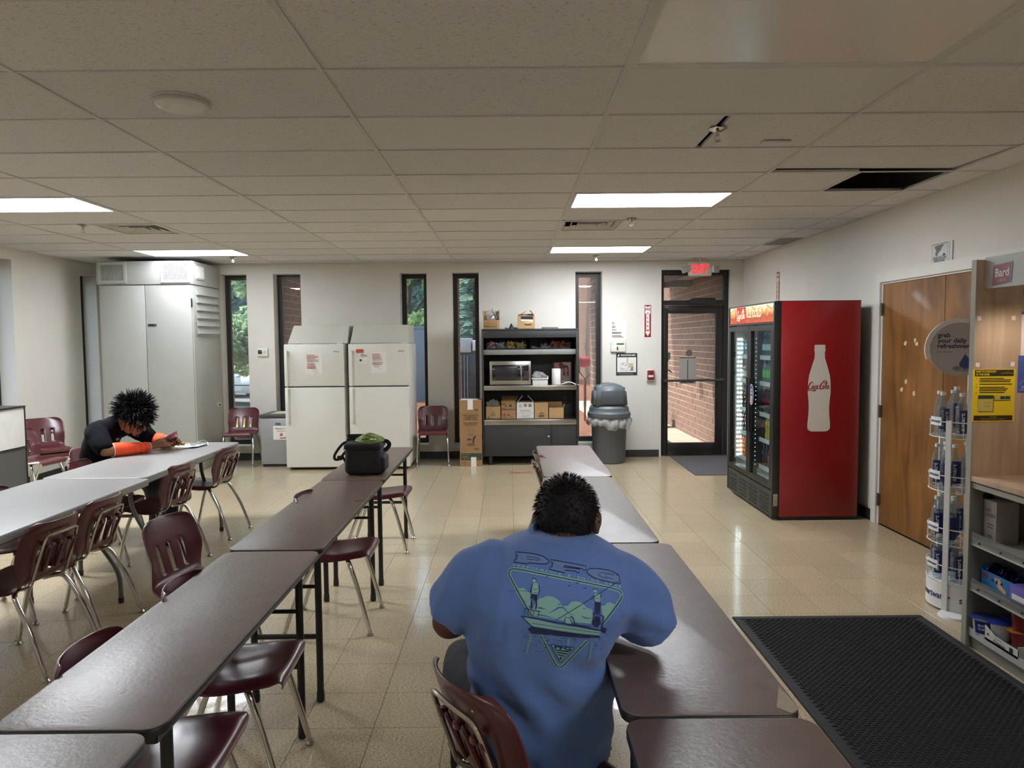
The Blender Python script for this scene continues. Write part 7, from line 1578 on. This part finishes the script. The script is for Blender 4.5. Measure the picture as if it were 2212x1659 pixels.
for L, w in (([(270, 925), (500, 955), (700, 988), (1000, 1028), (1262, 1082)], 13), ([(290, 938), (410, 1045)], 8), ([(410, 1005), (700, 1040), (1000, 1075), (1250, 1112)], 5), ([(310, 830), (400, 848), (512, 868)], 9), ([(318, 835), (312, 912)], 7), ([(355, 842), (352, 920)], 5), ([(432, 855), (425, 925)], 6), ([(488, 868), (480, 930)], 7), ([(1155, 874), (1300, 910)], 10), ([(1165, 880), (1140, 1010)], 7), ([(1292, 912), (1270, 1040)], 7), ([(1150, 885), (1280, 1020)], 6), ([(100, 630), (250, 626), (405, 636)], 4), ([(700, 965), (1100, 725), (1500, 480)], 8), ([(402, 735), (398, 780), (405, 828)], 16), ([(458, 738), (462, 790), (450, 838)], 16), ([(412, 540), (395, 610), (385, 660)], 8), ([(488, 560), (496, 620), (480, 670)], 8), ([(1175, 660), (1160, 690), (1130, 712)], 9), ([(1248, 655), (1262, 660), (1252, 690)], 9), ([(880, 915), (915, 940), (935, 1020)], 12), ([(815, 932), (872, 940), (895, 1018), (815, 996), (815, 932)], 6), ([(405, 486), (430, 474), (455, 490)], 10), ([(1166, 596), (1190, 588), (1214, 602)], 10), ([(940, 1000), (1010, 1022), (1130, 1030)], 9), ([(420, 600), (450, 610), (480, 600)], 5), ([(420, 640), (450, 650), (475, 640)], 5), ([(1190, 690), (1215, 700), (1240, 690)], 5)): nv.ribbon(L, w)
nv.poly([(395, 660), (472, 670), (466, 738), (432, 735), (426, 702), (385, 722)]).poly([(1186, 738), (1256, 743), (1244, 880), (1218, 878), (1216, 790), (1204, 876), (1180, 874)]).poly([(1190, 905), (1240, 915), (1255, 985), (1215, 1040), (1160, 1020), (1160, 960)]).poly([(1262, 1030), (1335, 1058), (1312, 1112), (1262, 1092)])
for x, y, w in ((862, 552, 28), (1065, 577, 20), (966, 515, 30), (590, 450, 20)): nv.ribbon([(x-w, y-4), (x, y+8), (x+w, y-14)], [2, 9, 2])
q = random.Random(12)
for i in range(150): x, y = q.uniform(260, 1330), 1000+abs(q.gauss(0, 1))*130+q.uniform(60, 140); L = q.uniform(14, 60); nv.ribbon([(x, y), (x+L, y+L*.12)], q.uniform(2, 5), smooth=False) if (y > 1150 or x < 330 or x > 1270) and y < 1345 else None
onshirt(nv, 'navy_print', i_navy, .0022)
m2 = MB().poly([(640, 1252), (922, 1290), (748, 1468)])
for x0, y0, x1, y1, n, w in ((400, 1140, 322, 1375, 16, 40), (850, 1175, 852, 1255, 6, 30), (1145, 1220, 1108, 1465, 18, 34)):
    for i in range(n): f = i/n; x = x0+(x1-x0)*f; y = y0+(y1-y0)*f; ww = w*(1-.5*f); m2.ribbon([(x-ww*q.uniform(.4, 1), y), (x, y+6), (x+ww*q.uniform(.4, 1), y+2)], [2, 9, 2])
for i in range(30): x, y = q.uniform(480, 1300), q.uniform(1130, 1215); m2.ribbon([(x, y), (x+q.uniform(15, 45), y+5)], 3, smooth=False)
onshirt(m2, 'mint_detail', i_mint, .0026)
n2 = MB().ribbon([(640, 1252), (922, 1290), (748, 1468)], 9, closed=True, smooth=False)
for a, b, y in ((683, 862, 1312), (696, 838, 1340), (712, 806, 1368)): n2.poly([(a, y-4), (b, y+18), (b-8, y+34), (a+6, y+12)])
n2.poly([(752, 1396), (772, 1418), (752, 1440), (732, 1418)]).text('PFG', 60, Matrix.Translation((782, 1292, 0)) @ Matrix.Rotation(.13, 4, 'Z') @ Matrix.Diagonal((1, -1, 1, 1)), w=215, bold=.05)
onshirt(n2, 'emblem_print', i_navy, .0032)
o = MB().rbox(-.036, .036, -.004, .004, 0, .15, .006); me = o.mesh('phone'); ph = put('smartphone', me, m_black); ph.location = (.135, 2.40, .835); ph.rotation_euler = (R(-50), 0, 0); tag(ph, 'dark smartphone held by the man in the blue shirt', 'phone')

# ---- the young man with orange sleeves
yg = thing('person', 'person in black T-shirt and orange sleeves looking at a phone', 'person', (-3.38, 5.92, 0))
def leanloft(mb):
    P = [(-3.40, 5.92, .50), (-3.415, 5.92, .62), (-3.40, 5.915, .74), (-3.355, 5.905, .85), (-3.29, 5.895, .93), (-3.225, 5.885, .985)]
    return mb.limb(P, [(.165, .125), (.16, .125), (.17, .12), (.185, .115), (.165, .10), (.08, .07)], 24, 5, up=(0, 1, 0))
S1, E1, W1 = Vector((-3.30, 5.715, .925)), Vector((-3.165, 5.60, .795)), Vector((-2.955, 5.86, .785))
S2, E2, W2 = Vector((-3.235, 6.075, .94)), Vector((-3.075, 6.21, .800)), Vector((-2.915, 6.10, .805))
mb = leanloft(MB())
mb.limb([(-3.29, 5.83, .93), S1, S1.lerp(E1, .5), S1.lerp(E1, .80)], [.088, .086, .080, .074], 18, 4); mb.limb([(-3.26, 5.96, .93), S2, S2.lerp(E2, .5), S2.lerp(E2, .72)], [.088, .084, .078, .072], 18, 4)
ts = remesh(mb, .010, 6); wrinkle(ts, .006, 12); m_ts = mat('tshirt_black', (17, 18, 23), .95, noise=(20, .12), spec=.12); tsh = put('tshirt', ts, m_ts, yg, w=True)
mb = MB(); HY = frame((-3.075, 5.868, 1.000), (.86, -.12, -.50), (.49, -.05, .87)); head(mb, HY, 1.0)
mb.limb([(-3.24, 5.89, .95), (-3.19, 5.885, .985), (-3.135, 5.878, 1.005)], [(.060, .056), (.055, .054), (.052, .055)], 16, 4)
mb.limb([(-3.40, 5.92, .66), (-3.34, 5.905, .84), (-3.25, 5.89, .94)], [(.11, .08), (.12, .08), (.06, .055)], 14, 4, up=(0, 1, 0))
for A, E, W in ((S1, E1, W1), (S2, E2, W2)): mb.limb([Vector((-3.29, 5.89, .91)), A, A.lerp(E, .5), E], [.05, .054, .048, .044], 14, 4); mb.limb([E, E.lerp(W, .4), W], [.044, .042, .028], 14, 4)
hand(mb, frame(W1+Vector((.022, .02, .006)), (.80, .52, .20), (-.10, -.75, .62)), -1, (.35, .45, .4), .03, (.5, .75, .1)); hand(mb, frame(W2+Vector((.02, -.012, .004)), (.86, -.30, .18), (-.1, .72, .66)), 1, (.4, .5, .4), .03, (.5, .75, .1))
me = remesh(mb, .0056, 3); put('body', me, skin2, yg, w=True)
m_or = mat('sleeve_orange', (255, 84, 40), .75, noise=(8, .06), bump=(200, .2, .001)); m_hem = mat('sleeve_hem', (236, 216, 196), .8)
for E, W, a, b in ((E1, W1, .15, 1.0), (E2, W2, .08, .95)):
    p0, p1 = E.lerp(W, a), E.lerp(W, b); me = remesh(MB().limb([p0+Vector((0, 0, .004)), E.lerp(W, .3)+Vector((0, 0, .004)), E.lerp(W, .6), p1], [.054, .056, .051, .041], 18, 6, flat_end=True, flat_start=True), .007, 2)
    d = (W-E).normalized(); L = (W-E).length
    for v in me.vertices: f = (v.co-E).dot(d)/L; v.co += v.normal*(.004*math.sin(f*46+v.co.z*20)*max(0, (f-.5)/.5)+.0015*NZ.noise(v.co*40))
    sl = put('arm_sleeve', me, m_or, yg, w=True); u = d.orthogonal().normalized(); w_ = d.cross(u)
    for p, r in ((p0, .053), (p1, .040)): MB().tube([p+u*r*math.cos(k)+w_*r*math.sin(k) for k in [i*PI/9 for i in range(18)]], .003, 6, closed=True).build('hem', m_hem, sl)
# big curly hair
q = random.Random(6); hc = Vector((0, -.035, .075)); hb = MB()
def afro(u, v):
    a, b = u*2*PI, (v-.5)*PI; d = Vector((math.cos(a)*math.cos(b), math.sin(a)*math.cos(b), math.sin(b))); r = .112*(1+.12*NZ.noise(d*3.1)+.10*NZ.noise(d*7)); return hc+Vector((d.x*r*1.05, d.y*r*1.08, d.z*r*.92))
okf = lambda p: not (p.y > .055 and p.z < .045) and not (p.z < -.02 and p.y > -.03) and p.z > -.075
t_ = MB().sheet(afro, 44, 26, closed=True); cap = MB(); cap.v = t_.v; cap.f = [f for f in t_.f if okf(sum((t_.v[i] for i in f), Vector())/len(f))]
me = cap.mesh('hair', 0); bm = bmesh.new(); bm.from_mesh(me); bmesh.ops.delete(bm, geom=[v for v in bm.verts if not v.link_faces], context='VERTS'); bm.to_mesh(me); bm.free(); me.transform(HY); me.shade_smooth(); hr = put('hair', me, m_hair, yg, w=True)
sd = []
while len(sd) < 900:
    d = Vector((q.gauss(0, 1), q.gauss(0, 1), q.gauss(0, 1))).normalized(); p = hc+d*.098
    if okf(p) and d.z > -.65: sd.append((p, d))
tm = MB(); hairtufts(tm, HY, sd, .082, .0072, q, .5, .2, 5, 4); tm.build('hair_strand', m_hair, hr, ang=60, kind='stuff')
for s in (-1, 1):
    e = MB().ball((s*.033, .0815, .020), .011, .008, .0075, 12, 8, HY).build('eye', MATS['eye_white'], yg, w=True); MB().ball((s*.033, .0885, .0165), .0045, .002, .0042, 10, 6, HY).build('iris', m_black, e)
    MB().limb([(s*.018, .092, .040), (s*.034, .089, .045), (s*.050, .078, .041)], [.003, .004, .002], 6, 3, HY).build('eyebrow', m_hair, yg, w=True)
MB().ball((0, .085, -.095), .020, .012, .012, 12, 8, HY).build('goatee', m_hair, yg, w=True)
MB().poly([(-.012, .008), (.014, .010), (.012, -.008), (-.010, -.010)], frame((-3.178, 5.80, .86), (0, 0, 1), (.7, -.7, .2))).build('shirt_badge', m_pg, tsh, ang=0)
pants('trousers', yg, [[(-3.36, 5.80, .51), (-3.15, 5.78, .53), (-2.92, 5.77, .53), (-2.86, 5.76, .30), (-2.88, 5.76, .09)], [(-3.36, 6.03, .51), (-3.15, 6.05, .53), (-2.94, 6.06, .53), (-2.90, 6.07, .30), (-2.92, 6.07, .09)]], mat('trousers_charcoal', (46, 46, 50), .85, noise=(40, .15)), ((-3.40, 5.82, .54), (-3.40, 5.92, .54), (-3.40, 6.02, .54)))
shoe(yg, (-2.87, 5.76, 0), (1, -.05, 0)); shoe(yg, (-2.91, 6.07, 0), (1, .05, 0))
me = MB().rbox(-.038, .038, -.078, .078, 0, .012, .005).mesh('p'); ph = put('smartphone', me, mat('phone_maroon', (110, 30, 46), .3)); ph.matrix_basis = frame((-2.850, 5.985, .835), (.86, .10, .45), (-.32, -.62, .70)); tag(ph, 'maroon smartphone held by the young man with orange sleeves', 'phone')
# food on paper and safety glasses
t = thing('food_paper', 'sheet of white paper under the fried food on the pale table', 'paper', (-2.82, 6.16, TZ)); MB().sheet(lambda u, v: (-.14+.28*u+.05*v, -.10+.22*v, .003+.012*(abs(u-.5)*2)**3+.004*math.sin(u*9+v*7)), 16, 10).build('sheet', m_paper, t)
q = random.Random(15)
for i in range(15):
    p = [Vector((q.uniform(-.04, .04), q.uniform(-.035, .035), q.uniform(.012, .05)))]; d = Vector((q.gauss(0, 1), q.gauss(0, 1), q.gauss(0, .3))).normalized()
    for k in range(3): d = (d+Vector((q.gauss(0, .5), q.gauss(0, .5), q.gauss(0, .2)))).normalized(); p.append(p[-1]+d*.022); p[-1].z = max(.010, p[-1].z)
    o = MB().limb(p, [.0085]*4, 7, 3).build('fried_potato', mat('fries_gold', (196, 146, 70), .5, noise=(40, .3)), ang=50); o.location = (-2.87, 6.10, TZ+.003); tag(o, 'golden fried potato piece in the heap on the white paper', 'food', 'fried potato pieces on the paper')
t = thing('safety_glasses', 'clear safety glasses lying on the pale table beside the food', 'glasses', (-2.70, 6.20, TZ)); m_sg_ = glass_mat('clear_plastic', (236, 240, 240), 1.6, .03, haze=.12)
for s in (-1, 1):
    MB().sheet(lambda u, v: (s*.036+.030*(u*2-1), .012*(1-(u*2-1)**2)-.02*abs(s*.036+.030*(u*2-1))*8*.12, .006+.042*v), 10, 6).build('lens', m_sg_, t); MB().tube([(s*.066, -.01, .035), (s*.075, -.05, .030), (s*.070, -.12, .004)], [(.0018, .004)]*3, 6).build('temple', m_sg_, t)
    MB().tube([(s*.036+.031*math.cos(a), .008*(1-math.cos(a)**2), .027+.022*math.sin(a)) for a in [i*PI/8 for i in range(16)]], .0016, 6, closed=True).build('rim', mat('plastic_pale', (196, 198, 196), .2, coat=.5), t)
MB().tube([(-.008, .012, .035), (0, .016, .038), (.008, .012, .035)], .002, 6).build('bridge', MATS['plastic_pale'], t)
t.rotation_euler = (0, 0, R(25))
